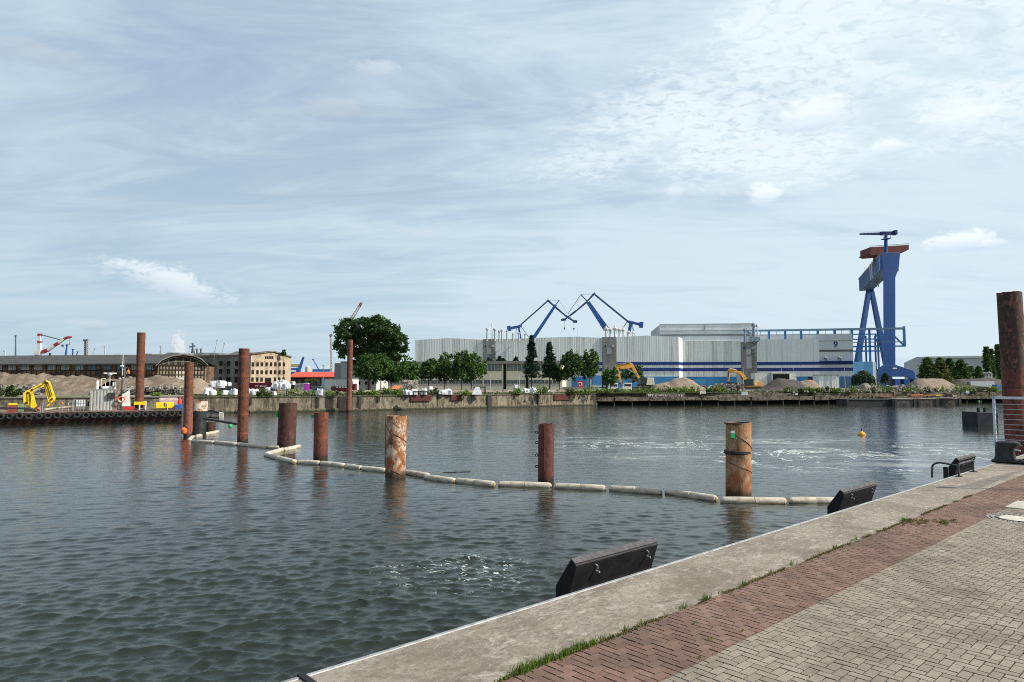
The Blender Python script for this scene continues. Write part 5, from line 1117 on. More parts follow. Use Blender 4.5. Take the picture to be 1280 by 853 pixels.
# ================================================================== BUILDINGS ON THE FAR BANK
def win(fc, t, x0, x1, y0, y1, m=glassd, name='window', frame=None, out=.05, mull=0, inset=0.0):
    a, b_ = fc.x(x0, inset), fc.x(x1, inset); z1, z0 = fc.z((x0 + x1) / 2, y0, inset), fc.z((x0 + x1) / 2, y1, inset)
    mb = MB(); yb = inset
    if frame:
        f_ = .09
        mb.box(a, b_, yb - out - .03, yb - .003, z1 - f_, z1); mb.box(a, b_, yb - out - .03, yb - .003, z0, z0 + f_); mb.box(a, a + f_, yb - out - .03, yb - .003, z0 + f_, z1 - f_); mb.box(b_ - f_, b_, yb - out - .03, yb - .003, z0 + f_, z1 - f_)
        for i in range(mull):
            xm = a + (b_ - a) * (i + 1) / (mull + 1); mb.box(xm - .05, xm + .05, yb - out - .03, yb - .003, z0 + f_, z1 - f_)
        o = mb.build(name, frame, t); MB().box(a + .03, b_ - .03, yb - out, yb - .005, z0 + .03, z1 - .03).build('pane', m, o); return o
    mb.box(a, b_, yb - out, yb - .003, z0, z1); o = mb.build(name, m, t); return o
# --- timber shed at the far left
fa = Fac(-150, 190, 196, 178)
t = thing('timber_shed', 'long low half timbered shed with black roof behind the earth heaps', 'shed', fa.loc, fa.ang)
ze = fa.z(60, 456.3); zr = fa.z(60, 446.0, 14) ; WA = fa.W
tim = bpy.data.materials.new('timber_brick_wall'); tim.use_nodes = True; k = NT(tim.node_tree); b = k.n['Principled BSDF']; v = k.new('ShaderNodeTexCoord').outputs['Object']; X = k.xyz(v)
c = k.mix(k.ss(k.noise(k.mapping(v, (.35, 1, .6)), .8, 6, .7), .42, .6), (.045, .028, .018), (.17, .10, .055)); 
k.link(c, b.inputs['Base Color']); b.inputs['Roughness'].default_value = .9
MB().box(0, WA, 0, 26, 0, ze).build('wall', tim, t)
roofM = mat('tar_roof', (.045, .045, .042), (.065, .066, .06), .6, .85)
MB().add([(-.3, -.7, ze - .1), (WA + .3, -.7, ze - .1), (WA + .3, 13.5, zr), (-.3, 13.5, zr), (-.3, 27, ze), (WA + .3, 27, ze), (-.3, -.7, ze + .25), (WA + .3, -.7, ze + .25), (WA + .3, 13.5, zr + .35), (-.3, 13.5, zr + .35)],
         [(0, 1, 2, 3), (3, 2, 5, 4), (0, 6, 7, 1), (6, 9, 8, 7), (9, 4, 5, 8)]).build('roof', roofM, t)
mb = MB(); n_ = int(WA / 1.45)
for i in range(n_ + 1): x = i * WA / n_; mb.box(x - .11, x + .11, -.07, -.004, 0, ze - .02)
for z in (ze * .33, ze * .62, ze * .8): mb.box(0, WA, -.085, -.006, z - .09, z + .09)
mb.build('timber_frame', mat('timber_black', (.018, .014, .011), (.03, .022, .016), 2, .9), t)
frw = mat('frame_white', (.50, .50, .46), (.35, .34, .30), 4, .7)
for i, px in enumerate((-24, -7.5, 9.4, 26, 42.5, 59.3, 76.2, 94)): win(fa, t, px, px + 9.2, 457.2, 462.8, glassb, frame=frw, mull=3)
for px in (110, 129, 147): win(fa, t, px, px + 10, 457.2, 462.8, mat('blue_pane', (.05, .11, .17), rough=.3), mull=1)
for px in (163.5, 181.5): win(fa, t, px, px + 8.8, 457, 463, glassb, frame=frw, mull=3)
mb = MB()
for px in (61, ): x = fa.x(px, 13); mb.tube((x, 13, zr), (x, 13, zr + 1), .3)
mb.build('chimney', dark, t)
# --- half timbered gable hall
fb = Fac(195, 158, 258, 162.6); zc = fb.z(228, 444.6); ze = fb.z(228, 456.2)
t = thing('gable_hall', 'half timbered hall with low arched gable behind the right barge end', 'hall', fb.loc, fb.ang)
gp = lambda px, py: (fb.x(px), fb.z(px, py))
outl = [gp(197, 480), gp(197, 457), gp(203, 451.5), gp(214, 447), gp(228, 445.4), gp(241, 447), gp(250, 451), gp(257, 457), gp(257, 480)]
outl[0] = (outl[0][0], 0); outl[-1] = (outl[-1][0], 0)
lathw = bpy.data.materials.new('brick_infill'); lathw.use_nodes = True; k = NT(lathw.node_tree); b = k.n['Principled BSDF']; v = k.new('ShaderNodeTexCoord').outputs['Object']
c = k.mix(k.ss(k.noise(v, .7, 6, .7), .4, .62), (.19, .145, .10), (.30, .245, .18)); k.link(c, b.inputs['Base Color']); b.inputs['Roughness'].default_value = .9
MB().prism(outl, 0, 16).build('wall', lathw, t)
edge = [gp(194, 458.5), gp(202, 451), gp(214, 446), gp(228, 444.2), gp(242, 446), gp(251, 450), gp(259.5, 457.5)]
mb = MB()
for p, q_ in zip(edge[:-1], edge[1:]): mb.slab([(p[0], -1.0, p[1]), (q_[0], -1.0, q_[1]), (q_[0], -1.0, q_[1] + .28), (p[0], -1.0, p[1] + .28)], (0, 17.5, 0))
mb.build('roof', mat('gable_roof', (.13, .125, .11), (.2, .19, .17), .8, .85), t)
# dark upper arch with open lattice
up_ = [gp(198.5, 457.2), gp(204, 452.4), gp(214.5, 448.2), gp(228, 446.6), gp(240.5, 448.2), gp(249, 452), gp(255.5, 457.2)]
MB().prism(up_, -.05, -.004).build('arch_shade', mat('arch_dark', (.03, .026, .02), rough=.95), t)
tb = mat('timber_black'); mb = MB(); za = fb.z(228, 457.2)
mb.box(fb.x(198), fb.x(256), -.12, -.055, za - .15, za + .12)
for px in np.linspace(199, 255, 15): mb.box(fb.x(px) - .09, fb.x(px) + .09, -.10, -.06, 0, za - .16)
for zz in (.3, .48, .66, .84): mb.box(fb.x(198), fb.x(256), -.13, -.102, za * zz - .09, za * zz + .09)
mb.build('timber_frame', tb, t)
mb = MB(); lt = mat('lattice_grey', (.20, .19, .16), rough=.9)
ar = [(203, 453.4), (210, 450.2), (219, 448.2), (228, 447.6), (237, 448.4), (246, 451.6), (252, 455)]
for (px, py) in ar: a, z = gp(px, py); mb.box(a - .07, a + .07, -.10, -.055, za + .14, z)
for (p, q_) in zip(ar[:-1], ar[1:]): a, z = gp(*p); b2, z2 = gp(*q_); mb.beam((a, -.085, za + (z - za) * .55), (b2, -.085, za + (z2 - za) * .55), .05, .12)
for px in range(205, 252, 3): a, z = gp(px, 452.5); mb.box(a - .035, a + .035, -.09, -.055, za + .14, z) if abs(px - 228) < 18 else None
mb.build('lattice', lt, t)
win(fb, t, 218.5, 231, 464, 472, mat('door_boards', (.42, .36, .27), (.5, .45, .36), 1, .8), 'boarded_door'); win(fb, t, 219.5, 230, 472.2, 476, white, 'sill_board', out=.2)
# --- grey ruined warehouse with beige gable end
fc1 = Fac(92, 262, 313, 225); corner = fc1.R
gl = 18.6; px_e = 363.5
e2 = Vector((corner.x + fc1.uy * -gl * -1 * 0 + (-fc1.uy) * gl, corner.y + fc1.ux * gl, 0))
t = thing('warehouse_ruin', 'four storey roofless warehouse, grey long side and sunlit beige gable', 'warehouse', fc1.loc, fc1.ang)
zg = fc1.z(300, 443.8)
ruin_g = mat('ruin_grey', (.13, .125, .115), (.19, .18, .165), .35, .95, c3=(.08, .075, .07), s3=.25, lo3=.5, hi3=.65, stretch=(1, 1, .4))
ruin_b = mat('ruin_beige', (.36, .285, .205), (.43, .35, .262), .4, .95, c3=(.26, .19, .135), s3=.35, lo3=.52, hi3=.66)
WC = fc1.W
MB().box(0, WC - .3, 0, gl, 0, zg).build('long_wall', ruin_g, t)
# uneven roof ridge behind the parapet
mb = MB(); rr = random.Random(3); x = 0
while x < WC - 12:
    L = rr.uniform(12, 18); h = rr.uniform(.9, 1.6); L = min(L, WC - 1 - x)
    mb.add([(x, 1.5, zg), (x + L, 1.5, zg), (x + L, gl - 1, zg), (x, gl - 1, zg), (x + L * .3, 2.5, zg + h), (x + L * .7, 2.5, zg + h * .9), (x + L * .7, gl - 2, zg + h * .9), (x + L * .3, gl - 2, zg + h)],
           [(4, 5, 6, 7), (0, 1, 5, 4), (1, 2, 6, 5), (2, 3, 7, 6), (3, 0, 4, 7)]); x += L + rr.uniform(.5, 2)
mb.build('roof', mat('ruin_roof', (.12, .12, .11), (.22, .21, .19), .3, .95), t)
MB().box(0, WC, -.25, 0, zg - .25, zg + .12).build('cornice', ruin_g, t)
for (py0, py1) in ((451.8, 457.6), (461.6, 467.4), (471.4, 478.5)):
    for px in (275.5, 285.3, 295, 305.5):
        w_ = 3.9 if not (px == 285.3 and py0 > 470) else 5.5; win(fc1, t, px - w_ / 2, px + w_ / 2, py0, py1, mat('void_dark', (.008, .008, .008), rough=1))
for (py0, py1) in ((464.3, 468.5), (473, 478)):
    for px in (258, 264.2): win(fc1, t, px - 1.2, px + 1.2, py0, py1, mat('void_dark'))
a_ = fc1.x(267.7); MB().tube((a_, -.2, 0), (a_, -.2, zg + 1.5), .12, .12, 8).build('downpipe', mat('pipe_grey', (.25, .25, .23), rough=.7), t)
# beige end: own facade frame
class F2(Fac):
    def __init__(s, Lp, Rp, z0=LAND):
        s.L = Vector((Lp.x, Lp.y, 0)); s.R = Vector((Rp.x, Rp.y, 0)); s.z0 = z0; dx, dy = s.R.x - s.L.x, s.R.y - s.L.y; s.W = math.hypot(dx, dy); s.ang = math.atan2(dy, dx); s.ux, s.uy = dx / s.W, dy / s.W; s.loc = (s.L.x, s.L.y, z0)
fg = F2(corner, e2)
def gz(px, py): return (fg.x(px), fg.z(px, py))
sil = [(0, 0), (0, zg), gz(337, 440.3), gz(341, 440.3), (fg.W, fg.z(363, 447)), (fg.W, 0)]
mb = MB(); mb.prism(sil, -.02, 1.0); gob = mb.build('gable_end', ruin_b, t)
rel = Matrix.Translation(Vector(fc1.loc)) @ Matrix.Rotation(fc1.ang, 4, 'Z'); relg = Matrix.Translation(Vector(fg.loc)) @ Matrix.Rotation(fg.ang, 4, 'Z')
gob.matrix_local = rel.inverted() @ relg
cols = (315.3, 321.3, 326.6, 332.6, 338.2, 343.5, 348.8, 354.2)
for ri, (py, hh) in enumerate(((455.6, 5.0), (465.4, 5.0), (474.6, 5.2))):
    for px in cols:
        if ri == 2 and px in (332.6, 338.2): continue
        win(fg, gob, px - 1.45, px + 1.45, py - hh / 2, py + hh / 2, mat('void_dark'), out=.1)
win(fg, gob, 331, 338.5, 472.3, 479, mat('void_dark'), 'gate_opening', out=.12)
for px in (331.2, 333.4, 335.6, 337.8, 340): win(fg, gob, px - .8, px + .8, 445.6, 448.8, mat('void_dark'), 'attic_window', out=.1)
e = [(0, zg), gz(337, 440.3), gz(341, 440.3), (fg.W, fg.z(363, 447))]; mb = MB()
for p, q_ in zip(e[:-1], e[1:]): mb.slab([(p[0], -.5, p[1]), (q_[0], -.5, q_[1]), (q_[0], -.5, q_[1] + .4), (p[0], -.5, p[1] + .4)], (0, 2.2, 0))
mb.build('verge', mat('verge_dark', (.08, .07, .06), (.2, .17, .13), .6, .9), gob)
o = conifer(354, 437.5, 444, 2.6, 236, 'tiny tree growing on the roof of the beige gable', tree_dark, 500, 77, .4)

# --- red roofed shed, hut, long office
fd = Fac(361, 262, 421, 258); t = thing('red_roof_shed', 'long dark shed with bright red roof beside the beige gable', 'shed', fd.loc, fd.ang)
zr = fd.z(390, 466.8); ze = fd.z(390, 471.2); MB().box(0, fd.W, 0, 12, 0, ze).build('wall', mat('shed_dark', (.035, .035, .033), (.08, .08, .07), .4, .9), t)
MB().add([(-.5, -1.2, ze), (fd.W + .5, -1.2, ze), (fd.W + .5, 6, zr + .6), (-.5, 6, zr + .6), (-.5, 13, ze), (fd.W + .5, 13, ze), (-.5, -1.2, ze - .3), (fd.W + .5, -1.2, ze - .3)], [(0, 1, 2, 3), (3, 2, 5, 4), (6, 7, 1, 0), (6, 4, 5, 7)]).build('roof', mat('roof_red', (.52, .07, .04), (.60, .10, .06), .4, .7), t)
for i, px in enumerate((365, 373, 381, 389, 397, 405, 413)): win(fd, t, px, px + 3, 474, 482, mat('shed_grey', (.12, .125, .12), rough=.8), 'door_panel')
o = broadleaf(389, 473.6, 477, 7, 240, gold_m, 'flat yellow leafed bush before the red roofed shed', 400, .3, 78)
# hut
fe = Fac(418, 216, 440, 214); t = thing('pale_hut', 'pale grey flat roofed hut with tall block behind the thin tall pile', 'hut', fe.loc, fe.ang)
hutM = mat('hut_plaster', (.44, .44, .42), (.50, .50, .48), .6, .85, stretch=(1, 1, .3)); hutD = mat('hut_grey', (.27, .28, .28), rough=.85)
MB().box(0, fe.x(447.5), 0, 9, 0, fe.z(430, 454)).build('tall_block', hutM, t); MB().box(fe.x(417.8), fe.x(425.5), -.06, -.004, .5, fe.z(430, 454.3)).build('grey_panel', hutD, t)
MB().box(fe.x(423), fe.x(447), 1, 4, fe.z(430, 454) + .01, fe.z(430, 451.8)).build('roof_box', glassb, t)
MB().box(fe.x(440), fe.x(473), -1.5, 6, 0, fe.z(455, 464.5)).build('low_block', hutM, t)
for px, py in ((449, 469), (457.6, 469), (449, 479), (457.6, 479), (466.2, 479)): win(fe, t, px - 1.5, px + 1.5, py - 2, py + 2, mat('void_dark'), inset=-1.5)
fw = Fac(402, 192, 436, 190); t = thing('white_store', 'low white flat store left of the thin tall pile', 'store', fw.loc, fw.ang)
MB().box(0, fw.W, 0, 6, 0, fw.z(418, 474)).build('wall', mat('store_white', (.55, .56, .54), (.48, .49, .47), 1, .8), t); MB().box(fw.x(402), fw.x(406), -.05, -.003, 0, fw.z(404, 474)).build('blue_panel', mat('pale_blue_door', (.30, .38, .46), rough=.8), t)
MB().box(-.1, fw.W + .1, -.1, 6.1, fw.z(418, 474), fw.z(418, 473.3)).build('roof_edge', greyM, t)
# office
ff = Fac(440, 268, 703, 252); t = thing('long_office', 'long low cream office building with window bands behind the tree row', 'office', ff.loc, ff.ang)
zt = ff.z(600, 451.8); creamM = mat('cream_panel', (.74, .66, .50), (.68, .60, .45), .3, .85)
MB().box(0, ff.W, 0, 12, 0, ff.z(600, 455)).build('wall', creamM, t); MB().box(-.4, ff.W + .4, -.8, 12.6, ff.z(600, 455), zt).build('roof', mat('office_roof', (.26, .24, .22), (.2, .19, .18), .5, .85), t)
x0 = ff.x(500); gz2 = lambda py: ff.z(600, py)
for (xa, xb) in ((442, 500), (500, 560), (560, 604), (604.5, 628), (632.5, 657), (661, 701)):
    a, b_ = ff.x(xa), ff.x(xb)
    for (ya, yb_, m_) in ((455.6, 464.2, mat('office_glass', (.10, .12, .12), (.16, .18, .17), .6, .4)), (475.2, 479.8, mat('office_glass2', (.06, .085, .09), (.14, .16, .16), .8, .4))):
        w0 = MB().box(a + .2, b_ - .2, -.08, -.004, gz2(yb_), gz2(ya)).build('window_band', m_, t)
        mb = MB(); nn_ = int((b_ - a) / 1.35)
        for i in range(nn_ + 1): x = a + .2 + (b_ - a - .4) * i / nn_; mb.box(x - .08, x + .08, -.15, -.085, gz2(yb_), gz2(ya))
        mb.build('mullions', mat('mullion', (.42, .40, .35), rough=.8), w0)
    MB().box(a + .2, b_ - .2, -.12, -.004, gz2(482.5), gz2(480.2)).build('plinth', mat('plinth_grey', (.40, .38, .34), rough=.85), t)
for px in (631, 659): a = ff.x(px); MB().box(a - .5, a + .5, -.3, -.004, 0, gz2(455.3)).build('downpipe', mat('void_dark'), t)

# --- the big ship halls
hallM = panel_mat('hall_sheet', (.70, .73, .72), (.26, .275, .25), .62, .9, .45, .64); hallW = panel_mat('hall_sheet_pale', (.66, .69, .69), (.30, .31, .30), .35, .9)
f1 = Fac(518, 362, 849, 342); t = thing('ship_hall', 'huge windowless grey sheet metal ship hall with gently stepped gables, left half', 'ship hall', f1.loc, f1.ang)
def gab(fc, pts, name, m, dep=80, front=0.0, zb=0.0):
    sil = [(fc.x(pts[0][0]), zb)] + [(fc.x(a), fc.z(a, b_)) for a, b_ in pts] + [(fc.x(pts[-1][0]), zb)]
    return MB().prism(sil, front, dep).build(name, m, t)
gab(f1, [(518, 425.3), (560, 422.8), (603.6, 425)], 'hall_bay', hallM); gab(f1, [(619.6, 424.3), (722, 421), (753, 422.6)], 'hall_bay', hallM); gab(f1, [(771, 421.8), (808, 419.6), (849, 421.3)], 'hall_bay', hallM)
for (xa, xb, yt, lab) in ((603.6, 619.6, 424.4, 0), (753, 771, 422, 1)):
    tw = MB().box(f1.x(xa) + .05, f1.x(xb) - .05, -.5, 40, 0, f1.z(xa + 8, yt) + .2).build('stair_tower', concF, t)
    cx = (xa + xb) / 2
    MB().box(f1.x(cx - 3), f1.x(cx + 3), -.62, -.505, f1.z(cx, 443), f1.z(cx, 435)).build('door_panel', mat('tower_grey', (.40, .41, .41), rough=.8), tw)
    MB().box(f1.x(cx - 5.5), f1.x(cx - 4), -.62, -.505, f1.z(cx, 434.5), f1.z(cx, 432)).build('window', dark, tw)
    mb = MB()
    for i in range(4): za = f1.z(cx, 434 + i * 4.2); mb.beam((f1.x(cx + 3), -1.2, za), (f1.x(cx + 6.5), -1.2, za - 1.7), .5, .25); mb.box(f1.x(cx + 2.6), f1.x(cx + 7), -1.6, -.7, za - .15, za)
    mb.build('fire_stair', greyM, tw); MB().box(f1.x(cx + 3.2), f1.x(cx + 6), -1.1, -.51, f1.z(cx, 435), f1.z(cx, 431.5)).build('roof_box', mat('tower_grey'), tw)
for (ya, yb_) in ((452.7, 456.4), (460.3, 464.0)): MB().box(f1.x(560), f1.x(849), -.22, -.006, f1.z(800, yb_), f1.z(800, ya)).build('blue_stripe', stripeM, t)
MB().box(f1.x(715), f1.x(849), -.20, -.006, 0, f1.z(800, 471)).build('gate_wall', cyanM, t)
# sunlit end wall that steps back to the next hall
f2 = Fac(853.8, 354, 1025, 338)
c0 = Vector((*(Vector((f1.L.x + f1.ux * f1.x(849), f1.L.y + f1.uy * f1.x(849))))[:], 0)); c1_ = Vector((f2.L.x, f2.L.y, 0))
fend = F2(c0, c1_)
endo = MB().prism([(0, 0), (0, f1.z(849, 421.3)), (fend.W, f1.z(849, 421.3)), (fend.W, 0)], 0.0, 1.0).build('end_wall', hallW, t); endo.matrix_local = (Matrix.Translation(Vector(f1.loc)) @ Matrix.Rotation(f1.ang, 4, 'Z')).inverted() @ (Matrix.Translation(Vector(fend.loc)) @ Matrix.Rotation(fend.ang, 4, 'Z'))
for (ya, yb_) in ((452.7, 456.4), (460.3, 464.0)): MB().box(.0, fend.W, -.12, -.004, f1.z(800, yb_), f1.z(800, ya)).build('blue_stripe', stripeM, endo)
# right half
t = thing('ship_hall', 'huge grey ship hall with the big blue 9, right half beside the gantry crane', 'ship hall', f2.loc, f2.ang)
gab(f2, [(853.8, 426.2), (927, 426.6)], 'hall_bay', hallM); gab(f2, [(947, 424.2), (1025, 424.2)], 'hall_bay', hallW, front=-.02)
MB().box(f2.x(1025), f2.x(1067.5), .0, 80, 0, f2.z(1046, 417.5)).build('gate_bay', mat('gate_pale', (.50, .53, .55), (.46, .49, .51), .2, .6), t)
MB().box(f2.x(1025.5), f2.x(1067.3), -.12, -.006, f2.z(1046, 439.8), f2.z(1046, 437.3)).build('louvre_band', mat('louvre_dark', (.10, .11, .11), rough=.8), t)
MB().box(f2.x(1025), f2.x(1067.4), -.14, -.006, f2.z(1046, 426.5), f2.z(1046, 425.8)).build('gate_lintel', greyM, t)
tw = MB().box(f2.x(927.2), f2.x(946.8), -.6, 20, 0, f2.z(936, 427.6)).build('stair_tower', concF, t); cx = 936
mb = MB(); 
for i in range(7): za = f2.z(cx, 432 + i * 4.6); mb.box(f2.x(cx + 4.5), f2.x(cx + 9), -1.8, -.65, za - .2, za); mb.beam((f2.x(cx + 4.8), -1.3, za), (f2.x(cx + 8.6), -1.3, za - 1.9), .5, .25)
mb.build('fire_stair', greyM, tw)
for (xa, xb, ya, yb_, m_) in ((933.5, 939.5, 437, 443.5, mat('tower_grey')), (933.5, 940, 446, 461, mat('tower_grey')), (930, 932.3, 433.5, 436.5, stripeM), (941, 944.5, 433, 438, white)): MB().box(f2.x(xa), f2.x(xb), -.9, -.605, f2.z(cx, yb_), f2.z(cx, ya)).build('panel', m_, tw)
for (ya, yb_) in ((452.6, 456.3), (460.2, 464.0)): 
    MB().box(f2.x(853.9), f2.x(927), -.22, -.03, f2.z(900, yb_), f2.z(900, ya)).build('blue_stripe', stripeM, t); MB().box(f2.x(947), f2.x(1067), -.24, -.03, f2.z(1000, yb_ - .1), f2.z(1000, ya - .1)).build('blue_stripe', stripeM, t)
MB().box(f2.x(1025), f2.x(1067), -.5, -.241, f2.z(1046, 480), f2.z(1046, 453)).build('lower_screen', hallW, t) if False else None
MB().box(f2.x(856), f2.x(1067), -.2, -.024, 0, f2.z(960, 471)).build('gate_wall', cyanM, t)
for (xa, xb) in ((833, 841),): pass
for (xa, xb, ya, m_) in ((921, 947, 467.5, mat('pale_door', (.36, .41, .44), rough=.7)), (1010, 1020.5, 471, dark), (1052, 1062, 472, mat('blue_grey_door', (.10, .15, .24), rough=.7)), (868, 883, 473.5, mat('cyan_door', (.06, .30, .5), rough=.6))): MB().box(f2.x(xa), f2.x(xb), -.35, -.205, 0, f2.z((xa + xb) / 2, ya)).build('door', m_, t)
# roof vents on the ledge
for px in (1034, 1051.5):
    mb = MB(); x = f2.x(px); z = f2.z(px, 451); mb.tube((x, -1.2, z), (x, -1.2, z + .8), .5); mb.tube((x - 1.2, -1.2, z + 1.6), (x + .4, -1.2, z + 1.0), .7, .5, 10); mb.build('roof_vent', greyM, t)
mb = MB().box(f2.x(1025), f2.x(1066), -2.2, -.1, f2.z(1046, 452.4), f2.z(1046, 451.4)); mb.build('ledge', stripeM, t)
# upper hall roofs behind
fu = Fac(826, 420, 944, 414); 
uo = thing('upper_hall', 'higher grey hall block rising behind the right half of the ship halls', 'ship hall', fu.loc, fu.ang)
MB().box(0, fu.W, 0, 60, 0, fu.z(885, 405.3)).build('upper_wall', mat('upper_wall_grey', (.50, .535, .55), (.45, .48, .49), .15, .7, stretch=(1, 1, .2)), uo)
for (ya, yb_, m_) in ((413.2, 413.9, greyM), (418.0, 420.2, mat('band_dark', (.13, .14, .15), rough=.7)), (404.9, 405.5, greyM)): MB().box(-.2, fu.W + .1, -.4, -.006, fu.z(885, yb_), fu.z(885, ya)).build('trim', m_, uo)
MB().box(fu.x(882) - .3, fu.x(882) + .3, -.3, -.01, fu.z(882, 413), fu.z(882, 405.6)).build('joint', greyM, uo)
fl_ = Fac(944, 405, 1066, 398); MB().box(0, fl_.W, 0, 50, 0, fl_.z(1000, 417.8)).build('lower_wall', mat('hall_grey_far', (.40, .42, .43), (.35, .37, .38), .2, .7), uo).matrix_local = (Matrix.Translation(Vector(fu.loc)) @ Matrix.Rotation(fu.ang, 4, 'Z')).inverted() @ (Matrix.Translation(Vector(fl_.loc)) @ Matrix.Rotation(fl_.ang, 4, 'Z'))
# number 9
fcu = bpy.data.curves.new('nine', 'FONT'); fcu.body = '9'; fcu.size = 8.2; fcu.align_x = 'CENTER'; fcu.extrude = .06; fcu.offset = .16
tmp = bpy.data.objects.new('nine_tmp', fcu); COL.objects.link(tmp); dg = bpy.context.evaluated_depsgraph_get(); dg.update(); nm = bpy.data.meshes.new_from_object(tmp.evaluated_get(dg)); bpy.data.objects.remove(tmp)
nm.materials.clear(); nm.materials.append(mat('number_blue', (.006, .03, .18), rough=.5)); no = bpy.data.objects.new('number_nine', nm); COL.objects.link(no); no.parent = t
zn0, zn1 = f2.z(1046, 434.3), f2.z(1046, 426.9); no.rotation_euler = (math.pi / 2, 0, 0)
ys = [v_.co.y for v_ in nm.vertices]; sc_ = (zn1 - zn0) / (max(ys) - min(ys)); no.scale = (sc_, sc_, 1); no.location = (f2.x(1046), -.10, zn0 - min(ys) * sc_)
# roof pipes and vents (each a thing)
def vent(px, yt, yb_, wpx, Y, label, cap='flange', m=None):
    p = P(px, yb_, Y); H = P(px, yt, Y).z - p.z; r = wpx / F * Y / 2; t_ = thing('roof_vent', label, 'vent', tuple(p), 0, 'vents on the ship hall roof')
    mb = MB(); mb.lathe([(r, -1), (r, H * .72), (r * .85, H * .78)], k=12); mb.build('stack', m or pipeM, t_, smooth=True); mb = MB()
    if cap == 'flange': mb.lathe([(r * 1.5, H * .80), (r * 1.65, H * .86), (r * 1.5, H * .93), (r * .6, H)], k=12)
    else: mb.lathe([(r * .9, H * .55), (r * 1.75, H * .66), (r * 1.8, H * .78), (r * .9, H * .86), (r * .5, H)], k=12)
    mb.build('cowl', m or pipeM, t_, smooth=True)
for i, (px, yt, w_) in enumerate(((609, 410, 2.3), (618.5, 410.5, 2.8), (624, 413, 2), (627.2, 412, 2), (633.6, 413, 2), (641.2, 416.5, 2), (648.5, 416, 2.5), (656.5, 417.5, 2))):
    vent(px, yt, 424, w_, 352, ORD[i] + ' slim grey roof vent from the left on the ship hall')
vent(615, 404, 424, .9, 352, 'thin tall white aerial stack among the left roof vents', m=white)
for i, (px, yt, w_) in enumerate(((757.8, 407.5, 3.4), (763, 409, 2.8), (769, 407, 3.6), (774.5, 409, 3), (779.3, 409.5, 2.6), (786, 413.5, 3.4), (791.5, 414, 2.6))):
    vent(px, yt, 422, w_, 348, ORD[i] + ' fat white capped roof vent from the left beside the right boom', 'bell', mat('vent_white', (.62, .63, .62), (.45, .46, .45), 1, .5))
for i, (px, yt, w_) in enumerate(((931, 410.5, 2.6), (942.5, 403.8, 3.6), (947, 405, 2.0))): vent(px, yt, 427, w_, 344, ['left bent blue grey pipe on the right stair tower', 'tall blue grey pipe on the right stair tower', 'slim pale pipe at the right edge of the right stair tower'][i], 'flange', mat('pipe_blue', (.10, .17, .26), (.2, .26, .32), .6, .5) if i < 2 else white)
o = MB(P(935, 420, 344)).beam(P(931, 411, 344), P(939, 419.5, 344), 1.1, 1.1).beam(P(938, 424, 344), P(949, 424, 344), 2.2, 2.2).build('roof_duct', mat('pipe_blue'), loc=tuple(P(935, 420, 344))); setp(o, 'slanting blue grey duct between the two pipes on the right stair tower', 'duct')

# --- crane runway beside the hall
fr_ = Fac(944, 382, 1133, 366); t = thing('crane_runway', 'long blue steel crane runway on columns leading to the gantry crane', 'crane runway', fr_.loc, fr_.ang)
zT = lambda py: fr_.z(1040, py)
MB().box(0, fr_.W, -1.2, 1.2, zT(413.4), zT(411)).build('runway_beam', mat('beam_bluegrey', (.10, .19, .28), (.14, .22, .3), .2, .6), t)
for px in (962.5, 983, 1003, 1024, 1045.2, 1066.8): a = fr_.x(px); MB().box(a - .55, a + .55, -.6, .6, zT(424.5), zT(413.4) - .01).build('bracket_post', blueL, t)
mb = MB()
for px in np.arange(952, 1066, 10.2): a = fr_.x(px); mb.beam((a, 0, zT(418)), (a, 0, zT(413.5)), .2, .2)
mb.box(0, fr_.x(1066), -.4, .4, zT(418.3), zT(417.7)); mb.build('railing', mat('beam_bluegrey'), t)
for (ya, yb_, xa, xb) in ((418, 419.3, 1067, 1105), (424, 425.4, 1067, 1106), (428, 429, 1067, 1133), (432.8, 434.8, 1068, 1106), (438.6, 440.3, 1068, 1106)):
    MB().box(fr_.x(xa), fr_.x(xb), -.5, .5, zT(yb_), zT(ya)).build('cross_beam', blueL if ya != 428 else mat('beam_bluegrey'), t)
for px in (1077.5, 1088.8): a = fr_.x(px); MB().box(a - .5, a + .5, -.5, .5, 0, zT(413.5)).build('column', blueL, t)
for px in (1068, 1085.5, 1097.5, 1101): a = fr_.x(px); MB().box(a - .4, a + .4, 2, 2.8, 0, zT(420)).build('column', mat('runway_steel', (.05, .12, .24), rough=.6), t)
for (p, q_) in (((1119.5, 421), (1131, 432.5)), ((1096, 419), (1105, 428)), ((1105, 419), (1096, 428))): mb = MB(); mb.beam((fr_.x(p[0]), 0, zT(p[1])), (fr_.x(q_[0]), 0, zT(q_[1])), .7, .7); mb.build('brace', blueL, t)
MB().box(fr_.x(1131.4), fr_.x(1133.4), -1, 1, zT(434.5), zT(409.6)).build('end_frame', blueL, t); MB().box(fr_.x(1104), fr_.x(1131.3), -.6, .6, zT(434.6), zT(433)).build('end_beam', blueL, t)
# pale blue corner building under the runway
f5 = Fac(1067.5, 336, 1091.8, 335); t = thing('corner_building', 'pale blue hall corner behind the willow with white strip at its right', 'building', f5.loc, f5.ang)
MB().box(0, f5.W, 0, 20, 0, f5.z(1080, 452.3)).build('wall', mat('corner_cyan', (.10, .30, .50), (.07, .22, .40), .15, .6, stretch=(1, 1, .2)), t); MB().box(f5.W, f5.x(1096), .3, 20, 0, f5.z(1080, 453)).build('white_strip', hallW, t)
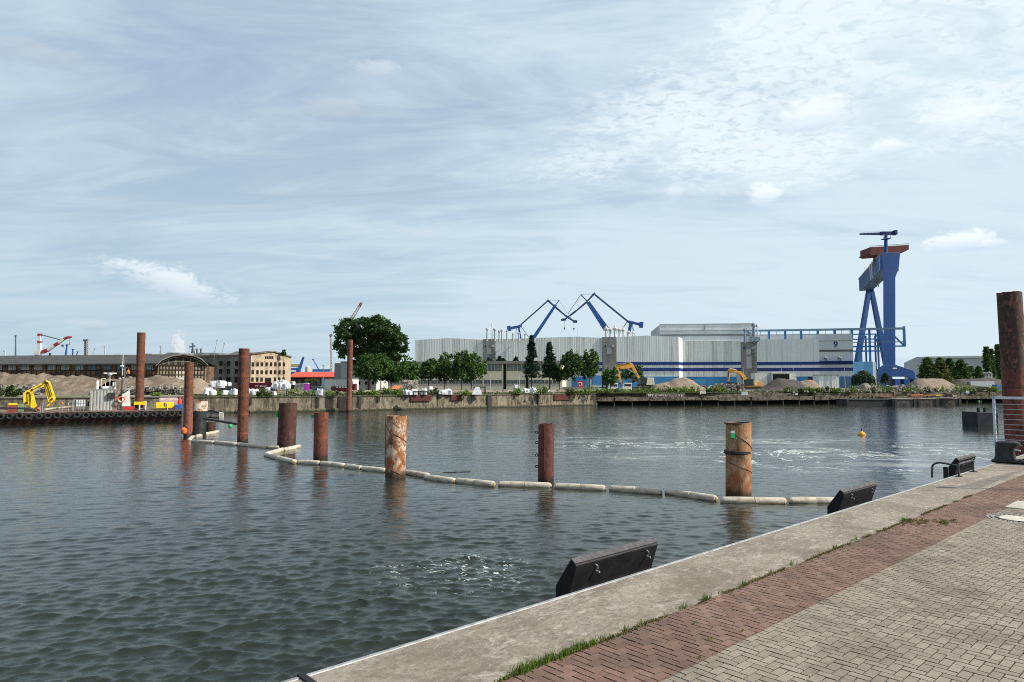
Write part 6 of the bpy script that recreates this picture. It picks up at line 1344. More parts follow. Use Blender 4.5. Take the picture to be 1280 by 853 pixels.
# garage block, grey shed
f6 = Fac(944, 300, 996, 298); t = thing('white_garage', 'white flat garage with wide dark opening behind the dark earth heap', 'garage', f6.loc, f6.ang)
MB().box(f6.x(944), f6.x(959), 0, 8, 0, f6.z(950, 466.5)).build('left_wing', white, t); MB().box(f6.x(959), f6.x(964), .6, 8, 0, f6.z(950, 466)).build('link', mat('pale_door'), t)
MB().box(f6.x(964), f6.x(987), -1, 9, 0, f6.z(950, 465.6)).build('bay', white, t); MB().box(f6.x(965.5), f6.x(986), -1.05, -1.003, 0, f6.z(950, 468)).build('opening', mat('void_dark'), t); MB().box(f6.x(986.4), f6.x(996), .2, 8, 0, f6.z(950, 467)).build('right_wing', white, t)
MB().prism([(f6.x(963.6), f6.z(950, 466.8)), (f6.x(975), f6.z(950, 465.0)), (f6.x(987), f6.z(950, 466.8))], -1.2, 9).build('roof', white, t)
f7 = Fac(1024, 262, 1050, 261); t = thing('grey_shed', 'grey three bay metal shed with sunlit cream end wall', 'shed', f7.loc, f7.ang)
MB().box(0, f7.x(1046.2), 0, 8, 0, f7.z(1035, 469.2)).build('wall', hallW, t); MB().box(f7.x(1046.2), f7.W, 1, 8, 0, f7.z(1035, 469.4)).build('end_wall', mat('shed_cream', (.60, .57, .47), rough=.8), t)
MB().box(-.2, f7.W + .2, -.3, 8.2, f7.z(1035, 469.2), f7.z(1035, 468.6)).build('roof', greyM, t)
for px in (1031.5, 1039): a = f7.x(px); MB().box(a - .1, a + .1, -.08, -.003, 0, f7.z(1035, 469.4)).build('door_joint', greyM, t)
# far right hall, white building and container store
f8 = Fac(1140, 760, 1330, 700); t = thing('distant_hall', 'huge pale distant hall with white roof edge behind the right trees', 'hall', f8.loc, f8.ang)
MB().prism([(0, 0), (0, f8.z(1140, 450)), (f8.x(1147), f8.z(1147, 446.5)), (f8.x(1155), f8.z(1155, 446.5)), (f8.W, f8.z(1155, 446.5)), (f8.W, 0)], 0, 120).build('wall', mat('far_hall', (.36, .40, .43), (.40, .44, .47), .04, .7, stretch=(1, 1, .1)), t)
MB().box(f8.x(1155), f8.W, -2, -.02, f8.z(1155, 448.3), f8.z(1155, 446.0)).build('roof_edge', white, t)
f9 = Fac(1212.5, 300, 1243, 298); t = thing('white_house', 'white two storey building with grey roof among the right trees', 'house', f9.loc, f9.ang)
MB().box(0, f9.x(1241), 0, 9, 0, f9.z(1228, 466.5)).build('wall', mat('house_white', (.58, .58, .54), rough=.8), t)
MB().add([(-.4, -.8, f9.z(1228, 466.6)), (f9.x(1240), -.8, f9.z(1228, 466.6)), (f9.x(1238.5), 4, f9.z(1228, 461.8)), (0, 4, f9.z(1228, 461.8)), (-.4, 9.5, f9.z(1228, 466)), (f9.x(1240), 9.5, f9.z(1228, 466))], [(0, 1, 2, 3), (3, 2, 5, 4), (0, 3, 4), (1, 5, 2)]).build('roof', mat('house_roof', (.20, .21, .23), rough=.8), t)
for px in (1220.5, 1224, 1227.5, 1231, 1234.5, 1238.5): win(f9, t, px - .9, px + .9, 467.6, 470.8, glassd)
f10 = Fac(1213.5, 236, 1244, 235); t = thing('white_container', 'long white container store below the white building', 'container', f10.loc, f10.ang)
MB().box(0, f10.x(1240), 0, 4, 0, f10.z(1228, 476.8)).build('body', mat('container_white', (.62, .64, .65), (.52, .54, .55), 1, .7), t); MB().box(f10.x(1240), f10.W, .2, 4, 0, f10.z(1228, 477)).build('end_panel', white, t)
f11 = Fac(1236, 200, 1256, 199); o = MB().box(0, f11.W, 0, 2.4, f11.z(1245, 485.8), f11.z(1245, 484)).build('scrap_girder', orgr, bevel=.05, loc=f11.loc); setp(o, 'orange rusty girder lying at the far right behind the apron', 'girder')
o = MB().box(0, 3.2, 0, 2.2, 0, f11.z(1250, 481.2)).build('blue_container', mat('container_blue', (.04, .16, .38), rough=.6), loc=tuple(P(1246, 488, 232))); o.location.z = LAND; setp(o, 'small blue container beside the white container store', 'container')

# ================================================================== CRANES
def bm_(t, name, Y, pts, w, m, w2=None, Y2=None, off=None):
    mb = MB(t.location)
    for i in range(len(pts) - 1):
        ya = Y if Y2 is None else Y + (Y2 - Y) * i / (len(pts) - 1); yb_ = Y if Y2 is None else Y + (Y2 - Y) * (i + 1) / (len(pts) - 1)
        mb.beam(P(*pts[i], ya), P(*pts[i + 1], yb_), w, w, w2 or w, w2 or w)
    return mb.build(name, m, t)
def lattice(t, name, a, b_, Y, wpx, m, n_=10, wpx2=None, r=.12):
    """open four-chord lattice boom between two picture points at depth Y"""
    A_, B_ = P(*a, Y), P(*b_, Y); w1 = wpx / F * Y; w2 = (wpx2 or wpx) / F * Y; mb = MB(t.location); d = (B_ - A_).normalized(); s = d.cross(Vector((0, 1, 0))).normalized(); u = Vector((0, 1, 0)); prev = None
    for i in range(n_ + 1):
        f = i / n_; c_ = A_.lerp(B_, f); ww = w1 + (w2 - w1) * f; cs = [c_ + s * ww / 2 * sx + u * ww / 2 * sy for sx, sy in ((-1, -1), (1, -1), (1, 1), (-1, 1))]
        if prev:
            for q in range(4): mb.beam(prev[q], cs[q], r, r); mb.beam(prev[q], cs[(q + 1) % 4], r * .7, r * .7)
        prev = cs
    return mb.build(name, m, t)
# gantry crane
YG = 400
gb_ = P(1112, 480, YG); t = thing('gantry_crane', 'giant blue portal gantry crane with red brown trolley at the right', 'gantry crane', (gb_.x, YG, LAND))
xg = lambda px, py=400, Y=YG: P(px, py, Y).x - gb_.x
zg_ = lambda py, Y=YG, px=1110: P(px, py, Y).z - LAND
gantM = mat('gantry_blue', (.006, .05, .19), (.010, .065, .235), .06, .5, stretch=(1, 1, .3), c3=(.02, .06, .2), s3=.2)
girM = mat('girder_blue', (.08, .17, .36), (.13, .23, .42), .15, .55)
leg = [(1104.6, 457), (1104.2, 345), (1103.2, 337), (1101.6, 316), (1125.3, 316), (1123.6, 334), (1119.2, 346), (1119.3, 457)]
def shear(mb, k_=.53): mb.v = [(x + k_ * y, y, z) for x, y, z in mb.v]; return mb
shear(MB().prism([(xg(a, b_), zg_(b_)) for a, b_ in leg], 0, 9)).build('main_leg', gantM, t, bevel=.2)
base_ = [(1096, 474), (1096.3, 461.5), (1104, 456.5), (1120, 456.5), (1141, 463), (1143.5, 466), (1144, 473.5), (1137, 474), (1134, 471), (1118, 471), (1108, 471), (1104, 474.5)]
shear(MB().prism([(xg(a, b_), zg_(b_)) for a, b_ in base_], -2, 9)).build('sill_beam', gantM, t, bevel=.2)
for (xa, xb) in ((1098, 1104), (1113, 1119), (1124, 1131), (1136, 1142)): MB().box(xg(xa), xg(xb), -3, 5, 0, zg_(474)).build('bogie', gantM, t)
MB().box(xg(1111, 460), xg(1116, 460), -4.15, -4.005, zg_(461.6), zg_(460)).build('name_plate', white, t)
# box girder running away from the main leg
gN, gF = Vector((xg(1113.5, 330), 3, 0)), Vector((xg(1082, 355, 498), 98, 0))
zt_ = zg_(317.5); gd_ = 8.6; gdir = (gF - gN).normalized(); gs = Vector((gdir.y, -gdir.x, 0)); gw = 4.3
def girder(name, lo_, hi_, w_, m): 
    vs = []
    for c_, o_ in ((gN, 0), (gF, 0)):
        for s__ in (-1, 1):
            for z in (lo_, hi_): vs.append((c_.x + gs.x * w_ * s__, c_.y + gs.y * w_ * s__, z))
    return MB().add(vs, [(0, 1, 3, 2), (4, 6, 7, 5), (0, 4, 5, 1), (2, 3, 7, 6), (0, 2, 6, 4), (1, 5, 7, 3)]).build(name, m, t, bevel=.15)
girder('box_girder', zt_ - gd_, zt_ - .1, gw, girM)
girder('girder_rail', zt_ - .098, zt_ + .6, gw + .5, greyM)
mb = MB(); 
for f in np.linspace(.05, .97, 24):
    c_ = gN.lerp(gF, f) - gs * (gw + .15); mb.beam((c_.x, c_.y, zt_ - gd_ + .3), (c_.x, c_.y, zt_ - .3), .3, .35)
mb.build('stiffeners', mat('stiffener_blue', (.14, .20, .32), rough=.6), t)
mb = MB(); c_ = gN.lerp(gF, .28) - gs * (gw + .3); mb.beam((c_.x, c_.y, zt_ - gd_ - 1), (c_.x, c_.y, zt_ + 1), 1, 1); mb.build('girder_ladder', paleM, t); mb = MB(); c_ = gN.lerp(gF, .36) - gs * (gw + .3); mb.beam((c_.x, c_.y, zt_ - gd_ - 1), (c_.x, c_.y, zt_ + 1), 1, 1); mb.build('girder_ladder', paleM, t)
# hinged legs at the far end
ap_ = Vector((gF.x, gF.y - 6, zt_ - gd_ + .2))
for (px, py) in ((1061.5, 480), (1107.5, 480)):
    ft = P(px, py, 496); ft = Vector((ft.x - gb_.x, 90, 0)); mb = MB(); mb.beam(ap_ + Vector((-.8 if px < 1080 else .8, 0, 0)), ft, 2.6, 2.6, 3.4, 3.4); mb.build('hinged_leg', gantM, t)
    MB().box(ft.x - 3, ft.x + 3, 86, 94, 0, 4).build('bogie', gantM, t)
MB().lathe([(2, ap_.z - 1.5), (2.6, ap_.z - .5), (2, ap_.z + .2)], c=(ap_.x, ap_.y, 0), k=14).build('hinge', gantM, t)
# trolley
cT = gN.lerp(gF, .22); trM = mat('trolley_red', (.11, .024, .018), (.08, .02, .016), .4, .6)
x0, x1 = xg(1079, 312, 424), xg(1127, 312, 424); y_ = 20
def zT2(px, py): return P(px, py, YG + y_).z - LAND
MB().prism([(x0, zT2(1079, 317.5)), (x0, zT2(1079, 310.8)), (x1, zT2(1127, 307.8)), (x1, zT2(1127, 313.5)), (xg(1123, 318, 420), zT2(1123, 318)), (xg(1086, 321, 420), zT2(1086, 321)), (xg(1081, 319, 420), zT2(1081, 319))], y_ - 4, y_ + 8).build('trolley', trM, t, bevel=.15)
mb = MB(); mb.beam((xg(1091, 320, 424), y_, zT2(1091, 320)), (xg(1090, 326, 424), y_, zT2(1090, 327)), 2.2, 2.2); mb.beam((xg(1094, 320, 424), y_ + 4, zT2(1094, 320)), (xg(1096, 325, 424), y_ + 4, zT2(1096, 326)), 1.4, 1.4); mb.build('trolley_leg', trM, t)
mb = MB(); mb.beam((x0, y_ - 4, zT2(1079, 309.6)), (x1, y_ - 4, zT2(1127, 306.4)), .2, .2)
for f in np.linspace(0, 1, 14): mb.beam((x0 + (x1 - x0) * f, y_ - 4, zT2(1079, 310.8) + (zT2(1127, 307.8) - zT2(1079, 310.8)) * f), (x0 + (x1 - x0) * f, y_ - 4, zT2(1079, 309.6) + (zT2(1127, 306.4) - zT2(1079, 309.6)) * f), .15, .15)
mb.build('trolley_rail', trM, t)
# top crane
mb = MB(); mb.tube((xg(1110.6, 316), 3, zt_), (xg(1110.8, 292), 3, zg_(292.5)), 1.15, .85, 10); mb.build('top_mast', gantM, t)
MB().box(xg(1107, 297), xg(1115, 297), 1, 5, zg_(298), zg_(297)).build('mast_platform', gantM, t)
mb = MB(); mb.beam((xg(1106, 297), 1, zg_(298)), (xg(1106, 293), 1, zg_(293)), .3, .3); mb.beam((xg(1114.5, 297), 1, zg_(298)), (xg(1114.5, 293), 1, zg_(293)), .3, .3); mb.build('platform_posts', paleM, t)
topM = mat('top_boom_blue', (.01, .02, .09), rough=.6)
mb = MB(); mb.beam((xg(1078, 291.3), 3, zg_(291.5)), (xg(1104, 290.7), 3, zg_(291)), .9, .8, 1.3, 1.4); mb.beam((xg(1104, 290.7), 3, zg_(291)), (xg(1121, 290), 3, zg_(290.3)), 1.6, 1.9); mb.build('top_boom', topM, t)
MB().box(xg(1120.5, 290), xg(1123.8, 290), 1.5, 4.5, zg_(292.4), zg_(287)).build('top_counterweight', topM, t); MB().box(xg(1104, 290), xg(1112, 290), 2, 4, zg_(290.3), zg_(288.6)).build('top_cab', topM, t)
mb = MB()
for px in range(1080, 1120, 4): mb.beam((xg(px, 290), 2.4, zg_(290.6)), (xg(px, 290), 2.4, zg_(289)), .12, .12)
mb.beam((xg(1080, 289), 2.4, zg_(289.3)), (xg(1120, 289), 2.4, zg_(288.4)), .12, .12); mb.build('top_railing', farM, t)
MB().box(xg(1120, 336), xg(1126, 336), 2, 6, zg_(338.6), zg_(335.4)).build('service_platform', greyM, t)
mb = MB(); 
for px in (1097.5, 1100, 1102.3): mb.beam((xg(px, 357, 430), 34, zg_(349, 434)), (xg(px, 359, 430), 34, zg_(359, 434)), .45, .45)
mb.build('hook_blocks', farM, t)
for (pa, pb) in (((1089.5, 348.5), (1094, 350.5)), ((1098, 350.5), (1103.5, 350))): mb = MB(); mb.beam((xg(pa[0], pa[1], 450), 45, zg_(pa[1], 445)), (xg(pb[0], pb[1], 450), 45, zg_(pb[1], 445)), 1.2, 1.0); mb.build('gangway', mat('gangway_orange', (.45, .2, .05), rough=.7), t)
MB().tube((xg(1078.5, 348, 498), 96, zt_), (xg(1078.5, 332, 498), 96, zt_ + 9), .15).build('aerial', paleM, t)

# two level luffing cranes behind the hall
YL = 440; mb_ = P(668, 480, YL); t = thing('luffing_crane', 'left blue luffing crane behind the hall, arm leaning right', 'luffing crane', (mb_.x, YL, LAND))
bm_(t, 'boom', YL, [(666, 424), (694.5, 381.5)], 2.3, blueM, 1.7)
bm_(t, 'jib', YL, [(684, 375.2), (694, 384), (707, 395), (718.5, 402.5)], 1.2, mat('jib_dark', (.012, .03, .10), rough=.6), .9)
bm_(t, 'jib_tip', YL, [(716, 402), (721.5, 402.3)], 1.6, mat('jib_dark')); bm_(t, 'tie_rod', YL, [(684.5, 376.5), (649.5, 407.5)], .85, mat('jib_dark'))
bm_(t, 'head_frame', YL, [(694.5, 381.5), (699, 375.6), (684, 375.6)], .35, paleM); bm_(t, 'boom_head', YL, [(694.5, 381.5), (699, 375.6)], .6, blueM); bm_(t, 'head_tie', YL, [(699, 375.6), (709, 392), (716, 401)], .3, paleM)
bm_(t, 'counter_lever', YL, [(636.5, 411), (649, 408.2), (652, 406.8)], 2.0, blueM, 1.4); bm_(t, 'counterweight', YL, [(634, 411.4), (638.5, 410.6)], 3.2, blueM); bm_(t, 'pylon', YL, [(646, 408), (644.2, 424)], .8, paleM)
bm_(t, 'pylon', YL, [(648, 408), (651, 424)], 1.2, blueM); bm_(t, 'pylon_brace', YL, [(651, 408), (661, 422)], .45, farM); bm_(t, 'hoist_rope', YL, [(717.5, 404), (717.4, 410.3)], .12, farM); bm_(t, 'hook', YL, [(717.4, 410.3), (717.4, 413.2)], .9, dark, .4)
mb_ = P(770, 480, YL + 5); YL2 = YL + 5; t = thing('luffing_crane', 'right blue luffing crane behind the hall, arm leaning left', 'luffing crane', (mb_.x, YL2, LAND))
bm_(t, 'boom', YL2, [(758, 412), (735, 378)], 3.4, blueM, 2.2); bm_(t, 'boom_head', YL2, [(735, 378), (726, 368.3)], .6, blueM)
bm_(t, 'jib', YL2, [(743.5, 366.5), (733, 378), (720, 389), (706, 399.5)], 1.3, mat('jib_dark'), .9); bm_(t, 'jib_tip', YL2, [(701.5, 400.2), (707.5, 399.4)], 1.5, mat('jib_dark')); bm_(t, 'tie_rod', YL2, [(743.5, 368.5), (784.5, 401.8)], 1.0, mat('jib_dark'))
bm_(t, 'head_frame', YL2, [(726, 368), (743, 368)], .4, paleM); bm_(t, 'head_tie', YL2, [(726, 368.5), (710, 392.5)], .4, farM); bm_(t, 'inner_tie', YL2, [(728, 369), (721, 379.5), (724, 384)], .25, paleM)
bm_(t, 'counter_lever', YL2, [(784, 402), (792, 404), (801, 406)], 1.4, blueM, 1.9); bm_(t, 'counterweight', YL2, [(799.5, 406.2), (803.5, 406.6)], 3.6, blueM); bm_(t, 'pylon', YL2, [(788.5, 403.5), (785.5, 420)], 1.9, blueM); bm_(t, 'pylon', YL2, [(789.5, 404), (793.5, 420)], .7, paleM); bm_(t, 'pylon_brace', YL2, [(784, 402.5), (778, 411)], .5, farM)
bm_(t, 'hoist_rope', YL2, [(705.6, 401.5), (705.5, 409.5)], .12, farM); bm_(t, 'hook', YL2, [(705.5, 409.5), (705.5, 412.5)], .9, dark, .4)
for px, yt in ((701.6, 409), (721.8, 410)):
    p = P(px, 422, 400); o = MB().tube((0, 0, -2), (0, 0, P(px, yt, 400).z - p.z), .13, .1, 6).build('lightning_rod', paleM, loc=tuple(p)); setp(o, ('left' if px < 710 else 'right') + ' thin rod on the hall roof under the crane hooks', 'rod')
# lattice boom behind the big tree and mast to its left
t = thing('mobile_crane', 'red and grey lattice crane jib rising behind the big tree', 'crane', tuple(P(436, 480, 330)))
lattice(t, 'jib', (436, 404), (449, 383.5), 330, 3.4, mat('jib_pale', (.42, .40, .38), rough=.7), 8, 2.4, .25); lattice(t, 'jib_tip', (449, 383.5), (451.8, 378.5), 330, 2.4, mat('jib_red', (.22, .06, .04), rough=.7), 3, 1.4, .3)
t = thing('lattice_mast', 'tall pale lattice mast just left of the big tree', 'mast', tuple(P(414, 480, 330))); lattice(t, 'mast', (414.6, 470), (413.6, 419.5), 330, 1.8, mat('jib_pale'), 14, 1.4, .25)
MB(t.location).beam(P(411.8, 420, 330), P(415.5, 418.5, 330), 1.2, 1.0).build('mast_head', greyM, t)
# red and white harbour crane
YR = 520; t = thing('harbour_crane', 'red and white striped harbour crane above the timber shed roof', 'crane', tuple(P(49, 480, YR))); wr, rdc = mat('crane_white', (.62, .62, .60), rough=.6), mat('crane_red', (.30, .03, .03), rough=.6)
bm_(t, 'tower', YR, [(49.2, 452), (49.8, 420)], 2.2, wr); bm_(t, 'tower_top', YR, [(49.8, 420), (49.8, 417.3)], 2.4, rdc); bm_(t, 'tower_band', YR, [(49.6, 428.7), (49.6, 426.8)], 2.6, rdc)
pts = [(53, 440.5), (60, 437.6), (68, 432), (73.5, 428.8), (80, 424), (84.5, 422), (89.5, 421.6)]
for i in range(len(pts) - 1): bm_(t, 'boom_section', YR, pts[i:i + 2], 2.4 - .22 * i, rdc if i in (0, 2, 4) or i == 5 else wr)
bm_(t, 'boom_tip', YR, [(84.5, 422), (89.5, 421.6)], 1.8, rdc, .8); bm_(t, 'tie_rod', YR, [(51, 418.5), (77, 425.5)], .7, farM); bm_(t, 'cab', YR, [(43.5, 441.5), (51, 441.5)], 2.6, wr); bm_(t, 'cab_base', YR, [(44, 444.8), (51, 444.8)], 1.6, rdc)
bm_(t, 'hoist_rope', YR, [(86.8, 422.5), (86.8, 430.5)], .2, farM); bm_(t, 'hook', YR, [(77.5, 431.5), (79, 433)], 1.4, farM); bm_(t, 'hook', YR, [(86.8, 430), (86.8, 431)], .8, farM)
# distant masts and jibs on the left skyline
for i, (pts, w_, m_, nm, lab, ct) in enumerate((
    ([(6, 450), (5.6, 439)], 1.2, paleM, 'light_mast', 'short pale mast at the far left edge of the shed skyline', 'mast'), ([(19.4, 450), (19.6, 420)], 1.0, farM, 'light_mast', 'tall slim mast left of the striped harbour crane', 'mast'),
    ([(81.5, 450), (83.7, 431.5)], 1.3, farblue, 'distant_crane', 'dark blue slanted distant jib right of the striped crane', 'crane'), ([(90.8, 450), (91, 437)], 1.0, farblue, 'distant_crane', 'short upright dark blue distant jib', 'crane'), ([(95, 447), (97, 440)], .8, farM, 'distant_crane', 'tiny leaning distant jib beside the upright blue one', 'crane'),
    ([(114.5, 450), (118.5, 436.5)], .8, paleM, 'distant_crane', 'pale leaning distant jib right of the double lattice mast', 'crane'), ([(131, 445), (131, 433)], .9, paleM, 'light_mast', 'short pale mast between lattice mast and spud pile', 'mast'),
    ([(200.6, 445), (200.8, 433)], 1.2, paleM, 'light_mast', 'pale mast just left of the steam plume', 'mast'), ([(241.5, 446), (240.8, 430)], 1.2, farM, 'distant_crane', 'distant grey crane mast right of the steam plume', 'crane'), ([(246, 446), (246, 437)], 1.4, farM, 'light_mast', 'stubby dark mast over the gable roof, left', 'mast'), ([(251, 446), (251, 437)], 1.4, farM, 'light_mast', 'stubby dark mast over the gable roof, right', 'mast'),
    ([(268, 445), (271.6, 425.5)], .9, paleM, 'distant_crane', 'pale leaning jib left of the banded pile, taller', 'crane'), ([(277.5, 444), (280.6, 429.5)], .9, paleM, 'distant_crane', 'pale leaning jib left of the banded pile, shorter', 'crane'),
    ([(400.5, 466), (391.3, 449.5)], .8, farblue, 'distant_crane', 'thin blue leaning jib beyond the red roof', 'crane'), ([(404.5, 468), (404, 457)], 1.2, paleM, 'light_mast', 'short lamp mast beyond the red roof', 'mast'))):
    Yd = 560; t = thing(nm, lab, ct, tuple(P(pts[0][0], 480, Yd)), 0, 'distant cranes and masts on the left skyline'); bm_(t, 'shaft', Yd, pts, w_, m_, w_ * .6); bm_(t, 'head', Yd, [(pts[1][0] - 1.1, pts[1][1]), (pts[1][0] + 1.1, pts[1][1])], w_ * .9, m_)
t = thing('lattice_mast', 'double lattice mast on the shed skyline left of the barge mast', 'mast', tuple(P(107.5, 480, 560))); lattice(t, 'mast', (107, 450), (107, 425.5), 560, 2.2, farM, 9, 2.0, .35); lattice(t, 'mast', (109.6, 450), (109.6, 426), 560, 1.6, paleM, 9, 1.4, .3); bm_(t, 'mast_head', 560, [(104.2, 425.8), (109.8, 425.3)], 1.4, farM)
bm_(t, 'stay', 560, [(108, 425), (109, 437)], .2, farM)
t = thing('distant_crane', 'small distant harbour crane with cross arm right of the steam plume', 'crane', tuple(P(241, 480, 565))); bm_(t, 'arm', 565, [(237, 434), (244, 432.4)], 1.2, farM); bm_(t, 'legs', 565, [(238.5, 446), (241, 434), (244, 446)], .9, farM)
# blue container crane and silo beyond the red roof
t = thing('container_crane', 'bright blue quay crane with raised boom beyond the red roof', 'crane', tuple(P(372, 480, 620))); bm_(t, 'boom', 620, [(373, 463), (379.3, 446.5)], 1.9, farblue, 1.2); bm_(t, 'tower', 620, [(372, 470), (373.5, 460)], 3.4, farblue); bm_(t, 'girder', 620, [(362, 461.8), (374, 461.6)], 1.8, farblue); bm_(t, 'girder', 620, [(362, 466.6), (375, 466.3)], 2.4, farblue); bm_(t, 'boom_edge', 620, [(376, 461), (380, 447)], .8, farblue)
bm_(t, 'load', 620, [(364, 457.2), (373, 457.2)], 2.6, mat('load_ochre', (.34, .29, .15), rough=.8)); bm_(t, 'tie_rod', 620, [(362, 454), (368, 459)], .6, farblue)
p = P(384.5, 472, 640); o = MB().lathe([(2.3, -2), (2.3, P(384, 459, 640).z - p.z), (1.6, P(384, 458, 640).z - p.z)], k=16).build('silo', mat('silo_pale', (.45, .44, .40), rough=.8), smooth=True, loc=tuple(p)); setp(o, 'round pale silo between blue crane and leaning jib', 'silo')
MB(p).tube(p + Vector((2.2, 0, 0)), P(387.3, 460.5, 640), 1.0, 1.0, 12).build('side_tank', mat('silo_pale'), o)
bt_ = thing('blue_shed', 'blue low roof beyond the red roof left of the pale hut', 'shed', tuple(P(402, 480, 500))); bm_(bt_, 'roof', 500, [(391, 463.5), (414, 463.5)], 2.0, farblue); bm_(bt_, 'wall', 500, [(392, 470), (413, 470)], 6, mat('far_hall'))
bb = thing('blue_tarp_shed', 'blue sheeted shed behind the egg shaped trees by the red sign', 'shed', tuple(P(748, 480, 262))); o = MB(bb.location).slab([P(741.5, 482, 262), P(753.5, 482, 262), P(753.5, 471, 262), P(748, 469.3, 262), P(741.5, 471, 262)], (0, 6, 0)).build('sheet', mat('tarp_blue', (.03, .14, .36), (.05, .19, .42), .5, .6), bb)
gh = thing('grey_kiosk', 'small pale grey house behind the two egg shaped trees', 'house', tuple(P(745, 480, 275))); MB(gh.location).slab([P(738, 484, 275), P(752, 484, 275), P(752, 466.5, 275), P(745, 463, 275), P(738, 466.5, 275)], (0, 8, 0)).build('wall', mat('tower_grey'), gh)
fence_ = Fac(703, 236, 748, 232); o = MB().box(0, fence_.W, 0, .25, 0, fence_.z(720, 483.8)).build('low_wall', mat('low_wall_conc', (.40, .37, .33), rough=.9), loc=fence_.loc); o.rotation_euler = (0, 0, fence_.ang); setp(o, 'low pale wall behind the egg shaped trees', 'wall')
f_ = Fac(440, 160, 760, 176); o = MB().box(0, f_.W, 0, .3, 0, .62).build('low_wall', mat('low_wall_brick', (.33, .25, .20), (.42, .36, .30), .8, .9), loc=f_.loc); o.rotation_euler = (0, 0, f_.ang); setp(o, 'long low pinkish wall on the far bank behind the white bags', 'wall')

# ================================================================== SMALL THINGS ON THE FAR BANK
# white bulk bags
bagM = mat('bulk_bag', (.62, .63, .66), (.45, .46, .49), 1.6, .75, bump=.7, bscale=4, bdist=.08)
def bag_mesh(seed):
    rg = np.random.RandomState(seed); bm = bmesh.new(); bmesh.ops.create_cube(bm, size=1.0); bmesh.ops.subdivide_edges(bm, edges=bm.edges[:], cuts=4, use_grid_fill=True)
    ph = rg.uniform(0, 6, 6)
    for v_ in bm.verts:
        c_ = v_.co; r = c_.length; s = 1.0 / max(abs(c_.x), abs(c_.y), abs(c_.z)) * .5; c_ *= (1 - .55 * (1 - .60 / max(r, .01))) if r > .60 else 1
        c_.z += .5; k_ = 1 + .08 * math.sin(6 * c_.z + ph[0]) + .05 * math.sin(9 * c_.x + ph[1]); c_.x *= k_ * (1.12 - .22 * c_.z); c_.y *= k_ * (1.12 - .22 * c_.z)
        if c_.z > .8: c_.z += .12 * math.sin(5 * c_.x + ph[2]) * math.sin(5 * c_.y + ph[3]) + .05; c_.x += .08 * rg.normal(); 
        c_.x += .03 * rg.normal(); c_.y += .03 * rg.normal()
    # lifting loops
    for sx in (-1, 1):
        for sy in (-1, 1):
            vs = [bm.verts.new((sx * .34 + dx, sy * .34, z)) for dx, z in ((-.06, .85), (.06, .85), (.05 * 1, 1.16), (-.05, 1.16))]; bm.faces.new(vs)
    me = bpy.data.meshes.new('bulk_bag'); bmesh.ops.recalc_face_normals(bm, faces=bm.faces); bm.to_mesh(me); bm.free(); me.materials.append(bagM); me.shade_smooth(); return me
BAGS = [bag_mesh(i) for i in range(5)]
bag_groups = [
 ('by the sand cone', [(260.5, 492.5, 116, 1.5), (266, 493, 116, 1.1), (268, 484.5, 150, 1.5), (275, 484, 150, 1.4), (282, 491, 117, 1.1), (279, 483, 152, 1.2), (291, 493.5, 117, 1.0), (293.5, 493, 117, 1.3), (286, 483, 154, 1.0)]),
 ('before the maroon container', [(313, 493.5, 118, 1.25), (318.5, 493.5, 118, 1.3), (322.5, 493.5, 119, 1.0), (334, 490, 120, .9), (342, 492, 120, .8)]),
 ('heaped right of the maroon container', [(343, 487, 165, 1.6), (347.5, 487, 165, 1.7), (352, 487, 165, 1.7), (356.5, 487, 165, 1.7), (360, 486.5, 165, 1.4), (350, 482, 168, 1.3), (354.5, 481.5, 168, 1.4), (358, 482.8, 168, 1.1), (346, 482.5, 168, 1.1)]),
 ('alone before the purple toilet cabin', [(400, 494, 119, 1.35)]),
 ('far behind the heap', [(366.5, 481.5, 175, .9)]),
 ('on the dark trestle under trees', [(508, 491, 126, 1.15), (512, 491.5, 126, .9), (518, 491, 127, 1.2), (530, 491, 128, 1.25), (538, 488, 129, .8)]),
 ('between the two rusty plates', [(551, 490, 130, 1.1), (554, 491, 130, 1.0), (559.5, 491, 131, 1.2), (562.5, 491.5, 131, 1.0)]),
 ('left of the tall green bush', [(644.5, 486.5, 143, .9), (651.5, 488.5, 144, 1.1), (656, 488.5, 144, 1.1), (661.5, 488.5, 145, 1.1), (666, 489.5, 145, 1.25), (684, 490, 147, .85)])]
for gname, lst in bag_groups:
    rr = random.Random(len(gname)); lst = sorted(lst)
    for i, (px, py, Y, s) in enumerate(lst):
        o = bpy.data.objects.new('bulk_bag', BAGS[(i + len(lst)) % 5]); COL.objects.link(o); p = P(px, py, Y); zb = LAND if p.z < LAND + .7 else p.z
        s *= .95; o.location = (p.x, Y, zb); o.scale = (s, s * .9, s * rr.uniform(.85, 1.0)); o.rotation_euler = (rr.uniform(-.1, .1), rr.uniform(-.12, .12), rr.uniform(0, 1.5))
        lab = 'single white bulk bag ' + gname if len(lst) == 1 else 'white bulk bag, ' + ORD[i] + ' from the left ' + gname
        setp(o, lab, 'bulk bag', 'white bulk bags on the far quay')
p = P(596, 490, 133); o = MB().add([(-1.0, 0, 0), (1.0, 0, 0), (.5, .6, 1.5), (-.3, .6, 1.5), (-1.0, 1.2, 0), (1.0, 1.2, 0)], [(0, 1, 2, 3), (3, 2, 5, 4), (0, 3, 4), (1, 5, 2), (0, 4, 5, 1)]).build('white_sheet', bagM, loc=(p.x, 133, LAND)); setp(o, 'crumpled white tarpaulin sheet over a tilted frame below the seventh tree', 'tarpaulin')
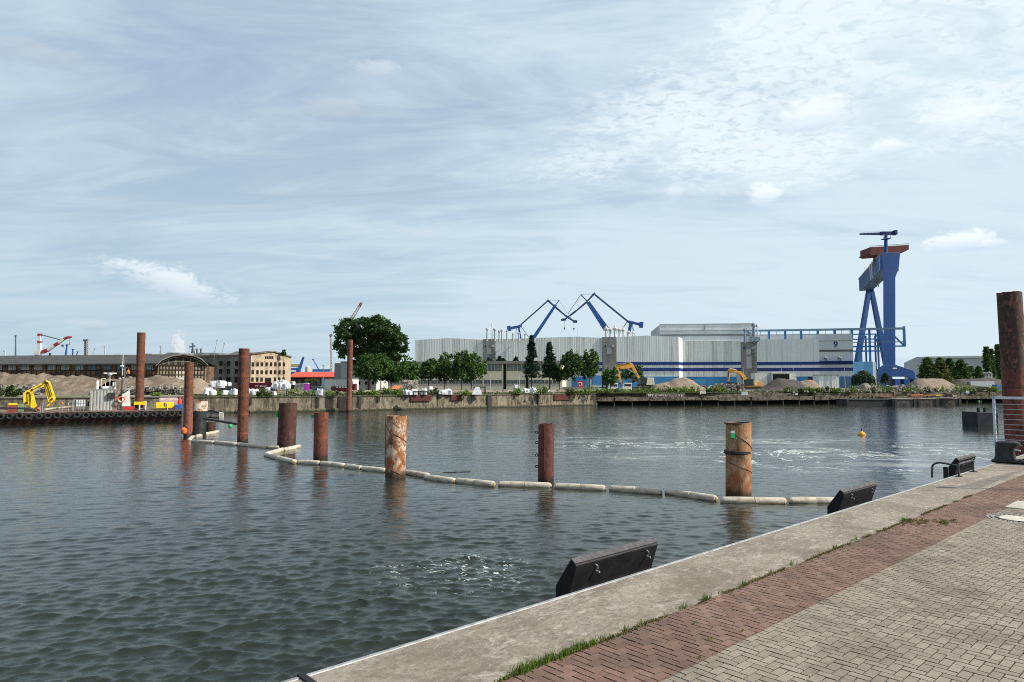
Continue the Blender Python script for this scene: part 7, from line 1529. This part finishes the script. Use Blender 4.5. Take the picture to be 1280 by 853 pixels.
# trestles, junk, dark frames
for i, (x0, x1, yt, yb_, Y, lab) in enumerate(((516, 536, 489.2, 491, 124, 'low dark steel trestle in front of the white bags under the trees'), (592, 606, 483.5, 485, 140, 'dark flat steel plate on posts below the eighth tree'), (476, 489, 488, 491, 127, 'dark tilted boat like trough among the weeds'))):
    a, b_ = P(x0, yb_, Y), P(x1, yt, Y); t = thing('steel_trestle', lab, 'steel frame', (a.x, Y, LAND)); W_ = b_.x - a.x; h = b_.z - LAND
    if i < 2:
        MB().box(0, W_, -.3, .5, h - .22, h).build('top_plate', dark, t)
        for x in np.linspace(.1, W_ - .1, 4): MB().box(x - .06, x + .06, 0, .15, 0, h - .22).build('leg', dark, t)
    else: MB().prism([(0, 0), (W_, .35), (W_ * 1.05, .85), (-.1, .45)], 0, 1).build('trough', dark, t); MB().prism([(.5, .0), (W_ * .9, 0), (W_, .33)], -.02, .9).build('keel', mat('low_wall_conc'), t)
fs = Fac(489, 150, 500, 149.5); t = thing('scrap_hut', 'low scrap lean to with bright orange roof beneath the small trees', 'shelter', fs.loc, fs.ang); MB().add([(0, 0, 1.0), (fs.W * .85, 0, 1.0), (fs.W * .98, 1.5, 1.75), (.1, 1.5, 1.75), (0, 0, .9), (fs.W * .85, 0, .9)], [(0, 1, 2, 3), (0, 4, 5, 1)]).build('roof', mat('roof_orange', (.58, .17, .07), rough=.8), t); MB().box(.3, fs.W, .3, 1.4, 0, .9).build('wall', dark, t)
# containers
def lettering(par, x0, x1, z0, z1, y, m, seed, name='lettering'):
    rr = random.Random(seed); mb = MB(); x = x0; h = z1 - z0
    while x < x1 - h * .4:
        w_ = h * rr.uniform(.55, .8); k_ = rr.randint(0, 4); s = h * .22
        if k_ in (0, 1, 2): mb.box(x, x + s, y, y + .01, z0, z1)
        if k_ in (0, 3): mb.box(x + s, x + w_, y, y + .01, z1 - s, z1)
        if k_ in (1, 3, 2): mb.box(x + s, x + w_, y, y + .01, z0, z0 + s)
        if k_ in (2, 4): mb.box(x + w_ - s, x + w_, y, y + .01, z0 + s, z1)
        if k_ in (3, 4): mb.box(x + .0, x + s, y, y + .01, z0 + s * .5, z1 - s)
        mb.box(x + s, x + w_ - s, y, y + .01, z0 + h * .4, z0 + h * .6); x += w_ + h * .28
        if rr.random() < .18: x += h * .6
    return mb.build(name, m, par)
f_ = Fac(311, 166, 341.5, 165.5); t = thing('shipping_container', 'maroon container with white lettering before the beige gable', 'container', f_.loc, f_.ang)
h = f_.z(326, 478.6); MB().box(0, f_.W, 0, 2.4, .15, h).build('body', maroonM, t); mb = MB()
for i in range(26): x = f_.W * (i + .5) / 26; mb.box(x - .05, x + .05, -.04, -.003, .3, h - .15)
mb.build('ribs', maroonM, t); lettering(t, f_.x(319.5), f_.x(334), h * .56, h * .76, -.06, white, 4)
f_ = Fac(414, 182, 435, 181); t = thing('shipping_container', 'low maroon container with white squares before the white store', 'container', f_.loc, f_.ang); h = f_.z(425, 483.2); MB().box(0, f_.W, 0, 2.2, 0, h).build('body', maroonM, t)
for px in (421.5, 425, 428.5, 432): a = f_.x(px); MB().box(a - .25, a + .25, -.03, -.003, h - .42, h - .05).build('white_mark', white, t)
MB().prism([(f_.W + .1, 0), (f_.W + 1.8, 0), (f_.W + 1.8, f_.z(444, 480)), (f_.W + 1.4, f_.z(444, 480)), (f_.W + .9, 1.2)], .2, 1.6).build('ramp', maroonM, t)
f_ = Fac(262, 156, 277, 156); t = thing('white_trailer', 'boxy white trailer with open dark bays above the sand cone foot', 'trailer', f_.loc, f_.ang); h = f_.z(269, 476); MB().box(0, f_.W, 0, 2, h * .42, h).build('body', mat('trailer_white', (.66, .66, .64), (.5, .5, .49), 2, .7), t)
for x in (.45, 1.35, 2.0): MB().box(x, x + .3, -.03, -.003, h * .5, h * .88).build('bay', dark, t)
for x in (.3, f_.W - .5): MB().tube((x, .2, h * .2), (x, .5, h * .2), .32, .32, 12).build('wheel', tyM, t)
# purple toilet
p = P(382.5, 487.5, 158); t = thing('toilet_cabin', 'purple portable toilet cabin with pale roof in front of the red roofed shed', 'toilet cabin', (p.x, 158, LAND)); pur = mat('purple_plastic', (.30, .02, .30), (.22, .02, .24), 2, .5); W_ = 5.2 / F * 158; h = P(382, 480, 158).z - LAND
MB().box(-W_ / 2, W_ / 2, 0, 1.1, .1, h).build('cabin', pur, t, bevel=.05); MB().box(-W_ / 2 + .1, W_ / 2 - .1, -.03, -.003, .15, h - .15).build('door', mat('purple_door', (.38, .05, .36), rough=.5), t); MB().prism([(-W_ / 2, h), (W_ / 2, h), (W_ / 2 - .15, h + .22), (-W_ / 2 + .15, h + .22)], -.02, 1.12).build('roof', mat('pale_roof', (.5, .42, .5), rough=.6), t)
p = P(395, 486, 190); t = thing('skip_container', 'dark blue grey waste skip right of the purple toilet cabin', 'skip', (p.x, 190, LAND)); MB().prism([(-.9, 0), (.9, 0), (1.3, 1.3), (-1.3, 1.3)], 0, 1.8).build('body', mat('skip_blue', (.03, .06, .10), rough=.7), t); MB().box(-1.35, 1.35, -.05, 1.85, 1.301, 1.38).build('rim', greyM, t)
p = P(374, 486, 190); t = thing('material_hoist', 'grey stack of pallets and panels left of the purple toilet cabin', 'pallet stack', (p.x, 190, LAND))
for i in range(7): MB().box(-1.4 + .05 * (i % 2), 1.3, 0, 1.5, i * .34, i * .34 + .26).build('panel', greyM, t)
# fence posts near there
for i, px in enumerate((342.5, 358.5, 606.8, 432.5)):
    Yf = wallpt(px, 0)[0].y + .8; h = (1.2, 1.25, 1.7, 1.0)[i]; p = P(px, 480, Yf); o = MB().tube((0, 0, 0), (0, 0, h), .07, .06, 8).build('edge_post', dark, loc=(p.x, Yf, LAND)); setp(o, ['dark post on the far quay edge under the maroon container', 'dark post on the far quay edge right of the maroon container', 'tallest dark post on the far quay edge above the vertical fender', 'dark post beside the small quay bollard'][i], 'post', 'posts on the far quay edge')
p = P(423.5, 494.5, 121); o = MB().lathe([(.35, 0), (.28, .12), (.2, .2), (.19, .55), (.36, .65), (.36, .75), (.1, .8)], k=14).build('quay_bollard', dark, smooth=True, loc=(p.x, wallpt(423.5, 0)[0].y + .8, LAND)); setp(o, 'small dark mushroom bollard on the far quay left of the thin tall pile', 'bollard')
p = P(474, 485, 0) if False else None
# street lamps on the far bank
for i, (px, yt, yb_, Y) in enumerate(((613.3, 466, 484, 235), (649, 466.5, 484, 233), (404.5, 457.5, 480, 240), (929.3, 460.3, 487, 205), (1056.3, 459.3, 482, 220), (945.5, 0, 0, 0), (992, 461, 480, 300), (977, 460, 480, 300))):
    if not Y: continue
    p = P(px, 480, Y); H = P(px, yt, Y).z - LAND; t = thing('street_lamp', ['slim lamp post before the long office, left', 'slim lamp post before the long office, right', 'lamp post beside the red roofed shed', 'thin pole before the hall above the excavator bucket', 'slim lamp post left of the willow', '', 'thin pole on the white garage, right', 'thin pole on the white garage, left'][i], 'street lamp', (p.x, Y, LAND), 0, 'slim lamp posts on the far bank')
    MB().tube((0, 0, 0), (0, 0, H), .09, .06, 6).build('post', paleM, t); MB().box(-.35, .35, -.15, .15, H, H + .12).build('lamp_head', greyM, t)
# signs
Yf = wallpt(725.5, 0)[0].y + .7; p = P(725.5, 480, Yf); t = thing('harbour_sign', 'square red bordered white sign with black symbol on a post at the far quay edge', 'sign', (p.x, Yf, LAND)); z0, z1 = P(725, 484, Yf).z - LAND, P(725, 476.6, Yf).z - LAND; W_ = 6.8 / F * Yf; h = z1 - z0
MB().tube((0, .05, 0), (0, .05, z1), .05).build('post', galvM, t); redS = mat('sign_red', (.62, .02, .03), rough=.4); fcx = MB(); fcx.box(-W_ / 2, W_ / 2, -.04, 0, z0, z1); pan = fcx.build('panel', redS, t)
MB().add([(-W_ / 2 + .2, -.045, z0 + .42), (-W_ / 2 + .42, -.045, z0 + .2), (W_ / 2 - .2, -.045, z0 + .2), (W_ / 2 - .2, -.045, z1 - .42), (W_ / 2 - .42, -.045, z1 - .2), (-W_ / 2 + .2, -.045, z1 - .2)], [(0, 1, 2, 3, 4, 5)]).build('white_field', white, pan)
MB().beam((-W_ / 2 + .3, -.06, z1 - .3), (W_ / 2 - .3, -.06, z0 + .3), .14, .02, up=(0, 1, 0)).build('red_bar', redS, pan)
mb = MB(); mb.torus((-.04, -.07, (z0 + z1) / 2 + .05), .17, .05, 14, 6); mb.beam((.02, -.07, (z0 + z1) / 2 - .02), (.26, -.07, (z0 + z1) / 2 - .24), .10, .03, up=(0, 1, 0)); mb.build('black_symbol', dark, pan)
def plate(name, lab, x0, x1, y0, y1, Y, m, cat='panel', th=.1):
    a, b_ = P(x0, y1, Y), P(x1, y0, Y); o = MB().box(0, b_.x - a.x, 0, th, 0, b_.z - a.z).build(name, m, loc=(a.x, Y, a.z)); return setp(o, lab, cat)
Yf = wallpt(744, 0)[0].y + .25
plate('notice_board', 'blank white panel standing at the far quay corner right of the red sign', 742, 747.8, 485.9, 490.9, Yf, white, 'panel')
plate('notice_board', 'pale blank sign hung on the apron wall below the orange excavator', 927, 935, 489.8, 494.2, 158.5, mat('pale_sign', (.5, .52, .54), rough=.7), 'panel')
plate('notice_board', 'small white box on the apron wall below the dark and brown heaps', 994.5, 997.2, 491.5, 494, 158.5, white, 'box', .4)
plate('notice_board', 'pale square panel at the apron top right of the pontoons', 1207.5, 1211.5, 488.5, 492, 166, mat('pale_sign'), 'panel')
# graffiti smears on the apron wall
gm = mat('graffiti_white', (.5, .5, .48), (.3, .3, .28), 2, .9)
t = thing('graffiti_board', 'low parapet face with white painted letters below the cream counterweight', 'graffiti', tuple(P(808, 496, 152.6))); 
a = P(808, 496, 152.6); MB(a).slab([P(808, 496.3, 152.7), P(856, 496.3, 156), P(856, 492.0, 156), P(808, 492.0, 152.7)], (0, .1, 0)).build('board', ruinM, t)
gb2 = F2(P(808, 480, 152.62), P(856, 480, 155.92), 0); 
go = MB().box(0, .01, 0, .01, 0, .01).build('letters', gm, t); bpy.data.objects.remove(go)
gl_ = lettering(t, gb2.x(810), gb2.x(821), P(815, 495.6, 153).z, P(815, 492.8, 153).z, -.08, gm, 9, 'letters'); gl_.matrix_local = Matrix.Translation(-Vector(t.location)) @ Matrix.Translation(Vector((gb2.L.x, gb2.L.y, 0))) @ Matrix.Rotation(gb2.ang, 4, 'Z')
gl_ = lettering(t, gb2.x(823), gb2.x(832), P(826, 495.3, 153.5).z, P(826, 493.2, 153.5).z, -.08, gm, 13, 'letters'); gl_.matrix_local = Matrix.Translation(-Vector(t.location)) @ Matrix.Translation(Vector((gb2.L.x, gb2.L.y, 0))) @ Matrix.Rotation(gb2.ang, 4, 'Z')
gl_ = lettering(t, gb2.x(847), gb2.x(853), P(850, 495.3, 155).z, P(850, 493.4, 155).z, -.08, gm, 15, 'letters'); gl_.matrix_local = Matrix.Translation(-Vector(t.location)) @ Matrix.Translation(Vector((gb2.L.x, gb2.L.y, 0))) @ Matrix.Rotation(gb2.ang, 4, 'Z')
# striped marker block
p = P(879, 496, 158); t = thing('marker_post', 'pale orange and white striped marker block on the apron edge', 'marker', tuple(p)); 
for (z0, z1, m_, nm) in ((0, .5, dark, 'base'), (.35, .6, mat('marker_orange', (.55, .2, .1), rough=.7), 'band'), (.601, 1.2, white, 'middle'), (1.201, 1.35, mat('marker_orange'), 'band'), (1.351, 1.8, mat('marker_cream', (.55, .45, .35), rough=.8), 'cap')): MB().box(-.75 if nm != 'base' else -.6, .55, -.2, .3, z0 + .1, z1 + .1).build(nm, m_, t)

# ------------------------------------------------------------------ machines and vans
def tracks(t, x0, x1, w_=.6, gap=2.4, h=1.0, y=0):
    for q in (0, 1):
        yy = y + q * gap; r = h / 2; pr = [(x0 + r + r * math.cos(a), r + r * math.sin(a)) for a in np.linspace(math.pi * .5, math.pi * 1.5, 7)] + [(x1 - r + r * math.cos(a), r + r * math.sin(a)) for a in np.linspace(-math.pi * .5, math.pi * .5, 7)]
        o = MB().prism(pr, yy, yy + w_).build('track', tyM, t); mb = MB()
        for x in np.linspace(x0 + r, x1 - r, 6): mb.tube((x, yy - .03, r * .9), (x, yy + .03, r * .9), r * .55, r * .55, 10)
        mb.build('rollers', dark, o)
YE = 252; p0 = P(938, 487, YE); t = thing('excavator', 'orange tracked excavator with arm reaching left before the blue hall gates', 'excavator', (p0.x, YE, LAND)); ex = lambda px, py: (P(px, py, YE).x - p0.x, P(px, py, YE).z - LAND)
tracks(t, ex(925, 480)[0], ex(952, 480)[0])
pz_ = lambda pts, y0, y1, nm, m, bev=.06: MB().prism([ex(a, b_) for a, b_ in pts], y0, y1).build(nm, m, t, bevel=bev)
pz_([(932.5, 483.8), (953, 483.8), (953.2, 480), (952.4, 477.3), (942, 477.3), (940.5, 481), (932.5, 482)], .0, 2.8, 'upper_body', exM, .15); pz_([(932, 482.5), (931.3, 475.5), (933.5, 474), (942, 474), (942, 482.3)], -.1, 1.1, 'cab', mat('cab_dark', (.02, .035, .035), rough=.3), .1)
pz_([(943.5, 483), (952.9, 483), (953, 480), (944, 479)], -.12, -.02, 'side_cover', exM, .02); MB().tube((ex(944.5, 481)[0], -.2, ex(944.5, 480.3)[1]), (ex(944.5, 481)[0], -.1, ex(944.5, 480.3)[1]), .45, .45, 14).build('emblem', white, t)
pz_([(932.2, 477.5), (930, 473), (925.5, 468.5), (920, 466), (915.5, 464.2), (915, 461.2), (921, 463), (928, 465), (932.5, 469.3), (935.3, 474.5), (935.3, 478)], .8, 1.6, 'boom', exM); pz_([(911.2, 463), (913, 460.3), (916, 461.5), (914.8, 466), (912.9, 474), (912.2, 477.8), (910.6, 477.5), (910.2, 470)], .85, 1.5, 'stick', exM)
pz_([(910.5, 476.5), (914, 477.5), (918, 478), (923, 479), (921.5, 481.2), (915, 481), (911, 479.5)], .5, 1.9, 'bucket', dark); mb = MB(); mb.beam((ex(914.5, 461)[0], .6, ex(914.5, 460.8)[1]), (ex(921, 463)[0], .6, ex(921, 462.3)[1]), .25, .25); mb.build('ram', white, t); mb = MB(); mb.beam((ex(926, 470)[0], .5, ex(926, 469.8)[1]), (ex(933, 479)[0], .5, ex(932.5, 479)[1]), .3, .3); mb.build('ram', dark, t); mb = MB(); mb.beam((ex(911.5, 464)[0], .6, ex(910.8, 464)[1]), (ex(910.5, 474)[0], .6, ex(909.8, 475)[1]), .3, .3); mb.build('ram', dark, t)
YE2 = 228; p0 = P(803, 487, YE2); t = thing('material_handler', 'large orange yellow material handler with folded arm and cream counterweight', 'excavator', (p0.x, YE2, LAND)); YE = YE2; ex = lambda px, py: (P(px, py, YE2).x - p0.x, P(px, py, YE2).z - LAND)
tracks(t, ex(790, 480)[0], ex(816, 480)[0])
pz_([(798, 484), (818, 484), (818, 481), (806, 479), (798, 479.5)], 0, 2.6, 'upper_body', dark, .1); pz_([(807.5, 481.5), (809.2, 472.2), (817.3, 472.5), (818.2, 481.8)], -.15, 2.6, 'counterweight', mat('cream_paint', (.60, .56, .44), (.5, .46, .36), 1, .6), .15); pz_([(799.5, 480.5), (799.8, 472), (803, 471.5), (808.5, 472.5), (807.5, 480.5)], -.2, 1.0, 'cab', mat('cab_dark'), .1)
pz_([(775, 459.5), (775.5, 456), (782, 454.3), (788.5, 453.8), (792, 456), (790.5, 460), (786, 461), (776, 461.8)], .6, 1.6, 'main_boom', exM, .12); pz_([(790.5, 455.5), (793.3, 458), (797, 466), (800.8, 472.5), (798.5, 474), (795, 469), (790.5, 460.5)], .65, 1.5, 'lower_boom', exM, .08)
pz_([(769.6, 458), (771.5, 455.8), (774.6, 456.5), (774, 461), (776.5, 473), (777.5, 478.5), (775.3, 478.8), (772.5, 470), (770, 462)], .7, 1.4, 'stick', exM, .08); mb = MB(); mb.beam((ex(771, 455.5)[0], .5, ex(771, 455.2)[1]), (ex(789, 453.4)[0], .5, ex(789, 453)[1]), .28, .28); mb.build('ram', greyM, t); mb = MB(); mb.beam((ex(784, 461)[0], .5, ex(784, 460.8)[1]), (ex(797.5, 470)[0], .5, ex(795, 468.5)[1]), .32, .32); mb.build('ram', greyM, t)
mb = MB(); mb.tube((ex(776.5, 478)[0], .9, ex(776.5, 478)[1]), (ex(776.5, 481)[0], .9, ex(776.5, 481)[1]), .5, .8, 8); mb.build('grab', dark, t)
def van(px, W_px, yt, Y, label, m=white, cat='van'):
    p = P(px, 480, Y); W_ = W_px / F * Y; h = P(px, yt, Y).z - LAND; t = thing('parked_van', label, cat, (p.x, Y, LAND), 0, 'vans parked on the far bank')
    MB().prism([(-W_ / 2, .35), (W_ / 2, .35), (W_ / 2, h), (-W_ / 2 + W_ * .22, h), (-W_ / 2 + W_ * .08, h * .62), (-W_ / 2, h * .55)], 0, 1.9).build('body', m, t, bevel=.08); MB().box(-W_ / 2 + W_ * .2, W_ / 2 - .15, -.02, -.003, h * .58, h * .86).build('side_windows', glassd, t)
    for x in (-W_ * .3, W_ * .3): MB().tube((x, -.05, .33), (x, .2, .33), .33, .33, 14).build('wheel', tyM, t)
van(766.5, 12, 479.2, 196, 'white van left below the folded handler arm'); van(784, 11.5, 478.8, 198, 'white van right below the folded handler arm')
f_ = Fac(752.5, 208, 764, 207); t = thing('dark_container', 'black site container left of the white vans', 'container', f_.loc, f_.ang); MB().box(0, f_.W, 0, 2.4, 0, f_.z(758, 476)).build('body', dark, t, bevel=.05); MB().box(.4, 1.2, -.03, -.003, 1.2, 1.6).build('label_plate', white, t)
f_ = Fac(765, 222, 800, 218); mb = MB(); 
for x in np.linspace(0, f_.W, 8): mb.tube((x, 0, 0), (x, 0, f_.z(780, 474.8)), .05, .05, 5)
for z in (.4, .7, 1.0): mb.beam((0, 0, f_.z(780, 474.8) * z), (f_.W, 0, f_.z(780, 474.8) * z), .06, .06)
o = mb.build('site_fence', galvM, loc=f_.loc); o.rotation_euler = (0, 0, f_.ang); setp(o, 'thin steel rail fence behind the white vans', 'fence')
# parked cars below the gantry foot
for i, (px, Y, m_, lab) in enumerate(((868, 262, white, 'white low car left before the blue gate'), (892, 262, white, 'white low car right before the blue gate'), (878, 268, redM, 'small red car between two white cars before the blue gate'), (1123, 250, white, 'white car under the right foot of the gantry crane'), (1131, 256, greyM, 'grey car under the right foot of the gantry crane'), (1252, 236, greyM, 'grey car beside the blue container at the far right'))):
    p = P(px, 480, Y); t = thing('parked_car', lab, 'car', (p.x, Y, LAND), .05, 'cars parked on the far bank'); L = 4.3
    MB().prism([(-L / 2, .3), (L / 2, .3), (L / 2, .85), (L * .36, .95), (L * .2, 1.42), (-L * .2, 1.42), (-L * .36, .95), (-L / 2, .8)], 0, 1.75).build('body', m_, t, bevel=.08); MB().prism([(L * .31, .97), (L * .18, 1.34), (-L * .18, 1.34), (-L * .31, .97)], -.02, -.003).build('side_windows', glassd, t)
    for x in (-L * .3, L * .3): MB().tube((x, -.04, .32), (x, .2, .32), .32, .32, 14).build('wheel', tyM, t)

# ------------------------------------------------------------------ worker in an orange vest on the earth heap
def skin(name, pts, edges, radii, m, parent=None, loc=None, sub=1):
    me = bpy.data.meshes.new(name); me.from_pydata(pts, edges, []); me.materials.append(m); o = bpy.data.objects.new(name, me); COL.objects.link(o)
    sk = o.modifiers.new('skin', 'SKIN'); me.skin_vertices or None
    for i, r_ in enumerate(radii): me.skin_vertices[0].data[i].radius = (r_, r_) if not isinstance(r_, tuple) else r_
    me.skin_vertices[0].data[0].use_root = True; sk.use_smooth_shade = True; o.modifiers.new('sub', 'SUBSURF').levels = sub; o.modifiers[-1].render_levels = 2
    if parent: o.parent = parent
    if loc: o.location = loc
    return o
pw = P(160, 473.3, 141)
J = [(0, 0, .95), (0, 0, 1.15), (0, 0, 1.38), (0, -.01, 1.52), (0, -.02, 1.64), (0, -.02, 1.75), (.19, 0, 1.42), (.25, -.03, 1.15), (.24, -.14, .92), (.24, -.19, .83), (-.19, 0, 1.42), (-.25, -.02, 1.15), (-.26, -.05, .90), (-.26, -.06, .81),
     (.10, 0, .90), (.12, -.02, .5), (.13, .02, .08), (.14, -.14, .03), (-.10, 0, .90), (-.12, .02, .5), (-.14, .05, .08), (-.15, -.10, .03)]
E = [(0, 1), (1, 2), (2, 3), (3, 4), (4, 5), (2, 6), (6, 7), (7, 8), (8, 9), (2, 10), (10, 11), (11, 12), (12, 13), (0, 14), (14, 15), (15, 16), (16, 17), (0, 18), (18, 19), (19, 20), (20, 21)]
Rr_ = [.13, .13, .15, .055, .095, .085, .065, .048, .036, .042, .065, .048, .036, .042, .09, .06, .045, .04, .09, .06, .045, .04]
per = skin('person', J, E, Rr_, mat('skin', (.42, .26, .19), rough=.6), loc=tuple(pw)); setp(per, 'person in orange vest and dark trousers standing on the earth heap behind the barge mast', 'person'); per.scale = (1.08, 1.08, 1.08); per.rotation_euler = (0, 0, .4)
skin('vest', [(0, 0, .92), (0, 0, 1.15), (0, 0, 1.36), (.17, 0, 1.43), (-.17, 0, 1.43), (.24, -.03, 1.2), (-.24, -.02, 1.2)], [(0, 1), (1, 2), (2, 3), (2, 4), (3, 5), (4, 6)], [.15, .16, .175, .085, .085, .07, .07], mat('vest_orange', (.75, .18, .03), rough=.7), per)
skin('trousers', [(0, 0, .95), (.10, 0, .88), (.12, -.02, .5), (.13, .02, .1), (-.10, 0, .88), (-.12, .02, .5), (-.14, .05, .1)], [(0, 1), (1, 2), (2, 3), (0, 4), (4, 5), (5, 6)], [.14, .105, .08, .065, .105, .08, .065], mat('trouser_dark', (.02, .022, .03), rough=.9), per)
MB().lathe([(.12, 1.70), (.125, 1.74), (.10, 1.82), (.02, 1.86)], c=(0, -.02, 0), k=12).build('helmet', mat('helmet_red', (.6, .08, .03), rough=.4), per, smooth=True)

# ------------------------------------------------------------------ steam plume
ps = P(222, 444, 560); bm = bmesh.new()
rr = random.Random(6)
for (px, py, r_) in ((223, 441, 9), (224, 436, 8), (222, 431, 7.5), (219, 427, 6), (221, 422, 5.5), (226, 429, 5.5), (228, 436, 6), (226, 418, 3.6), (224, 414, 2.6), (229, 420, 2.6), (217, 421, 3)):
    c_ = P(px, py, 560) - ps; mtx = Matrix.Translation(c_) @ Matrix.Diagonal((r_ / F * 560, r_ / F * 560, r_ / F * 560 * .9, 1)); bmesh.ops.create_icosphere(bm, subdivisions=3, radius=1, matrix=mtx)
me = bpy.data.meshes.new('steam_plume'); bm.to_mesh(me); bm.free(); o = bpy.data.objects.new('steam_plume', me); COL.objects.link(o); o.location = ps
rm = o.modifiers.new('remesh', 'REMESH'); rm.mode = 'VOXEL'; rm.voxel_size = .7
setp(o, 'white steam plume rising behind the warehouse roofs', 'steam', None, 'stuff')
sm = bpy.data.materials.new('steam'); sm.use_nodes = True; k = NT(sm.node_tree); k.n.remove(k.n['Principled BSDF']); v = k.new('ShaderNodeTexCoord').outputs['Object']
pv = k.new('ShaderNodeVolumePrincipled'); pv.inputs['Color'].default_value = (.95, .96, .98, 1); pv.inputs['Anisotropy'].default_value = .2
k.link(k.math('MULTIPLY', k.ss(k.noise(v, .28, 5, .65, .4), .36, .64), .30), pv.inputs['Density']); k.link(pv.outputs[0], k.n['Material Output'].inputs['Volume']); me.materials.append(sm)
